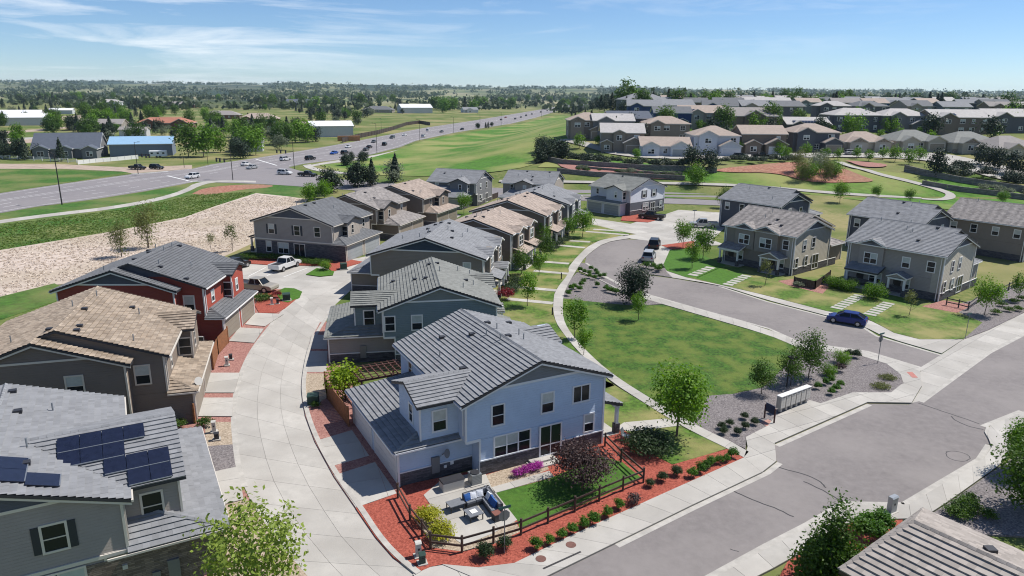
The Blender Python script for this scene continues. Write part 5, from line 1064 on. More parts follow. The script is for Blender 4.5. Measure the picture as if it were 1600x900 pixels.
# shrubs: one mesh crown and a short stem
mk('ball_shrub', .85, .52, 1900, .1, 'dark', 'dome', 16, trunk=0, seed=90, spread=.32)
mk('grass_clump', .95, .46, 1200, .13, 'grass', 'dome', 16, trunk=0, seed=91, spread=.3)
mk('gold_shrub', 1.05, .85, 1700, .14, 'gold', 'dome', 22, trunk=0, seed=92, spread=.28)
mk('purple_shrub', 3.3, 2.1, 7500, .17, 'purple', 'dome', 40, trunk=0, seed=93, spread=.27)
mk('juniper_low', .45, .95, 1100, .13, 'olive', 'dome', 24, trunk=0, seed=194, spread=.3)
mk('juniper', .8, 1.3, 1500, .17, 'mid', 'dome', 24, trunk=0, seed=94, spread=.3)
mk('big_juniper', 1.5, 1.9, 3200, .2, 'dark', 'dome', 30, trunk=0, seed=95, spread=.3)
mk('bloom_shrub', .8, .55, 700, .12, 'bloom', 'dome', 14, trunk=0, seed=96)
mk('red_shrub', 1.3, .9, 900, .16, 'redl', 'dome', 18, trunk=0, seed=97)
mk('low_green', .6, .6, 600, .13, 'mid', 'dome', 12, trunk=0, seed=98)
mk('sumac', 3.2, 1.8, 1800, .3, 'lime', 'vase', 26, trunk=.1, seed=99, multi=3, spread=.24)
mk('green_bush', 2.4, 1.6, 2600, .2, 'bright', 'round', 26, trunk=.05, seed=100)
mk('sage_bush', .8, .8, 600, .15, 'sage', 'dome', 12, trunk=0, seed=101)
mk('plum_shrub', .75, .5, 700, .12, 'purple', 'dome', 12, trunk=0, seed=102)
def plant(key, p, label, cat='tree', group=None, s=1.0, name=None, sz=None):
    cm, tm = PROTO[key]; t_ = empty(name or ('tree' if cat == 'tree' else cat.replace(' ', '_')), p, rnd.uniform(0, 6.28), label, cat, group)
    t_.scale = (s, s, (sz or s)); link('crown' if cat == 'tree' else 'foliage', cm, t_)
    if cat == 'tree': link('trunk', tm, t_)
    return t_
def P0(x, y, z=.1): q = G(x, y, 0); return Vector((q.x, q.y, z))
Z = .1
# ---- near trees, each placed at the foot of its trunk
NT = [('big_ash', (1057, 683), 'large bright green tree on the corner lawn beside the pale blue house', 1.0), ('dense_pine', (990, 477), 'dense dark rounded pine in the gravel bed of the park', 1.0), ('young_tree', (997, 502), 'slim young tree on the park lawn in front of the pine', .95),
      ('park_tree', (1190, 617), 'small round tree at the edge of the park gravel, left of the lamp', .78), ('park_tree', (1235, 604), 'round tree with yellow-green crown behind the mailboxes', .86), ('park_tree', (1263, 592), 'taller darker tree behind the round tree near the mailboxes', 1.1),
      ('front_poplar', (402, 955), 'airy light green tree in the foreground over the alley', 1.0), ('dark_tree', (1296, 925), 'dense dark green conical tree at the bottom of the picture', 1.0), ('shade_tree', (1614, 805), 'large dark shade tree at the right edge', .84), ('big_ash', (1596, 742), 'yellow-green round tree at the right edge above the shade tree', .68),
      ('sumac', (540, 626), 'lime green feathery shrub tree behind the wooden fence', 1.0), ('green_bush', (608, 437), 'bright green bushy tree against the dark blue gable house', 1.5), ('young_tree', (748, 418), 'small bright tree between the two middle row roofs', .9),
      ('young_tree', (824, 479), 'thin young tree on the front lawn nearest the curved path', 1.2), ('young_tree', (842, 432), 'slim young tree between the second and third porch walks', 1.0), ('park_tree', (815, 430), 'round green tree close to the porch of the brown house', .95), ('park_tree', (852, 406), 'round green tree by the third porch walk', 1.0), ('street_tree', (848, 385), 'narrow dark green tree against the brown house wall', .95),
      ('street_tree', (890, 374), 'pale flowering tree by the last porch walks', .9), ('street_tree', (910, 371), 'bright green round tree at the end of the porch lawns', 1.15), ('young_tree', (898, 530), 'leafy young tree beside the curved path behind the blue roof', 1.25), ('young_tree', (912, 556), 'small sapling beside the curved path above the blue house', .8),
      ('street_tree', (1067, 388), 'dark green tree on the red mulch by the court', 1.05), ('young_tree', (1081, 421), 'bright young tree on the fresh lawn', 1.2), ('street_tree', (1098, 405), 'light green tree next to the khaki house porch', 1.15), ('sparse_tree', (1195, 447), 'thin bare-looking tree in front of the khaki house', 1.1), ('sparse_tree', (1420, 494), 'small round olive tree on the lawn behind the blue car', .92),
      ('street_tree', (1538, 493), 'bright green tree by the split rail fence on the right', 1.0), ('young_tree', (1590, 470), 'small tree at the right edge beside the fence', 1.0), ('willow_young', (190, 402), 'pale wispy willow on the dry field, left of the pair', 1.0), ('willow_young', (232, 388), 'taller green willow on the dry field, right of the pair', 1.35), ('sparse_tree', (330, 393), 'thin dark sapling behind the red house', .9), ('sparse_tree', (363, 393), 'olive sapling beside the parking court', 1.35),
      ('street_tree', (725, 335), 'yellow-green tree between the left row and the middle row', 1.0), ('street_tree', (1085, 302), 'tall green street tree beyond the white house', 1.7), ('street_tree', (1047, 293), 'small bright tree behind the white house', .8), ('park_tree', (1130, 325), 'narrow dark tree beside the side road', 1.2), ('street_tree', (1312, 318), 'bright green tree behind the grey roofs', 1.2), ('green_bush', (1440, 352), 'bright green tree crown in front of the grey house gable', 1.4), ('street_tree', (1368, 312), 'small green tree behind the grey roof, near the path', .8), ('street_tree', (1420, 318), 'small green tree top behind the pale roof', .8), ('street_tree', (1565, 322), 'small green tree behind the brown house roof', .8)]
for k, px, lab, s_ in NT: plant(k, P0(*px), lab, 'tree', 'trees of the estate', s_)
# ---- shrubs
plant('purple_shrub', P0(907, 765), 'large purple-brown shrub in the fenced yard', 'shrub', None, 1.0)
plant('big_juniper', P0(1012, 708), 'dark spreading juniper shaded by the corner tree', 'shrub', None, 1.0)
plant('gold_shrub', P0(668, 818), 'golden shrub behind the fence, upper of the two', 'shrub', 'golden shrubs', 1.0); plant('gold_shrub', P0(689, 842), 'golden shrub behind the fence, lower of the two', 'shrub', 'golden shrubs', 1.0)
row = [(837, 862), (857, 853), (876, 843), (893, 834), (910, 827), (928, 819), (947, 810), (966, 798), (1015, 763), (1036, 754), (1056, 745), (1080, 747), (1093, 741), (1103, 735), (1112, 730), (1124, 727), (1133, 723), (1146, 718)]
ordn = ['first', 'second', 'third', 'fourth', 'fifth', 'sixth', 'seventh', 'eighth', 'ninth', 'tenth', 'eleventh', 'twelfth', 'thirteenth', 'fourteenth', 'fifteenth', 'sixteenth', 'seventeenth', 'eighteenth', 'nineteenth', 'twentieth']
for i, q in enumerate(row): plant('ball_shrub' if 8 <= i <= 10 else 'grass_clump', P0(*q), 'clipped green shrub in the red mulch, %s from the stop sign' % ordn[i], 'shrub', 'shrubs along the corner pavement', rnd.uniform(.62, .85))
plant('plum_shrub', P0(988, 789), 'small plum-purple shrub in the red mulch strip', 'shrub'); plant('ball_shrub', P0(757, 874), 'round green shrub in the mulch left of the stop sign', 'shrub', None, 1.1); plant('ball_shrub', P0(790, 860), 'round green shrub at the foot of the stop sign', 'shrub', None, .95)
for i, q in enumerate([(808, 746), (820, 742), (831, 738), (840, 735)]): plant('bloom_shrub', P0(*q), 'magenta flowering plant under the patio windows, %s from the left' % ordn[i], 'shrub', 'magenta flowers by the wall', .8)
BED = [[(1131, 680), (1140, 668), (1163, 657), (1151, 681), (1163, 672), (1178, 665), (1128, 672)], [(1278, 610), (1288, 603), (1297, 600), (1297, 618), (1305, 612), (1313, 607)], [(1292, 585), (1298, 590), (1340, 565)]]
for i, q in enumerate(BED[0]): plant('ball_shrub', P0(*q), 'green mound shrub in the gravel by the mailboxes, %s of that patch' % ordn[i], 'shrub', 'gravel bed shrubs', .72)
for i, q in enumerate(BED[1]): plant('grass_clump', P0(*q), 'grassy mound right of the mailboxes, %s of six' % ordn[i], 'shrub', 'gravel bed shrubs', .72)
plant('juniper_low', P0(1386, 593), 'low olive juniper near the corner ramp, upper of two', 'shrub', 'junipers at the ramp', .85); plant('juniper_low', P0(1375, 607), 'low olive juniper near the corner ramp, lower of two', 'shrub', 'junipers at the ramp', .9)
plant('plum_shrub', P0(1312, 583), 'dark twiggy shrub in the middle of the gravel bed', 'shrub', None, 1.2); plant('green_bush', P0(1295, 588), 'dark round bush in the gravel behind the mailboxes', 'shrub', None, .5); plant('green_bush', P0(1314, 568), 'brownish bush at the top of the gravel bed', 'shrub', None, .55); plant('ball_shrub', P0(1337, 560), 'small green mound by the upper gravel edge', 'shrub'); plant('ball_shrub', P0(1326, 560), 'small mound next to the upper gravel edge shrub', 'shrub')
for i, q in enumerate([(907, 426), (914, 429), (921, 431), (924, 424), (930, 428), (934, 432), (938, 436), (944, 435), (920, 436), (928, 438)]): plant('grass_clump', P0(*q), 'grassy mound in the wedge between path and loop street, %s of ten' % ordn[i], 'shrub', 'wedge bed mounds', .8)
for i, q in enumerate([(888, 463), (893, 455), (898, 453), (905, 456), (909, 449), (912, 444), (932, 450), (946, 455), (951, 458), (957, 460), (964, 461)]): plant('grass_clump', P0(*q), 'grassy mound in the upper park gravel, %s of eleven' % ordn[i], 'shrub', 'upper gravel mounds', .85)
for i, q in enumerate([(1010, 420), (1019, 422), (1027, 426), (1033, 424)]): plant('grass_clump', P0(*q), 'grassy mound behind the parked cars, %s of four' % ordn[i], 'shrub', 'kerb bulb mounds', 1.15)
for i, q in enumerate([(1300, 450), (1313, 453), (1326, 456)]): plant('green_bush', P0(*q), 'dense green bush at the left porch of the taupe street house, %s from the left' % ordn[i], 'shrub', 'porch bushes', .72)
plant('green_bush', P0(1364, 468), 'large rounded bush between the stepped walks', 'shrub', None, .95); plant('sage_bush', P0(1246, 449), 'pale sage bush on the pink gravel', 'shrub')
for i, q in enumerate([(1555, 492), (1575, 488), (1590, 487), (1565, 480), (1584, 475), (1596, 470)]): plant('low_green', P0(*q), 'low green plant in the right gravel bed, %s of six' % ordn[i], 'shrub', 'right bed plants', 1.1)
for i, q in enumerate([(388, 403), (402, 405), (421, 405), (437, 406), (452, 407), (466, 409), (479, 411), (492, 413), (503, 414)]): plant('juniper', P0(*q), 'spreading juniper against the brick-walled house, %s from the left' % ordn[i], 'shrub', 'junipers by the parking court', 1.0)
plant('green_bush', P0(508, 423), 'yellow-green bush on the parking island by the utility box', 'shrub', None, .6); plant('red_shrub', P0(432, 467), 'orange-red shrub on the island beside the grey pickup', 'shrub', None, .8); plant('juniper', P0(408, 470), 'grey-green bush behind the red house garage', 'shrub', None, 1.0)
plant('red_shrub', P0(788, 470), 'dark red shrub beside the sage roof', 'shrub', None, 1.3)
for i, q in enumerate([(800, 455), (808, 445), (793, 460), (862, 392), (868, 386), (876, 380), (882, 376)]): plant('big_juniper', P0(*q), 'dark bush by the row house porches, %s counted from the sage roof' % ordn[i], 'shrub', 'porch hedge bushes', .7)
for i, q in enumerate([(1487, 806), (1497, 799), (1505, 792), (1514, 786), (1500, 812), (1511, 806), (1520, 800), (1545, 812)]): plant('low_green', P0(*q), 'low green plant beside the far pavement, %s of eight' % ordn[i], 'shrub', 'far pavement plants', 1.0)
for i, q in enumerate([(1345, 838), (1358, 832), (1370, 826), (1362, 845), (1378, 836)]): plant('grass_clump', P0(*q), 'green shrub beside the lower right tiled roof, %s of five' % ordn[i], 'shrub', 'shrubs by the corner roof', 1.3)
plant('low_green', P0(320, 668), 'round green plant at the corner of the solar house', 'shrub', None, 1.2); plant('low_green', P0(282, 668), 'small bright plant below the brown house wall', 'shrub', None, 1.0); plant('low_green', P0(494, 637), 'small green plant by the green utility box', 'shrub', None, .8)
# hedge and shrubs of the terraces
def many(keys, region, n, lab, cat, group, s0, s1, seed, joined=False, name=None):
    rs = random.Random(seed); poly = region; c_ = 0
    xs = [q[0] for q in poly]; ys = [q[1] for q in poly]
    def inside(x, y):
        r_ = False
        for i in range(len(poly)):
            (xa, ya), (xb, yb) = poly[i], poly[i - 1]
            if (ya > y) != (yb > y) and x < (xb - xa) * (y - ya) / (yb - ya) + xa: r_ = not r_
        return r_
    S_ = []
    while len(S_) < n:
        x, y = rs.uniform(min(xs), max(xs)), rs.uniform(min(ys), max(ys))
        if inside(x, y): S_.append((x, y))
    S_.sort(); cnt = {}
    if joined:
        mb_v, mb_n, mats_, mi, tn, base = [], [], [], [], [], 0
        for x, y in S_:
            k = rs.choice(keys); me = PROTO[k][0]; q = np.empty(len(me.vertices) * 3, np.float32); me.vertices.foreach_get('co', q); q = q.reshape(-1, 3); s = rs.uniform(s0, s1); a = rs.uniform(0, 6.28); p = GP(x, y)
            tq = np.empty(len(me.polygons), np.float32); me.attributes['tint'].data.foreach_get('value', tq); keep = np.arange(0, len(tq)) % 3 < 2
            q = q.reshape(-1, 4, 3)[keep]; c_q = q.mean(1, keepdims=True); q = (c_q + (q - c_q) * 1.25).reshape(-1, 3) * s
            ca, sa = math.cos(a), math.sin(a); mb_v.append(np.stack([q[:, 0] * ca - q[:, 1] * sa + p.x, q[:, 0] * sa + q[:, 1] * ca + p.y, q[:, 2] + p.z], 1)); tn.append(np.clip(tq[keep] * .7 + rs.uniform(0, .3), 0, 1))
            if me.materials[0] not in mats_: mats_.append(me.materials[0])
            mi += [mats_.index(me.materials[0])] * int(keep.sum())
        V = np.concatenate(mb_v); nq = len(V) // 4; me = bpy.data.meshes.new('far_trees'); me.vertices.add(len(V)); me.vertices.foreach_set('co', V.ravel().astype(np.float32)); me.loops.add(len(V)); me.loops.foreach_set('vertex_index', np.arange(len(V), dtype=np.int32))
        me.polygons.add(nq); me.polygons.foreach_set('loop_start', np.arange(0, len(V), 4, dtype=np.int32)); me.polygons.foreach_set('loop_total', np.full(nq, 4, np.int32)); me.update(calc_edges=True)
        for m_ in mats_: me.materials.append(m_)
        me.polygons.foreach_set('material_index', np.array(mi, np.int32)); at = me.attributes.new('tint', 'FLOAT', 'FACE'); at.data.foreach_set('value', np.concatenate(tn).astype(np.float32))
        return tag(link('far_trees', me), lab, 'trees', kind='stuff')
    for x, y in S_:
        k = rs.choice(keys); l_ = lab.get(k.rstrip('012'), lab['']) if isinstance(lab, dict) else lab; cnt[l_] = cnt.get(l_, 0) + 1
        plant(k, GP(x, y), l_ + ', ' + ordin(cnt[l_]) + ' from left', cat, group, rs.uniform(s0, s1), name)
def ordin(n):
    if n <= 20: return ordn[n - 1]
    t_ = {2: 'twenty', 3: 'thirty', 4: 'forty', 5: 'fifty'}[n // 10]; return t_ + '-' + ordn[n % 10 - 1] if n % 10 else t_[:-1] + 'ieth'
def mass(keys, region, n, lab, cat, group, s0, s1, seed): many(keys, region, n, group + ' seen as one mass of trees', cat, group, s0, s1, seed, joined=True)
h3 = ['hedge0', 'hedge1', 'hedge2']
many(h3, [(845, 246), (880, 253), (980, 262), (1070, 266), (1070, 262), (980, 256), (900, 250), (850, 240)], 46, 'dark hedge shrub in the row above the upper terrace wall', 'shrub', 'hedge above the terrace wall', .7, 1.05, 1)
many(['sage_bush', 'low_green'], [(900, 266), (1000, 274), (1066, 278), (1066, 274), (1000, 269), (905, 262)], 34, 'small mound plant between the terrace walls', 'shrub', 'plants between the terrace walls', 1.1, 1.7, 2)
many(h3, [(1130, 258), (1200, 256), (1250, 254), (1250, 250), (1130, 252)], 18, 'dark hedge shrub along the terrace street', 'shrub', 'hedge along the terrace street', .6, .9, 3)
many(['sage_bush', 'hedge0', 'low_green'], [(1480, 276), (1600, 296), (1600, 288), (1500, 268)], 26, 'shrub on the planted bank above the right walls', 'shrub', 'right bank shrubs', .9, 1.3, 4)
many(['sage_bush'], [(1535, 299), (1610, 308), (1610, 303), (1535, 295)], 9, 'pale sage mound on the ledge of the right walls', 'shrub', 'sage mounds on the ledge', 1.6, 2.0, 5)
many(['evergreen0', 'evergreen1', 'hedge1'], [(825, 250), (850, 262), (870, 250), (850, 228), (835, 238)], 7, 'dark evergreen at the left end of the terrace hedge', 'tree', 'evergreens at the hedge end', .45, .7, 6)
many(['evergreen0', 'evergreen1', 'evergreen2'], [(850, 252), (895, 258), (895, 250), (860, 244)], 6, 'tall evergreen behind the upper terrace wall', 'tree', 'evergreens behind the upper wall', .6, .8, 7)
plant('evergreen1', GP(1082, 268), 'big dark evergreen in front of the white terrace house, left of two', 'tree', 'terrace evergreens', .85); plant('evergreen2', GP(1108, 269), 'big grey-green evergreen in front of the white terrace house, right of two', 'tree', 'terrace evergreens', .75)
for i, q in enumerate([(1245, 270), (1262, 280), (1275, 270), (1290, 285), (1298, 276), (1282, 262), (1253, 284)]): plant(['willow_young', 'green_bush', 'silver1'][i % 3], GP(*q), 'wispy tree on the red mulch slope, %s of seven' % ordn[i], 'tree', 'trees on the mulch slope', [1.2, 2.0, .7][i % 3])
plant('evergreen0', GP(1462, 276), 'wide dark evergreen beside the side street', 'tree', None, .85); 
for i, q in enumerate([(1530, 258), (1545, 262), (1560, 265), (1580, 272), (1598, 276)]): plant('evergreen%d' % (i % 3), GP(*q), 'dark evergreen by the right edge houses, %s from the left' % ordn[i], 'tree', 'evergreens at the right edge', .72)
for i, q in enumerate([(1338, 248), (1357, 252), (1379, 249), (1398, 253), (1420, 257), (1436, 254), (1258, 245), (1290, 248), (1308, 250), (1225, 252), (1215, 243), (1150, 240), (1105, 240), (995, 250), (935, 228), (905, 232)]): plant('yard%d' % (i % 3), GP(*q), 'young leafy front yard tree by the terrace street, %s of sixteen' % ordn[i], 'tree', 'front yard trees of the terrace street', rnd.uniform(.75, 1.15))
# rural and far trees
mixl = {'cotton': 'broad green tree', 'green': 'bright green tree', 'pine': 'dark conical pine', 'evergreen': 'dark rounded evergreen', 'silver': 'silvery grey-green tree', '': 'tree'}
def lb(suffix): return {k: v + ' ' + suffix for k, v in mixl.items()}
cg = ['cotton0', 'cotton1', 'cotton2', 'green0', 'green1']; pe = ['pine0', 'pine1', 'pine2', 'evergreen0', 'evergreen1', 'evergreen2']; sv = ['silver0', 'silver1']
plant('cotton0', GP(295, 245), 'large bright cottonwood beside the blue-roofed barn, left of two', 'tree', 'cottonwoods by the barn', 1.05); plant('green0', GP(318, 245), 'large bright cottonwood beside the blue-roofed barn, right of two', 'tree', 'cottonwoods by the barn', 1.2); plant('green1', GP(345, 238), 'yellow-green willow behind the cottonwoods', 'tree', None, 1.0)
plant('pine1', GP(96, 252), 'green tree in front of the dark roofed country house', 'tree', None, .75)
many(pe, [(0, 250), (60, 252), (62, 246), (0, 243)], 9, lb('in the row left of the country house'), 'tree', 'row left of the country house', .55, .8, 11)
many(pe + cg, [(75, 205), (175, 212), (175, 206), (75, 198)], 15, lb('around the bungalow at left'), 'tree', 'trees around the bungalow', .7, 1.1, 12)
many(cg + pe + ['green2'], [(120, 202), (240, 198), (330, 190), (300, 178), (190, 180), (120, 188)], 34, lb('in the rural grove at upper left'), 'tree', 'rural grove', .8, 1.2, 13)
mass(pe, [(205, 172), (290, 168), (290, 163), (205, 165)], 16, lb('in the dark belt beyond the meadow'), 'tree', 'dark tree belt', 1.0, 1.5, 14)
mass(cg + pe, [(0, 172), (100, 164), (130, 160), (130, 155), (0, 160)], 22, lb('on the far left ridge'), 'tree', 'far left ridge trees', 1.1, 1.7, 15)
many(pe + sv + cg, [(300, 215), (370, 212), (420, 205), (420, 198), (330, 196)], 18, lb('around the brown villas'), 'tree', 'trees around the villas', .6, 1.0, 16)
many(['green0', 'silver0', 'evergreen1', 'cotton1'], [(370, 250), (480, 228), (495, 218), (430, 214), (365, 232)], 16, lb('on the slope between highway and villas'), 'tree', 'highway slope trees', .75, 1.1, 17)
many(pe + ['silver1'], [(485, 190), (565, 186), (565, 176), (490, 178)], 16, lb('behind the white warehouse'), 'tree', 'trees behind the warehouse', .8, 1.2, 18)
mass(pe + cg, [(400, 172), (640, 168), (640, 160), (400, 162)], 38, lb('in the belt along the far meadow'), 'tree', 'far meadow belt', 1.1, 1.7, 19)
mass(['green0', 'green1', 'cotton0', 'pine0', 'evergreen2'], [(672, 178), (800, 172), (800, 162), (680, 166)], 26, lb('in the bright grove left of the highway crest'), 'tree', 'grove at the highway crest', 1.1, 1.7, 20)
mass(pe, [(880, 178), (1010, 178), (1010, 168), (900, 168)], 30, lb('in the evergreen screen on the hilltop'), 'tree', 'hilltop evergreen screen', .75, 1.05, 21)
many(pe[:3], [(885, 184), (930, 190), (930, 184), (885, 180)], 5, 'small pine on the brow of the green hill', 'tree', 'pines on the hill brow', .35, .5, 22)
many(pe, [(740, 205), (770, 201), (772, 197), (742, 200)], 5, 'small round pine beside the highway on the hill', 'tree', 'pines beside the highway', .38, .5, 23)
many(['evergreen0', 'evergreen1'], [(537, 262), (575, 257), (572, 250), (540, 255)], 7, 'round evergreen in the island bed by the intersection', 'tree', 'island evergreens', .38, .48, 24)
many(['evergreen0', 'pine1', 'silver0', 'evergreen2'], [(520, 302), (600, 290), (640, 285), (640, 279), (560, 284), (500, 300)], 10, 'dark tree behind the left row houses', 'tree', 'trees behind the left row', .55, .8, 25)
many(['green0', 'green1'], [(478, 318), (520, 308), (515, 303), (480, 312)], 4, 'bright green bush behind the brick-walled house', 'tree', 'bushes behind the brick-walled house', .32, .42, 26)
many(['yard0', 'yard1', 'cotton0', 'green2'], [(1000, 215), (1230, 215), (1600, 212), (1600, 190), (1000, 190)], 46, lb('between the second row houses') | {'yard': 'leafy yard tree between the second row houses'}, 'tree', 'second row yard trees', .55, .9, 27)
mass(cg + pe, [(1000, 178), (1600, 176), (1600, 160), (1000, 162)], 60, lb('among the far right roofs'), 'tree', 'trees among the far right roofs', .8, 1.2, 28)
mass(cg + pe + sv, [(0, 168), (420, 160), (640, 158), (640, 150), (0, 150)], 70, None, 'trees', 'far rural plain trees', .9, 1.5, 31)
mass(cg + pe + sv, [(0, 200), (130, 176), (330, 170), (500, 186), (640, 182), (640, 172), (400, 168), (0, 172)], 60, None, 'trees', 'scattered rural trees', .6, 1.1, 32)
mass(cg + pe, [(800, 168), (1000, 172), (1000, 158), (800, 156)], 50, None, 'trees', 'trees beyond the highway crest', 1.0, 1.6, 33)
mass(['green0', 'silver0', 'silver1', 'evergreen0', 'cotton1', 'pine0'], [(300, 216), (430, 200), (560, 188), (560, 202), (440, 226), (330, 236)], 34, None, 'trees', 'trees between the villas and the highway', .5, .95, 34)
mass(['green1', 'silver0', 'evergreen1', 'pine2', 'cotton2'], [(0, 214), (180, 198), (300, 204), (300, 214), (150, 224), (0, 230)], 30, None, 'trees', 'trees along the farm roads', .45, .85, 35)
mass(['yard0', 'yard1', 'yard2', 'evergreen2'], [(900, 226), (1230, 226), (1600, 222), (1600, 196), (1000, 194), (900, 205)], 60, None, 'trees', 'back garden trees of the suburb', .6, 1.0, 36)
# distant woods that read as one mass
def wood(name, seed, n, ymin, ymax, xr, size, mt):
    rs = np.random.RandomState(seed); P = []; 
    while len(P) < n:
        y = math.exp(rs.uniform(math.log(ymin), math.log(ymax))); x = rs.uniform(xr[0], xr[1]) * y
        if noise.noise(Vector((x / y * 9, math.log(y) * 5, seed))) < rs.uniform(-.15, .25): continue
        P.append((x, y))
    Q = []
    for x, y in P:
        k = 14; s_ = size * rs.uniform(.7, 1.3); q = rs.normal(size=(k, 3)) * np.array([.38, .38, .3]) * s_; q[:, 2] = np.abs(q[:, 2]) + .15 * s_; Q.append(q + np.array([x, y, T(x, y)]))
    Q = np.concatenate(Q); N = rs.normal(size=Q.shape) + np.array([0, -.6, .8]); N /= np.linalg.norm(N, axis=1)[:, None]
    me = leaf_mesh(name, Q, N, size * .55, LF[mt], rs, np.repeat(rs.rand(len(P)), 14) * .7 + .3 * rs.rand(len(Q)), .8)
    tag(link(name, me), 'dark green far wood on the plain towards the horizon', 'wood', kind='stuff')
wood('far_wood', 5, 1150, 950, 3000, (-.85, .85), 13, 'far'); wood('far_wood', 6, 2300, 2600, 7500, (-.85, .85), 22, 'far')
# dry grass tussocks on the pale field and rough grass on the verge
def tufts(name, label, px, n, size, hgt, mt, seed, thr=-.5):
    poly = pts(px); rs = np.random.RandomState(seed); xs = [q[0] for q in poly]; ys = [q[1] for q in poly]
    X = rs.uniform(min(xs), max(xs), n * 3); Y = rs.uniform(min(ys), max(ys), n * 3); ins = np.zeros(len(X), bool)
    for i in range(len(poly)):
        (xa, ya), (xb, yb) = poly[i], poly[i - 1]
        if ya == yb: continue
        ins ^= ((ya > Y) != (yb > Y)) & (X < (xb - xa) * (Y - ya) / (yb - ya) + xa)
    X, Y = X[ins][:n], Y[ins][:n]; k = 3; X = np.repeat(X, k) + rs.normal(size=len(X) * k) * size * .4; Y = np.repeat(Y, k) + rs.normal(size=len(Y) * k) * size * .4
    P = np.stack([X, Y, np.full(len(X), .05) + hgt * .4], 1); N = rs.normal(size=P.shape); N[:, 2] += 1.6; N /= np.linalg.norm(N, axis=1)[:, None]
    tag(link(name, leaf_mesh(name, P, N, size, LF[mt], rs, rs.rand(len(P)), .8)), label, 'grass', kind='stuff')
tufts('dry_grass', 'pale dry grass tussocks on the bare field', [(0, 393), (175, 364), (287, 342), (337, 324), (400, 304), (450, 309), (480, 312), (405, 345), (390, 378), (330, 405), (200, 435), (85, 443), (0, 464)], 6500, .28, .05, 'straw', 3)
tufts('rough_grass', 'rough green grass along the verge', [(0, 352), (175, 330), (250, 317), (300, 305), (400, 300), (337, 322), (287, 340), (175, 362), (0, 391)], 4500, .36, .08, 'grass2', 4)
# ------------------------------------------------------------------ vehicles
def paintm(name, c): return flat(name, c, .28, .15, .5)
CP = dict(blue=paintm('blue_car_paint', C(.012, .03, .17)), white=paintm('white_car_paint', C(.68, .68, .68)), black=paintm('black_car_paint', C(.012, .012, .014)), silver=paintm('silver_car_paint', C(.36, .37, .38)), grey=paintm('grey_car_paint', C(.10, .105, .11)), tan=paintm('champagne_car_paint', C(.34, .31, .26)), red=paintm('red_car_paint', C(.25, .02, .02)), sky=paintm('bright_blue_car_paint', C(.02, .10, .42)))
MT['tyre'] = flat('tyre_rubber', C(.018, .018, .018), .85); MT['rim'] = flat('wheel_rim', C(.45, .46, .47), .35, .7); MT['lamp_r'] = flat('tail_lamp', C(.25, .01, .01), .3); MT['lamp_w'] = flat('head_lamp', C(.6, .6, .58), .2)
SHAPES = {  # length, width, lower profile (x, z), cabin base (x0, x1), cabin top (x0, x1), roof height
    'hatch': (4.5, 1.75, [(-2.22, .32), (-2.25, .75), (-2.15, 1.0), (-1.0, 1.02), (.9, .95), (1.75, .84), (2.18, .68), (2.25, .45), (2.18, .26), (-2.1, .26)], (-2.1, 1.25), (-1.15, .35), 1.5),
    'sedan': (4.7, 1.8, [(-2.3, .35), (-2.35, .8), (-2.2, .98), (-1.3, 1.0), (.8, .95), (1.9, .84), (2.3, .66), (2.35, .45), (2.25, .26), (-2.2, .26)], (-1.75, 1.1), (-1.0, .25), 1.45),
    'suv': (4.8, 1.92, [(-2.38, .4), (-2.4, .9), (-2.3, 1.12), (.9, 1.08), (1.9, 1.0), (2.35, .82), (2.4, .5), (2.3, .3), (-2.25, .3)], (-2.3, 1.05), (-2.0, .35), 1.78),
    'pickup': (5.8, 2.0, [(-2.9, .5), (-2.92, .95), (-2.85, 1.1), (.3, 1.12), (1.55, 1.1), (2.55, 1.02), (2.88, .85), (2.92, .55), (2.8, .36), (-2.75, .42)], (-.75, 1.55), (-.5, .85), 1.86)}
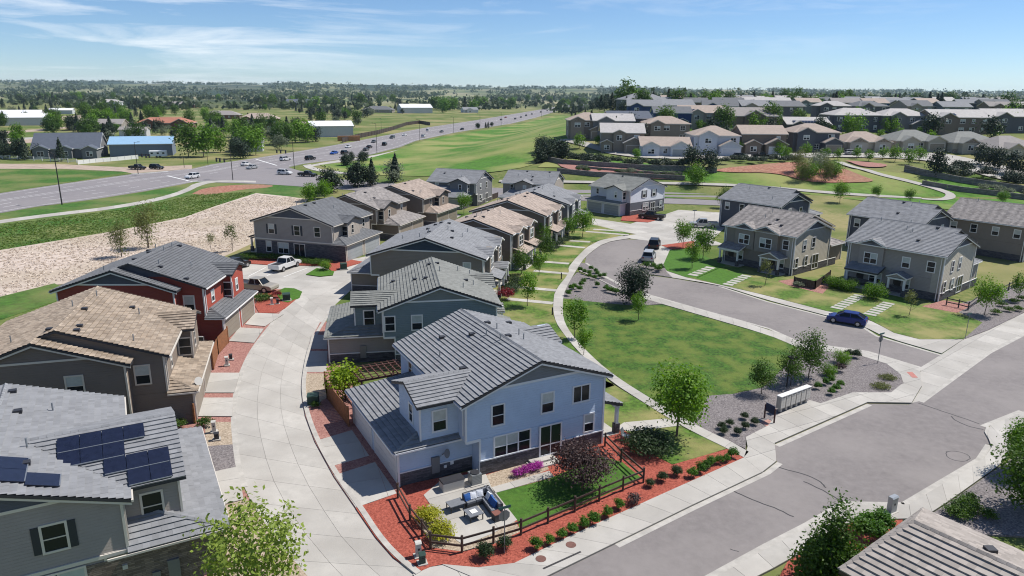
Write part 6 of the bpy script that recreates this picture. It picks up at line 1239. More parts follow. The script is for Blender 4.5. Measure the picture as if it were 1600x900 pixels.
def car_proto(kind, color, lod=1):
    L_, W_, prof, cb, ct, rh = SHAPES[kind]; root = empty('car' if kind != 'pickup' else 'pickup_truck'); P_ = CP[color]
    zc = sum(q[1] for q in prof) / len(prof); mb = MB(); n = len(prof); loops = []
    for y, k in ((-W_ / 2, .86), (-W_ / 2 + .1, 1.0), (W_ / 2 - .1, 1.0), (W_ / 2, .86)):
        loops.append([(x * (.985 if k < 1 else 1), y, zc + (z - zc) * k) for x, z in prof])
    vs = [v for l in loops for v in l]; fs = [tuple(range(n)), tuple(range(3 * n, 4 * n))[::-1]]
    for i in range(3):
        for j in range(n): fs.append((i * n + j, i * n + (j + 1) % n, (i + 1) * n + (j + 1) % n, (i + 1) * n + j))
    body = mb.add(vs, fs).build('body', P_, root)
    zb = 1.0 if kind in ('hatch', 'sedan') else 1.1; hb, ht = W_ / 2 - .1, W_ / 2 - .28
    B_ = [(cb[0], -hb, zb - .06), (cb[1], -hb, zb - .06), (cb[1], hb, zb - .06), (cb[0], hb, zb - .06)]; T_ = [(ct[0], -ht, rh - .06), (ct[1], -ht, rh - .06), (ct[1], ht, rh - .06), (ct[0], ht, rh - .06)]
    MB().add(B_ + T_, [(0, 1, 2, 3), (4, 5, 6, 7), (0, 1, 5, 4), (1, 2, 6, 5), (2, 3, 7, 6), (3, 0, 4, 7)]).build('windows', MT['glass'], root)
    MB().slab([(ct[0] - .08, -ht - .02, rh), (ct[1] + .06, -ht - .02, rh), (ct[1] + .06, ht + .02, rh), (ct[0] - .08, ht + .02, rh)], .08).build('roof_panel', P_, root)
    for s_ in (-1, 1):
        for (a, b, y0, y1) in ((B_[0], T_[0], hb, ht), (B_[1], T_[1], hb, ht)): MB().bar((a[0], s_ * (y0 + .005), a[2]), (b[0], s_ * (y1 + .005), b[2]), .09).build('pillar', P_, root)
        xm = (cb[0] + cb[1]) / 2; MB().bar((xm, s_ * (hb + .005), zb - .06), ((ct[0] + ct[1]) / 2, s_ * (ht + .01), rh - .05), .09).build('pillar', P_, root)
        MB().box(cb[1] - .45, cb[1] - .25, s_ * (W_ / 2 - .02) - .1, s_ * (W_ / 2 - .02) + .1, zb - .05, zb + .12).build('mirror', P_, root)
        MB().box(L_ / 2 - .2, L_ / 2 - .03, s_ * (W_ / 2 - .35) - .16, s_ * (W_ / 2 - .35) + .16, .66, .8).build('headlight', MT['lamp_w'], root)
        MB().box(-L_ / 2 + .0, -L_ / 2 + .1, s_ * (W_ / 2 - .25) - .12, s_ * (W_ / 2 - .25) + .12, .72, .95).build('tail_light', MT['lamp_r'], root)
        for x in (-L_ / 2 * .60, L_ / 2 * .62):
            r_ = .33 if kind in ('hatch', 'sedan') else .39; y = s_ * (W_ / 2 - .1)
            MB().cyl((x, y - s_ * .14, r_), (x, y + s_ * .125, r_), r_ * 1.12, n=16).build('wheel_arch', MT['dark'], root)
            w = MB().cyl((x, y - s_ * .1, r_), (x, y + s_ * .14, r_), r_, n=16).build('wheel', MT['tyre'], root); MB().cyl((x, y + s_ * .1, r_), (x, y + s_ * .15, r_), r_ * .64, n=12).build('rim', MT['rim'], w)
    if kind == 'pickup':
        MB().box(-2.75, -.85, -.82, .82, .9, 1.118).build('bed_liner', MT['dark'], root)
        MB().box(-2.9, -.8, -W_ / 2 + .02, -.84, 1.0, 1.2).build('bed_rail', P_, root); MB().box(-2.9, -.8, .84, W_ / 2 - .02, 1.0, 1.2).build('bed_rail', P_, root); MB().box(-2.92, -2.8, -.84, .84, .8, 1.2).build('tailgate', P_, root)
    return root
CARS = {}
def car(kind, color, p, ang, label, group, z=.02):
    k = (kind, color)
    if k not in CARS: CARS[k] = car_proto(kind, color); o = CARS[k]
    else: o = copy_tree(CARS[k])
    o.location = (p.x, p.y, p.z + z); o.rotation_euler = (0, 0, ang); return tag(o, label, 'car' if kind != 'pickup' else 'pickup truck', group)
def car_px(kind, color, rear, front, label, group='parked vehicles of the estate', z=.02):
    a, b = G(*rear), G(*front); d = b - a; return car(kind, color, (a + b) / 2, math.atan2(d.y, d.x), label, group, z)
car_px('hatch', 'blue', (1352, 510), (1294, 500), 'dark blue hatchback parked on the loop street'); car_px('pickup', 'white', (429, 426), (462, 414), 'white pickup truck parked in the court before the brick-walled house', z=.03)
car_px('pickup', 'tan', (380, 452), (424, 456), 'champagne pickup half hidden behind the red house garage', z=.03); car_px('suv', 'black', (352, 425), (385, 415), 'black vehicle at the left end of the parking court', z=.03)
car_px('suv', 'black', (1018, 396), (1026, 378), 'black sport utility car parked ahead in the loop street'); car_px('suv', 'silver', (1009, 415), (1018, 398), 'silver and black car parked behind the black one in the loop street')
car_px('pickup', 'silver', (1118, 356), (1080, 355), 'silver pickup truck in the rear court', z=.04); car_px('pickup', 'black', (1035, 344), (1002, 341), 'black pickup truck beside the white house', z=.04)
hwd = [Vector(q) for q in pts(hw_lo)]
def hw_ang(p):
    b = min(range(len(hwd) - 1), key=lambda i: ((hwd[i] + hwd[i + 1]) / 2 - p.xy).length); d = hwd[b] - hwd[b + 1]; return math.atan2(d.y, d.x)
HC = [((446, 251), 'suv', 'white', 'white sport utility car entering the intersection from the right'), ((485, 250), 'suv', 'black', 'black car behind the white one at the intersection'), ((522, 241), 'sedan', 'sky', 'bright blue car on the highway'), ((539, 241), 'suv', 'black', 'black car right beside the bright blue one'), ((544, 231), 'sedan', 'white', 'white car on the far lane above the bright blue one'), ((572, 235.5), 'sedan', 'grey', 'dark car below the pair near the tall lamp'), ((577, 231.5), 'sedan', 'black', 'dark car just left of the tall lamp'), ((601, 227.5), 'suv', 'black', 'dark car right of the tall lamp'), ((584, 223), 'sedan', 'grey', 'grey car in the far lanes near the tall lamp'), ((613, 216.5), 'suv', 'grey', 'dark sport utility car further up the far lanes'), ((632, 212.5), 'sedan', 'white', 'white car going up the hill in the far lanes'), ((669, 205), 'suv', 'white', 'white van near the bend of the highway'), ((662, 214.5), 'suv', 'white', 'white car in the near lane by the second lamp'), ((722, 203), 'sedan', 'black', 'dark car next to the pines by the highway'), ((215, 265), 'pickup', 'black', 'black pickup waiting on the side road at the intersection'), ((245, 264.5), 'suv', 'black', 'black car waiting behind the pickup at the intersection'), ((301, 279), 'suv', 'white', 'white car crossing the middle of the intersection'), ((384, 259), 'sedan', 'white', 'white car in the far lanes left of the signal'), ((394, 264), 'sedan', 'silver', 'silver car near the signal mast'),
      ((445, 273), 'suv', 'white', 'white car leaving by the side road'), ((480, 276), 'pickup', 'black', 'black pickup following on the side road'), ((805, 186.5), 'sedan', 'black', 'dark car first in the far queue on the hill'), ((814, 184), 'sedan', 'grey', 'grey car second in the far queue on the hill'), ((822, 181.5), 'suv', 'black', 'dark car third in the far queue on the hill'), ((831, 179), 'sedan', 'black', 'dark car fourth in the far queue on the hill'), ((845, 176), 'suv', 'black', 'dark car fifth in the far queue on the hill'), ((855, 173.5), 'sedan', 'black', 'dark car last in the far queue on the hill'), ((783, 188), 'sedan', 'black', 'dark car below the far queue'), ((790, 184.5), 'sedan', 'red', 'red car beside the far queue'), ((690, 207), 'sedan', 'grey', 'grey car near the second lamp on the climb')]
for px, k, c_, lab in HC:
    p = G(*px); a = hw_ang(p); a = a + math.pi if rnd.random() < .5 else a
    if px in ((215, 265), (245, 264.5), (445, 273), (480, 276)): a = R(-14)
    car(k, c_, p, a, lab, 'traffic on the highway', .06)
for px, k, c_, lab in (((1157, 249), 'suv', 'black', 'black car parked in front of the brown terrace house, left of two'), ((1188, 248), 'pickup', 'black', 'black pickup parked in front of the brown terrace house, right of two'), ((1330, 243), 'suv', 'silver', 'silver car parked before the one-storey beige stone house'), ((1052, 243.5), 'suv', 'black', 'dark car in the garage mouth of the low pale blue house')): car(k, c_, GP(*px), R(4) if px[0] != 1052 else R(90), lab, 'cars on the terrace street', .35)

# ------------------------------------------------------------------ street furniture
def hgt(base, top):
    b = G(*base); d = ray(*top); t_ = (b.x * d.x + b.y * d.y) / (d.x ** 2 + d.y ** 2); return CAMH + t_ * d.z
MT['pole'] = flat('dark_steel_pole', C(.03, .026, .026), .6); MT['galv'] = flat('galvanised_steel', C(.22, .22, .23), .5, .4)
def lamp(base, top, label, arm=2.2, ang=2.5, r=.12, signal=False):
    p = G(*base); h = min(hgt(base, top), 14); t_ = empty('street_lamp' if not signal else 'signal_mast', (p.x, p.y, 0), 0, label, 'street lamp' if not signal else 'traffic signal', 'lamps and masts of the highway')
    MB().cyl((0, 0, 0), (0, 0, h), r, r * .6, n=10).build('pole', MT['pole'], t_); e = (math.cos(ang) * arm, math.sin(ang) * arm, h + .15)
    MB().bar((0, 0, h - .1), e, .1).build('arm', MT['pole'], t_); MB().box(e[0] - .35, e[0] + .35, e[1] - .2, e[1] + .2, e[2] - .08, e[2] + .08).build('lamp_head', MT['pole'], t_)
    if signal:
        z = h * .62; e = (math.cos(ang) * 7, math.sin(ang) * 7, z + .3); MB().bar((0, 0, z), e, .16).build('mast_arm', MT['pole'], t_)
        for k in (.45, .75, .98): MB().box(e[0] * k - .2, e[0] * k + .2, e[1] * k - .2, e[1] * k + .2, z - .8, z + .4).build('signal_head', MT['dark'], t_)
    return t_
lamp((97, 320), (87, 240), 'dark lean lamp pole standing before the left stretch of highway', r=.16); lamp((216, 272), (212, 222), 'signal mast at the left corner of the intersection', signal=True, ang=-.5); lamp((364, 282), (361, 231), 'signal mast near the middle of the intersection', signal=True, ang=2.6); lamp((460, 264), (458, 220), 'signal mast at the right corner of the intersection', signal=True, ang=2.8)
for q, w_ in (((589, 239), 'first'), ((656, 220), 'second'), ((709, 208), 'third'), ((750, 201), 'fourth'), ((783, 196), 'fifth'), ((846, 183.5), 'sixth')): lamp(q, (q[0] - .5, q[1] - {'first': 46, 'second': 33, 'third': 25, 'fourth': 23, 'fifth': 21, 'sixth': 16}[w_]), 'tall lamp along the climbing highway, %s from the intersection' % w_)
for q, w_ in (((325, 256), 'left'), ((596, 207), 'middle'), ((288, 262), 'front')): lamp(q, (q[0] - 1, q[1] - 22), 'thin dark utility pole on the far side of the highway, %s one' % w_, arm=.8, r=.09)
def sign(base, top, label, face, shape='oct', name='stop_sign'):
    p = G(*base); h = hgt(base, top); t_ = empty(name, (p.x, p.y, .1), R(face), label, 'sign'); MB().cyl((0, 0, 0), (0, 0, h), .035, n=8).build('post', MT['galv'], t_)
    if shape == 'oct':
        q = [(.38 * math.cos(R(22.5 + 45 * i)), h - .5 + .38 * math.sin(R(22.5 + 45 * i))) for i in range(8)]; MB().prism_y(q, -.05, -.035).build('sign_back', MT['galv'], t_); MB().prism_y([(a * .98, h - .5 + (b - h + .5) * .98) for a, b in q], -.066, -.0505).build('sign_face', flat('sign_red', C(.4, .02, .02), .5), t_)
    MB().box(-.4, .4, -.02, .0, h - .02, h + .16).build('street_name_plate', flat('sign_teal', C(.03, .10, .10), .5), t_)
    return t_
sign((788, 866), (790, 797), 'stop sign seen from behind at the corner of the blue house garden', 205); sign((1371, 569), (1379, 524), 'stop sign seen from behind in the gravel by the loop street', 210); sign((1508, 529), (1513, 492), 'thin sign post on the corner lawn', 30, 'none', 'sign_post'); sign((1082, 374), (1083, 330), 'tall thin sign post by the rear court', 0, 'none', 'sign_post')
def park_lamp(base, top, label):
    p = G(*base); h = hgt(base, top); t_ = empty('park_lamp', (p.x, p.y, .1), R(20), label, 'lamp'); MB().cyl((0, 0, 0), (0, 0, h), .07, .05, n=10).build('pole', MT['pole'], t_); MB().box(-.1, .7, -.2, .2, h - .05, h + .1).build('lamp_head', MT['pole'], t_)
park_lamp((1229, 605), (1232, 560), 'black park lamp with box head behind the mailboxes')
for q, w_ in (((863, 493), 'lower'), ((877, 437), 'upper')):
    p = P0(*q); t_ = empty('bollard_light', p, 0, 'black bollard light beside the curved path, %s one' % w_, 'bollard light', 'path bollards'); MB().cyl((0, 0, 0), (0, 0, .85), .09, n=10).build('post', MT['pole'], t_); MB().cyl((0, 0, .85), (0, 0, .98), .1, .06, n=10).build('cap', MT['dark'], t_)
# mailboxes
MT['mailbox'] = mat('mailbox_grey', C(.40, .37, .33), .55, .06, 2)
A_, B_ = P0(1217, 648), P0(1264, 630); dm = (B_ - A_); am = math.atan2(dm.y, dm.x)
for i in range(6):
    p = A_ + dm * ((i + .5) / 6); w_ = dm.length / 6 * .92; t_ = empty('mailbox_cluster', (p.x, p.y, .13), am, 'grey pedestal mailbox unit in the row by the pavement, %s from the left' % ordn[i], 'mailbox', 'cluster mailboxes')
    MB().box(-w_ / 2, w_ / 2, -.05, .4, .38, 1.5).build('cabinet', MT['mailbox'], t_); MB().box(-w_ / 2 - .02, w_ / 2 + .02, -.08, .43, 1.5, 1.56).build('top', MT['white'], t_); MB().box(-.12, .12, .05, .3, 0, .38).build('pedestal', MT['mailbox'], t_)
    for a in range(2):
        for b in range(4): MB().box(-w_ / 2 + .04 + a * w_ * .46, -w_ / 2 + .02 + (a + 1) * w_ * .46, -.065, -.05, .44 + b * .26, .68 + b * .26).build('box_door', MT['cream'], t_)
    MB().box(-.2, .2, -.09, -.065, 1.4, 1.45).build('mail_slot', MT['dark'], t_)
A_, B_ = P0(1194, 655), P0(1209, 663); t_ = empty('notice_board', (A_ + B_) / 2, math.atan2((B_ - A_).y, (B_ - A_).x), 'dark blue notice board on two maroon posts beside the mailboxes', 'notice board'); hw_ = (B_ - A_).length / 2
for s_ in (-1, 1): MB().box(s_ * hw_ - .05, s_ * hw_ + .05, -.05, .05, 0, 1.3).build('post', flat('maroon_post', C(.05, .012, .014), .5), t_)
MB().box(-hw_ + .05, hw_ - .05, -.03, .03, .75, 1.5).build('board', flat('navy_board', C(.008, .02, .06), .4), t_)
MB().prism([tuple(P0(*q))[:2] for q in ((1188, 662), (1200, 657), (1212, 664), (1199, 669))], .1, .125).build('brick_pad', mat('pink_brick_pad', C(.4, .22, .18), .9, .2, 5)); tag(bpy.data.objects['brick_pad'], kind='structure')
for q in ((1424, 585), ):
    MB().prism([tuple(P0(*k))[:2] for k in ((1416, 583), (1425, 583), (1434, 592), (1425, 592))], .1, .139).build('tactile_strip', mat('red_tactile_paving', C(.42, .18, .15), .9, .1, 4)); tag(bpy.data.objects['tactile_strip'], kind='structure')
# manholes and storm inlet
for q, w_ in (((845, 876), 'left'), ((892, 854), 'right')):
    p = P0(*q, z=.13); o = MB().cyl((0, 0, -.02), (0, 0, .012), .32, n=24).build('manhole_cover', mat('rusty_iron', C(.16, .08, .065), .8, .2, 6)); o.location = p; tag(o, 'round rusty manhole cover in the pavement, %s of two' % w_, 'manhole cover', 'manholes at the corner')
a, b = pts([(850, 893), (909, 866)]); strip('storm_inlet', [a, b], .02, .16, .0, .136, 'tar')
# utility boxes
MT['greenbox'] = mat('green_utility_paint', C(.025, .055, .045), .6, .1, 2); MT['putty'] = flat('putty_plastic', C(.5, .48, .44), .6)
def ubox(px, w, d, h, m, label, ang=20, name='utility_box'):
    p = P0(*px); t_ = empty(name, p, R(ang), label, 'utility box', 'utility boxes'); MB().box(-w / 2, w / 2, -d / 2, d / 2, .06, h - .08).build('cabinet', MT[m], t_); MB().prism_x([(-d / 2 - .03, h - .08), (d / 2 + .03, h - .08), (d / 2 - .02, h), (-d / 2 + .06, h)], -w / 2 - .03, w / 2 + .03).build('lid', MT[m], t_); MB().box(-w / 2 - .12, w / 2 + .12, -d / 2 - .12, d / 2 + .12, -.05, .06).build('pad', MT['kerb'], t_); MB().box(-.05, .05, -d / 2 - .03, -d / 2, h * .5, h * .62).build('latch', MT['dark'], t_)
ubox((654, 871), .32, .32, 1.0, 'putty', 'pale pedestal box in the red mulch at the alley corner'); ubox((660, 882), .34, .34, .7, 'greenbox', 'short green pedestal in the red mulch at the alley corner'); ubox((490, 632), .95, .9, .9, 'greenbox', 'dark green transformer box beside the alley', 10); ubox((355, 572), .3, .3, .95, 'putty', 'pale pedestal in the bed between brown and red houses'); ubox((361, 563), .3, .3, .6, 'dark', 'dark short pedestal in the bed between brown and red houses'); ubox((335, 676), .3, .3, .95, 'putty', 'pale pedestal in the tan gravel by the solar house'); ubox((339, 688), .35, .3, .6, 'dark', 'dark pedestal in the tan gravel by the solar house'); ubox((448, 470), .95, .9, .95, 'greenbox', 'dark transformer box on the parking island'); ubox((425, 477), .3, .3, .95, 'putty', 'pale pedestal on the island beside the transformer'); ubox((434, 476), .3, .3, .7, 'dark', 'small dark pedestal on the island beside the transformer'); ubox((537, 421), .95, .9, .95, 'greenbox', 'transformer box at the corner of the brick-walled house'); ubox((1392, 802), .6, .35, 1.2, 'metal', 'grey steel cabinet on the pavement behind the lower right roof', 30)

# ------------------------------------------------------------------ fences of the gardens
def split_rail(label, px, m='brownbd', h_=1.15, rails=(.45, .95), sub=1):
    p = [P0(*q) for q in px]; f = empty('split_rail_fence', p[0], 0, label, 'fence', 'split rail fences'); o0 = p[0]; q = []
    for i in range(len(p) - 1):
        for k in range(sub): q.append(p[i] + (p[i + 1] - p[i]) * (k / sub) - o0)
    q.append(p[-1] - o0)
    for a in q: MB().prism([(a.x + .09 * math.cos(t_), a.y + .09 * math.sin(t_)) for t_ in (.5, 2.07, 3.64, 5.2)], -.05, h_ + rnd.uniform(0, .06)).build('post', MT[m], f)
    for a, b in zip(q, q[1:]):
        for z in rails: MB().bar((a.x, a.y, z), (b.x, b.y, z), .06, .13).build('rail', MT[m], f)
split_rail('dark split rail fence around the patio and lawn of the pale blue house', [(622, 780), (641, 815), (660, 839), (673, 859), (722, 865), (771, 851), (814, 838), (856, 820), (898, 802), (936, 785), (973, 769), (1005, 756), (970, 724), (945, 699)])
split_rail('dark split rail fence beside the taupe street house', [(1478, 478), (1497, 482), (1512, 486), (1528, 474), (1545, 466), (1560, 462), (1575, 455), (1588, 448)], 'charcoal')
def board_fence(label, px, h_, m):
    p = [P0(*q) for q in px]; f = empty('board_fence', p[0], 0, label, 'fence', 'board fences'); o0 = p[0]
    for a, b in zip(p, p[1:]):
        a, b = a - o0, b - o0; n = max(2, int((b - a).length / .3))
        for k in range(n):
            u_, v_ = a + (b - a) * (k / n), a + (b - a) * ((k + .94) / n); MB().bar((u_.x, u_.y, h_ / 2), (v_.x, v_.y, h_ / 2), .04, h_ + rnd.uniform(-.02, .02)).build('board', MT[m], f)
        for k in (0, 1): u_ = a + (b - a) * k; MB().box(u_.x - .07, u_.x + .07, u_.y - .07, u_.y + .07, 0, h_ + .1).build('post', MT[m], f)
board_fence('cedar board fence between the brown and red houses', [(334, 578), (341, 555), (357, 537)], 1.8, 'wood'); board_fence('cedar board fence beside the garage of the pale blue house', [(509, 610), (512, 625), (545, 668)], 1.7, 'wood'); board_fence('short cedar board fence below the brown house garage', [(305, 662), (309, 640)], 1.6, 'wood')
board_fence('dark board fence around the terrace of the khaki street house', [(1240, 446), (1273, 453), (1296, 436)], 1.2, 'brownbd'); board_fence('dark board fence behind the grey house by the hill', [(735, 320), (760, 316), (778, 310)], 1.5, 'brownbd')
# ------------------------------------------------------------------ patio of the blue house
MT['wicker'] = mat('dark_grey_wicker', C(.045, .048, .055), .7, .2, 20); MT['cushion'] = mat('grey_cushion', C(.16, .17, .19), .85, .1, 6); MT['pil_b'] = mat('blue_pillow', C(.03, .10, .30), .85, .2, 8); MT['pil_w'] = mat('white_pillow', C(.62, .64, .68), .85, .1, 8)
def local_frame(o, a, b):
    u = (b - a).normalized(); return u, Vector((-u.y, u.x, 0))
S0, S1, S2 = P0(722, 789, .135), P0(763, 776, .135), P0(786, 806, .135)
so = empty('sectional_sofa', S1, 0, 'dark grey corner sofa with grey cushions on the patio', 'sofa')
for (a, b, sg) in ((S0, S1, 1), (S1, S2, 1)):
    u = (b - a).normalized(); v = Vector((-u.y, u.x, 0)); a_ = a - S1; L_ = (b - a).length; n = 3
    def qd(x0, x1, y0, y1): return [tuple((a_ + u * x + v * y).xy) for x, y in ((x0, y0), (x1, y0), (x1, y1), (x0, y1))]
    x1_ = L_ - (.0 if b is S1 else 0); MB().prism(qd(0, x1_, -.8, 0), .02, .3).build('base', MT['wicker'], so); MB().prism(qd(0, x1_, -.16, 0), .3, .78).build('back', MT['wicker'], so)
    for i in range(n):
        x0, x1 = L_ * i / n + .02, L_ * (i + 1) / n - .02
        MB().prism(qd(x0, x1, -.8, -.18), .3, .44).build('seat_cushion', MT['cushion'], so); MB().prism(qd(x0, x1, -.3, -.17), .45, .82).build('back_cushion', MT['cushion'], so)
    pa = [(L_ * .1, 'pil_b'), (L_ * .3, 'pil_w'), (L_ * .55, 'pil_w')] if a is S0 else [(L_ * .42, 'pil_w'), (L_ * .62, 'pil_b'), (L_ * .8, 'pil_b')]
    for i, (x, mt_) in enumerate(pa):
        o = MB(); c = a_ + u * x + v * -.42; bm = bmesh.new(); bmesh.ops.create_cube(bm, size=1); bmesh.ops.subdivide_edges(bm, edges=bm.edges[:], cuts=2, use_grid_fill=True)
        for w_ in bm.verts: k = 1 - .5 * max(abs(w_.co.x), abs(w_.co.z)) * 1.2; w_.co = Vector((w_.co.x * .46, w_.co.y * .26 * max(k, .3), w_.co.z * .44))
        me = bpy.data.meshes.new('throw_pillow'); bm.to_mesh(me); bm.free(); me.materials.append(MT[mt_]); t_ = link('throw_pillow', me, None, (S1.x + c.x, S1.y + c.y, .135 + .64)); t_.rotation_euler = (R(-24), R(rnd.uniform(-8, 8)), math.atan2(u.y, u.x) + R(rnd.uniform(-12, 12)))
        tag(t_, '%s throw pillow on the sofa arm at %s, %s from outer end' % ('blue' if mt_ == 'pil_b' else 'white', 'house' if a is S0 else 'lawn', ordn[i if a is S0 else 2 - i]), 'pillow', 'sofa pillows')
ua = math.atan2((S1 - S0).y, (S1 - S0).x)
def table(px, w, d, h, name, label, fire=False, slab=.05):
    t_ = empty(name, P0(*px, z=.135), ua, label, 'table'); MB().box(-w / 2, w / 2, -d / 2, d / 2, h - slab, h).build('table_top', MT['cushion'], t_)
    for x in (-1, 1):
        for y in (-1, 1): MB().box(x * (w / 2 - .06) - .03, x * (w / 2 - .06) + .03, y * (d / 2 - .06) - .03, y * (d / 2 - .06) + .03, 0, h - slab).build('leg', MT['dark'], t_)
    if fire: MB().box(-.24, .24, -.24, .24, .12, h - slab).build('burner_box', MT['wicker'], t_); MB().box(-.22, .22, -.22, .22, h, h + .03).build('burner', MT['white'], t_)
table((740, 812), 1.0, 1.0, .48, 'fire_table', 'square grey fire table in front of the corner sofa', True); table((712, 798), 1.1, .8, .5, 'side_table', 'low dark table at the left end of the corner sofa')
t_ = empty('side_box', P0(776, 815, .135), ua, 'small brown side box at the right end of the corner sofa', 'side table'); MB().box(-.25, .25, -.25, .25, 0, .5).build('box', MT['wicker'], t_); MB().box(-.27, .27, -.27, .27, .5, .54).build('lid', flat('terracotta_lid', C(.2, .08, .06), .6), t_)
t_ = empty('deck_box', P0(706, 764, .135), R(28.4), 'beige storage box with dark lid against the blue house wall', 'storage box'); MB().box(-.8, .8, -.4, .4, 0, .62).build('box', MT['putty'], t_); MB().prism_x([(-.43, .62), (.43, .62), (.35, .74), (-.35, .74)], -.83, .83).build('lid', MT['dark'], t_)
t_ = empty('air_conditioner', P0(742, 757, .135), R(28.4), 'round topped grey air conditioner beside the storage box', 'air conditioner'); MB().box(-.38, .38, -.38, .38, .05, .82).build('casing', MT['metal'], t_); MB().cyl((0, 0, .82), (0, 0, .88), .34, n=20).build('fan_guard', MT['dark'], t_); MB().box(-.5, .5, -.5, .5, -.02, .05).build('pad', MT['kerb'], t_)
for i in range(6): MB().box(-.385, .385, -.385, .385, .14 + i * .11, .15 + i * .11).build('louvre', MT['dark'], t_)
t_ = empty('garden_chair', P0(978, 690, .11), R(60), 'pale folding garden chair on the red mulch by the porch', 'chair'); MB().box(-.28, .28, -.28, .28, .38, .44).build('seat', MT['metal'], t_); MB().add([(-.28, .25, .42), (.28, .25, .42), (.28, .42, .95), (-.28, .42, .95), (-.28, .29, .42), (.28, .29, .42), (.28, .46, .95), (-.28, .46, .95)], [(0, 1, 2, 3), (4, 5, 6, 7), (0, 1, 5, 4), (2, 3, 7, 6), (1, 2, 6, 5), (0, 3, 7, 4)]).build('backrest', MT['metal'], t_)
for x in (-.24, .24):
    for y in (-.24, .24): MB().box(x - .025, x + .025, y - .025, y + .025, 0, .38).build('leg', MT['metal'], t_)
# fittings fixed to the houses are parts of them
def part_on(hk, m, name, mt_, *boxes):
    mb = MB(m)
    for b in boxes: mb.box(*b)
    return mb.build(name, mt_, H[hk])
part_on('M1', 1, 'meter_cabinet', MT['galv'], (-3.35, -2.75, 1.12, 1.3, .5, 1.75)); part_on('M1', 1, 'meter', MT['white'], (-1.9, -1.65, 1.17, 1.3, .85, 1.15)); part_on('M1', 1, 'meter', MT['white'], (-2.4, -2.2, 1.17, 1.3, .7, .9))
d = MB().cyl((-2.45, .85, 2.05), (-2.35, .70, 2.1), .1, .34, n=16).build('satellite_dish', MT['galv'], H['M1']); MB().bar((-2.5, 1.28, 1.75), (-2.47, .9, 2.05), .05).build('dish_arm', MT['galv'], d)
part_on('M1', 1, 'door_step', MT['kerb'], (3.7, 6.1, -1.2, -.08, 0, .22)); part_on('M1', 1, 'door_step', MT['kerb'], (3.9, 5.9, -.7, -.07, .22, .38))
part_on('M2', 1, 'meter_cabinet', MT['galv'], (-3.2, -2.6, 1.12, 1.3, .5, 1.8)); part_on('L1', -1, 'meter_cabinet', MT['galv'], (-3.6, -3.0, -.22, -.06, .4, 1.7)); part_on('L1', -1, 'wall_lamp', MT['putty'], (-1.1, -.85, -.2, -.06, 1.9, 2.15)); part_on('L1', -1, 'meter_cabinet', MT['galv'], (-2.6, -2.2, -.2, -.06, .3, 1.2))
d = MB(-1).cyl((-3.6, 9.3, 6.15), (-3.75, 9.1, 6.2), .08, .34, n=14).build('satellite_dish', MT['putty'], H['L3']); d = MB(-1).cyl((-5.1, 2.4, 3.2), (-5.25, 2.2, 3.3), .08, .36, n=14).build('satellite_dish', MT['putty'], H['L2'])
# solar panels on the near left house
def solar_array(label, corner, du, dt, rows, pw, ph, hk='L1', m=-1):
    t_ = empty('solar_array', H[hk].location, H[hk].rotation_euler.z, label, 'solar panels', 'solar arrays'); du, dt, c = Vector(du), Vector(dt), Vector(corner); nrm = du.cross(dt).normalized(); nrm = nrm if nrm.z > 0 else -nrm
    for r_, (s0, n) in enumerate(rows):
        for i in range(n):
            p = c + du * (s0 + i * (pw + .03)) + dt * (r_ * (ph + .04)) + nrm * .17; q = [p, p + du * pw, p + du * pw + dt * ph, p + dt * ph]; lo = [k - nrm * .045 for k in q]
            a = MB(m).add([tuple(k) for k in q + lo], [(0, 1, 2, 3), (4, 5, 6, 7), (0, 1, 5, 4), (1, 2, 6, 5), (2, 3, 7, 6), (3, 0, 4, 7)]).build('panel', MT['solar'], t_)
        a = c + du * (s0 + .05) + dt * (r_ * (ph + .04) + ph + .02) + nrm * .16; b = a + du * (n * (pw + .03) - .1); MB(m).bar(a, b, .05).build('rail', MT['metal'], t_)
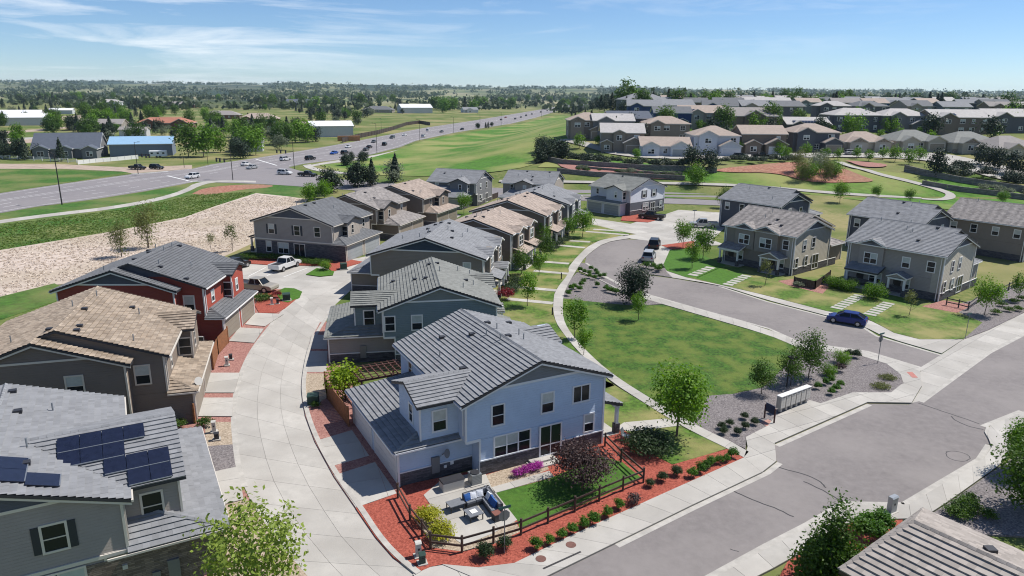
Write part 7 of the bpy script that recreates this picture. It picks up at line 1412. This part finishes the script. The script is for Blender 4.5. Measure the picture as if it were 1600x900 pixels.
_h = dict(ug=-1.23, up=10.85, rz=8.3, ez=6.05); _sl = (8.3 - 6.05) / ((10.85 + 1.23) / 2 + .5); _rb = min(6.05 + (9.1 / 2 + .5) * _sl, 8.25); _s2 = (_rb - 6.05) / (9.1 / 2 + .5); _dv = Vector((0, -1, -_s2)).normalized(); _vc = 5.85
solar_array('stepped block of dark solar panels on the front slope of the near left roof', (-2.75, _vc + _dv.y * .5, _rb + _dv.z * .5), (1, 0, 0), _dv, [(0, 4), (1.1, 3), (-1.1, 3), (-1.1, 2)], 1.07, 1.15)
_du = Vector((-1, 0, -_sl)).normalized(); solar_array('pair of bluish solar panels on the side slope of the near left roof', (4.3, .25, 6.05 + (4.3 + 1.73) * _sl), (0, 1, 0), _du, [(.5, 2), (.2, 1)], 1.35, 1.5)
MT['pergwood'] = flat('red_brown_timber', C(.12, .055, .045), .7)
# pergola behind the blue house
pg = empty('pergola', P0(592, 622), R(28), 'brown timber pergola between the pale blue and green-grey houses', 'pergola')
for x in (-1.9, 1.9):
    for y in (-1.4, 1.4): MB().box(x - .08, x + .08, y - .08, y + .08, 0, 2.4).build('post', MT['pergwood'], pg)
for y in (-1.4, 1.4): MB().box(-2.2, 2.2, y - .06, y + .06, 2.4, 2.58).build('beam', MT['pergwood'], pg)
for i in range(8): MB().box(-2.1 + i * .58, -2.02 + i * .58, -1.7, 1.7, 2.58, 2.7).build('rafter', MT['pergwood'], pg)
for i in range(6): MB().box(-2.3, 2.3, -1.5 + i * .58, -1.46 + i * .58, 2.7, 2.75).build('slat', MT['pergwood'], pg)
# ------------------------------------------------------------------ the air
def haze():
    m = bpy.data.materials.new('haze_air'); m.use_nodes = True; n = m.node_tree.nodes; n.clear(); o = n.new('ShaderNodeOutputMaterial'); v = n.new('ShaderNodeVolumePrincipled')
    v.inputs['Color'].default_value = (.6, .79, 1, 1); v.inputs['Density'].default_value = 4.5e-5; v.inputs['Anisotropy'].default_value = .2
    m.node_tree.links.new(v.outputs[0], o.inputs['Volume'])
    tag(MB().box(-17500, 17500, -300, 9000, -3, 130).build('haze', m), 'thin bluish air that fades the far plain', 'haze', kind='stuff')
haze()
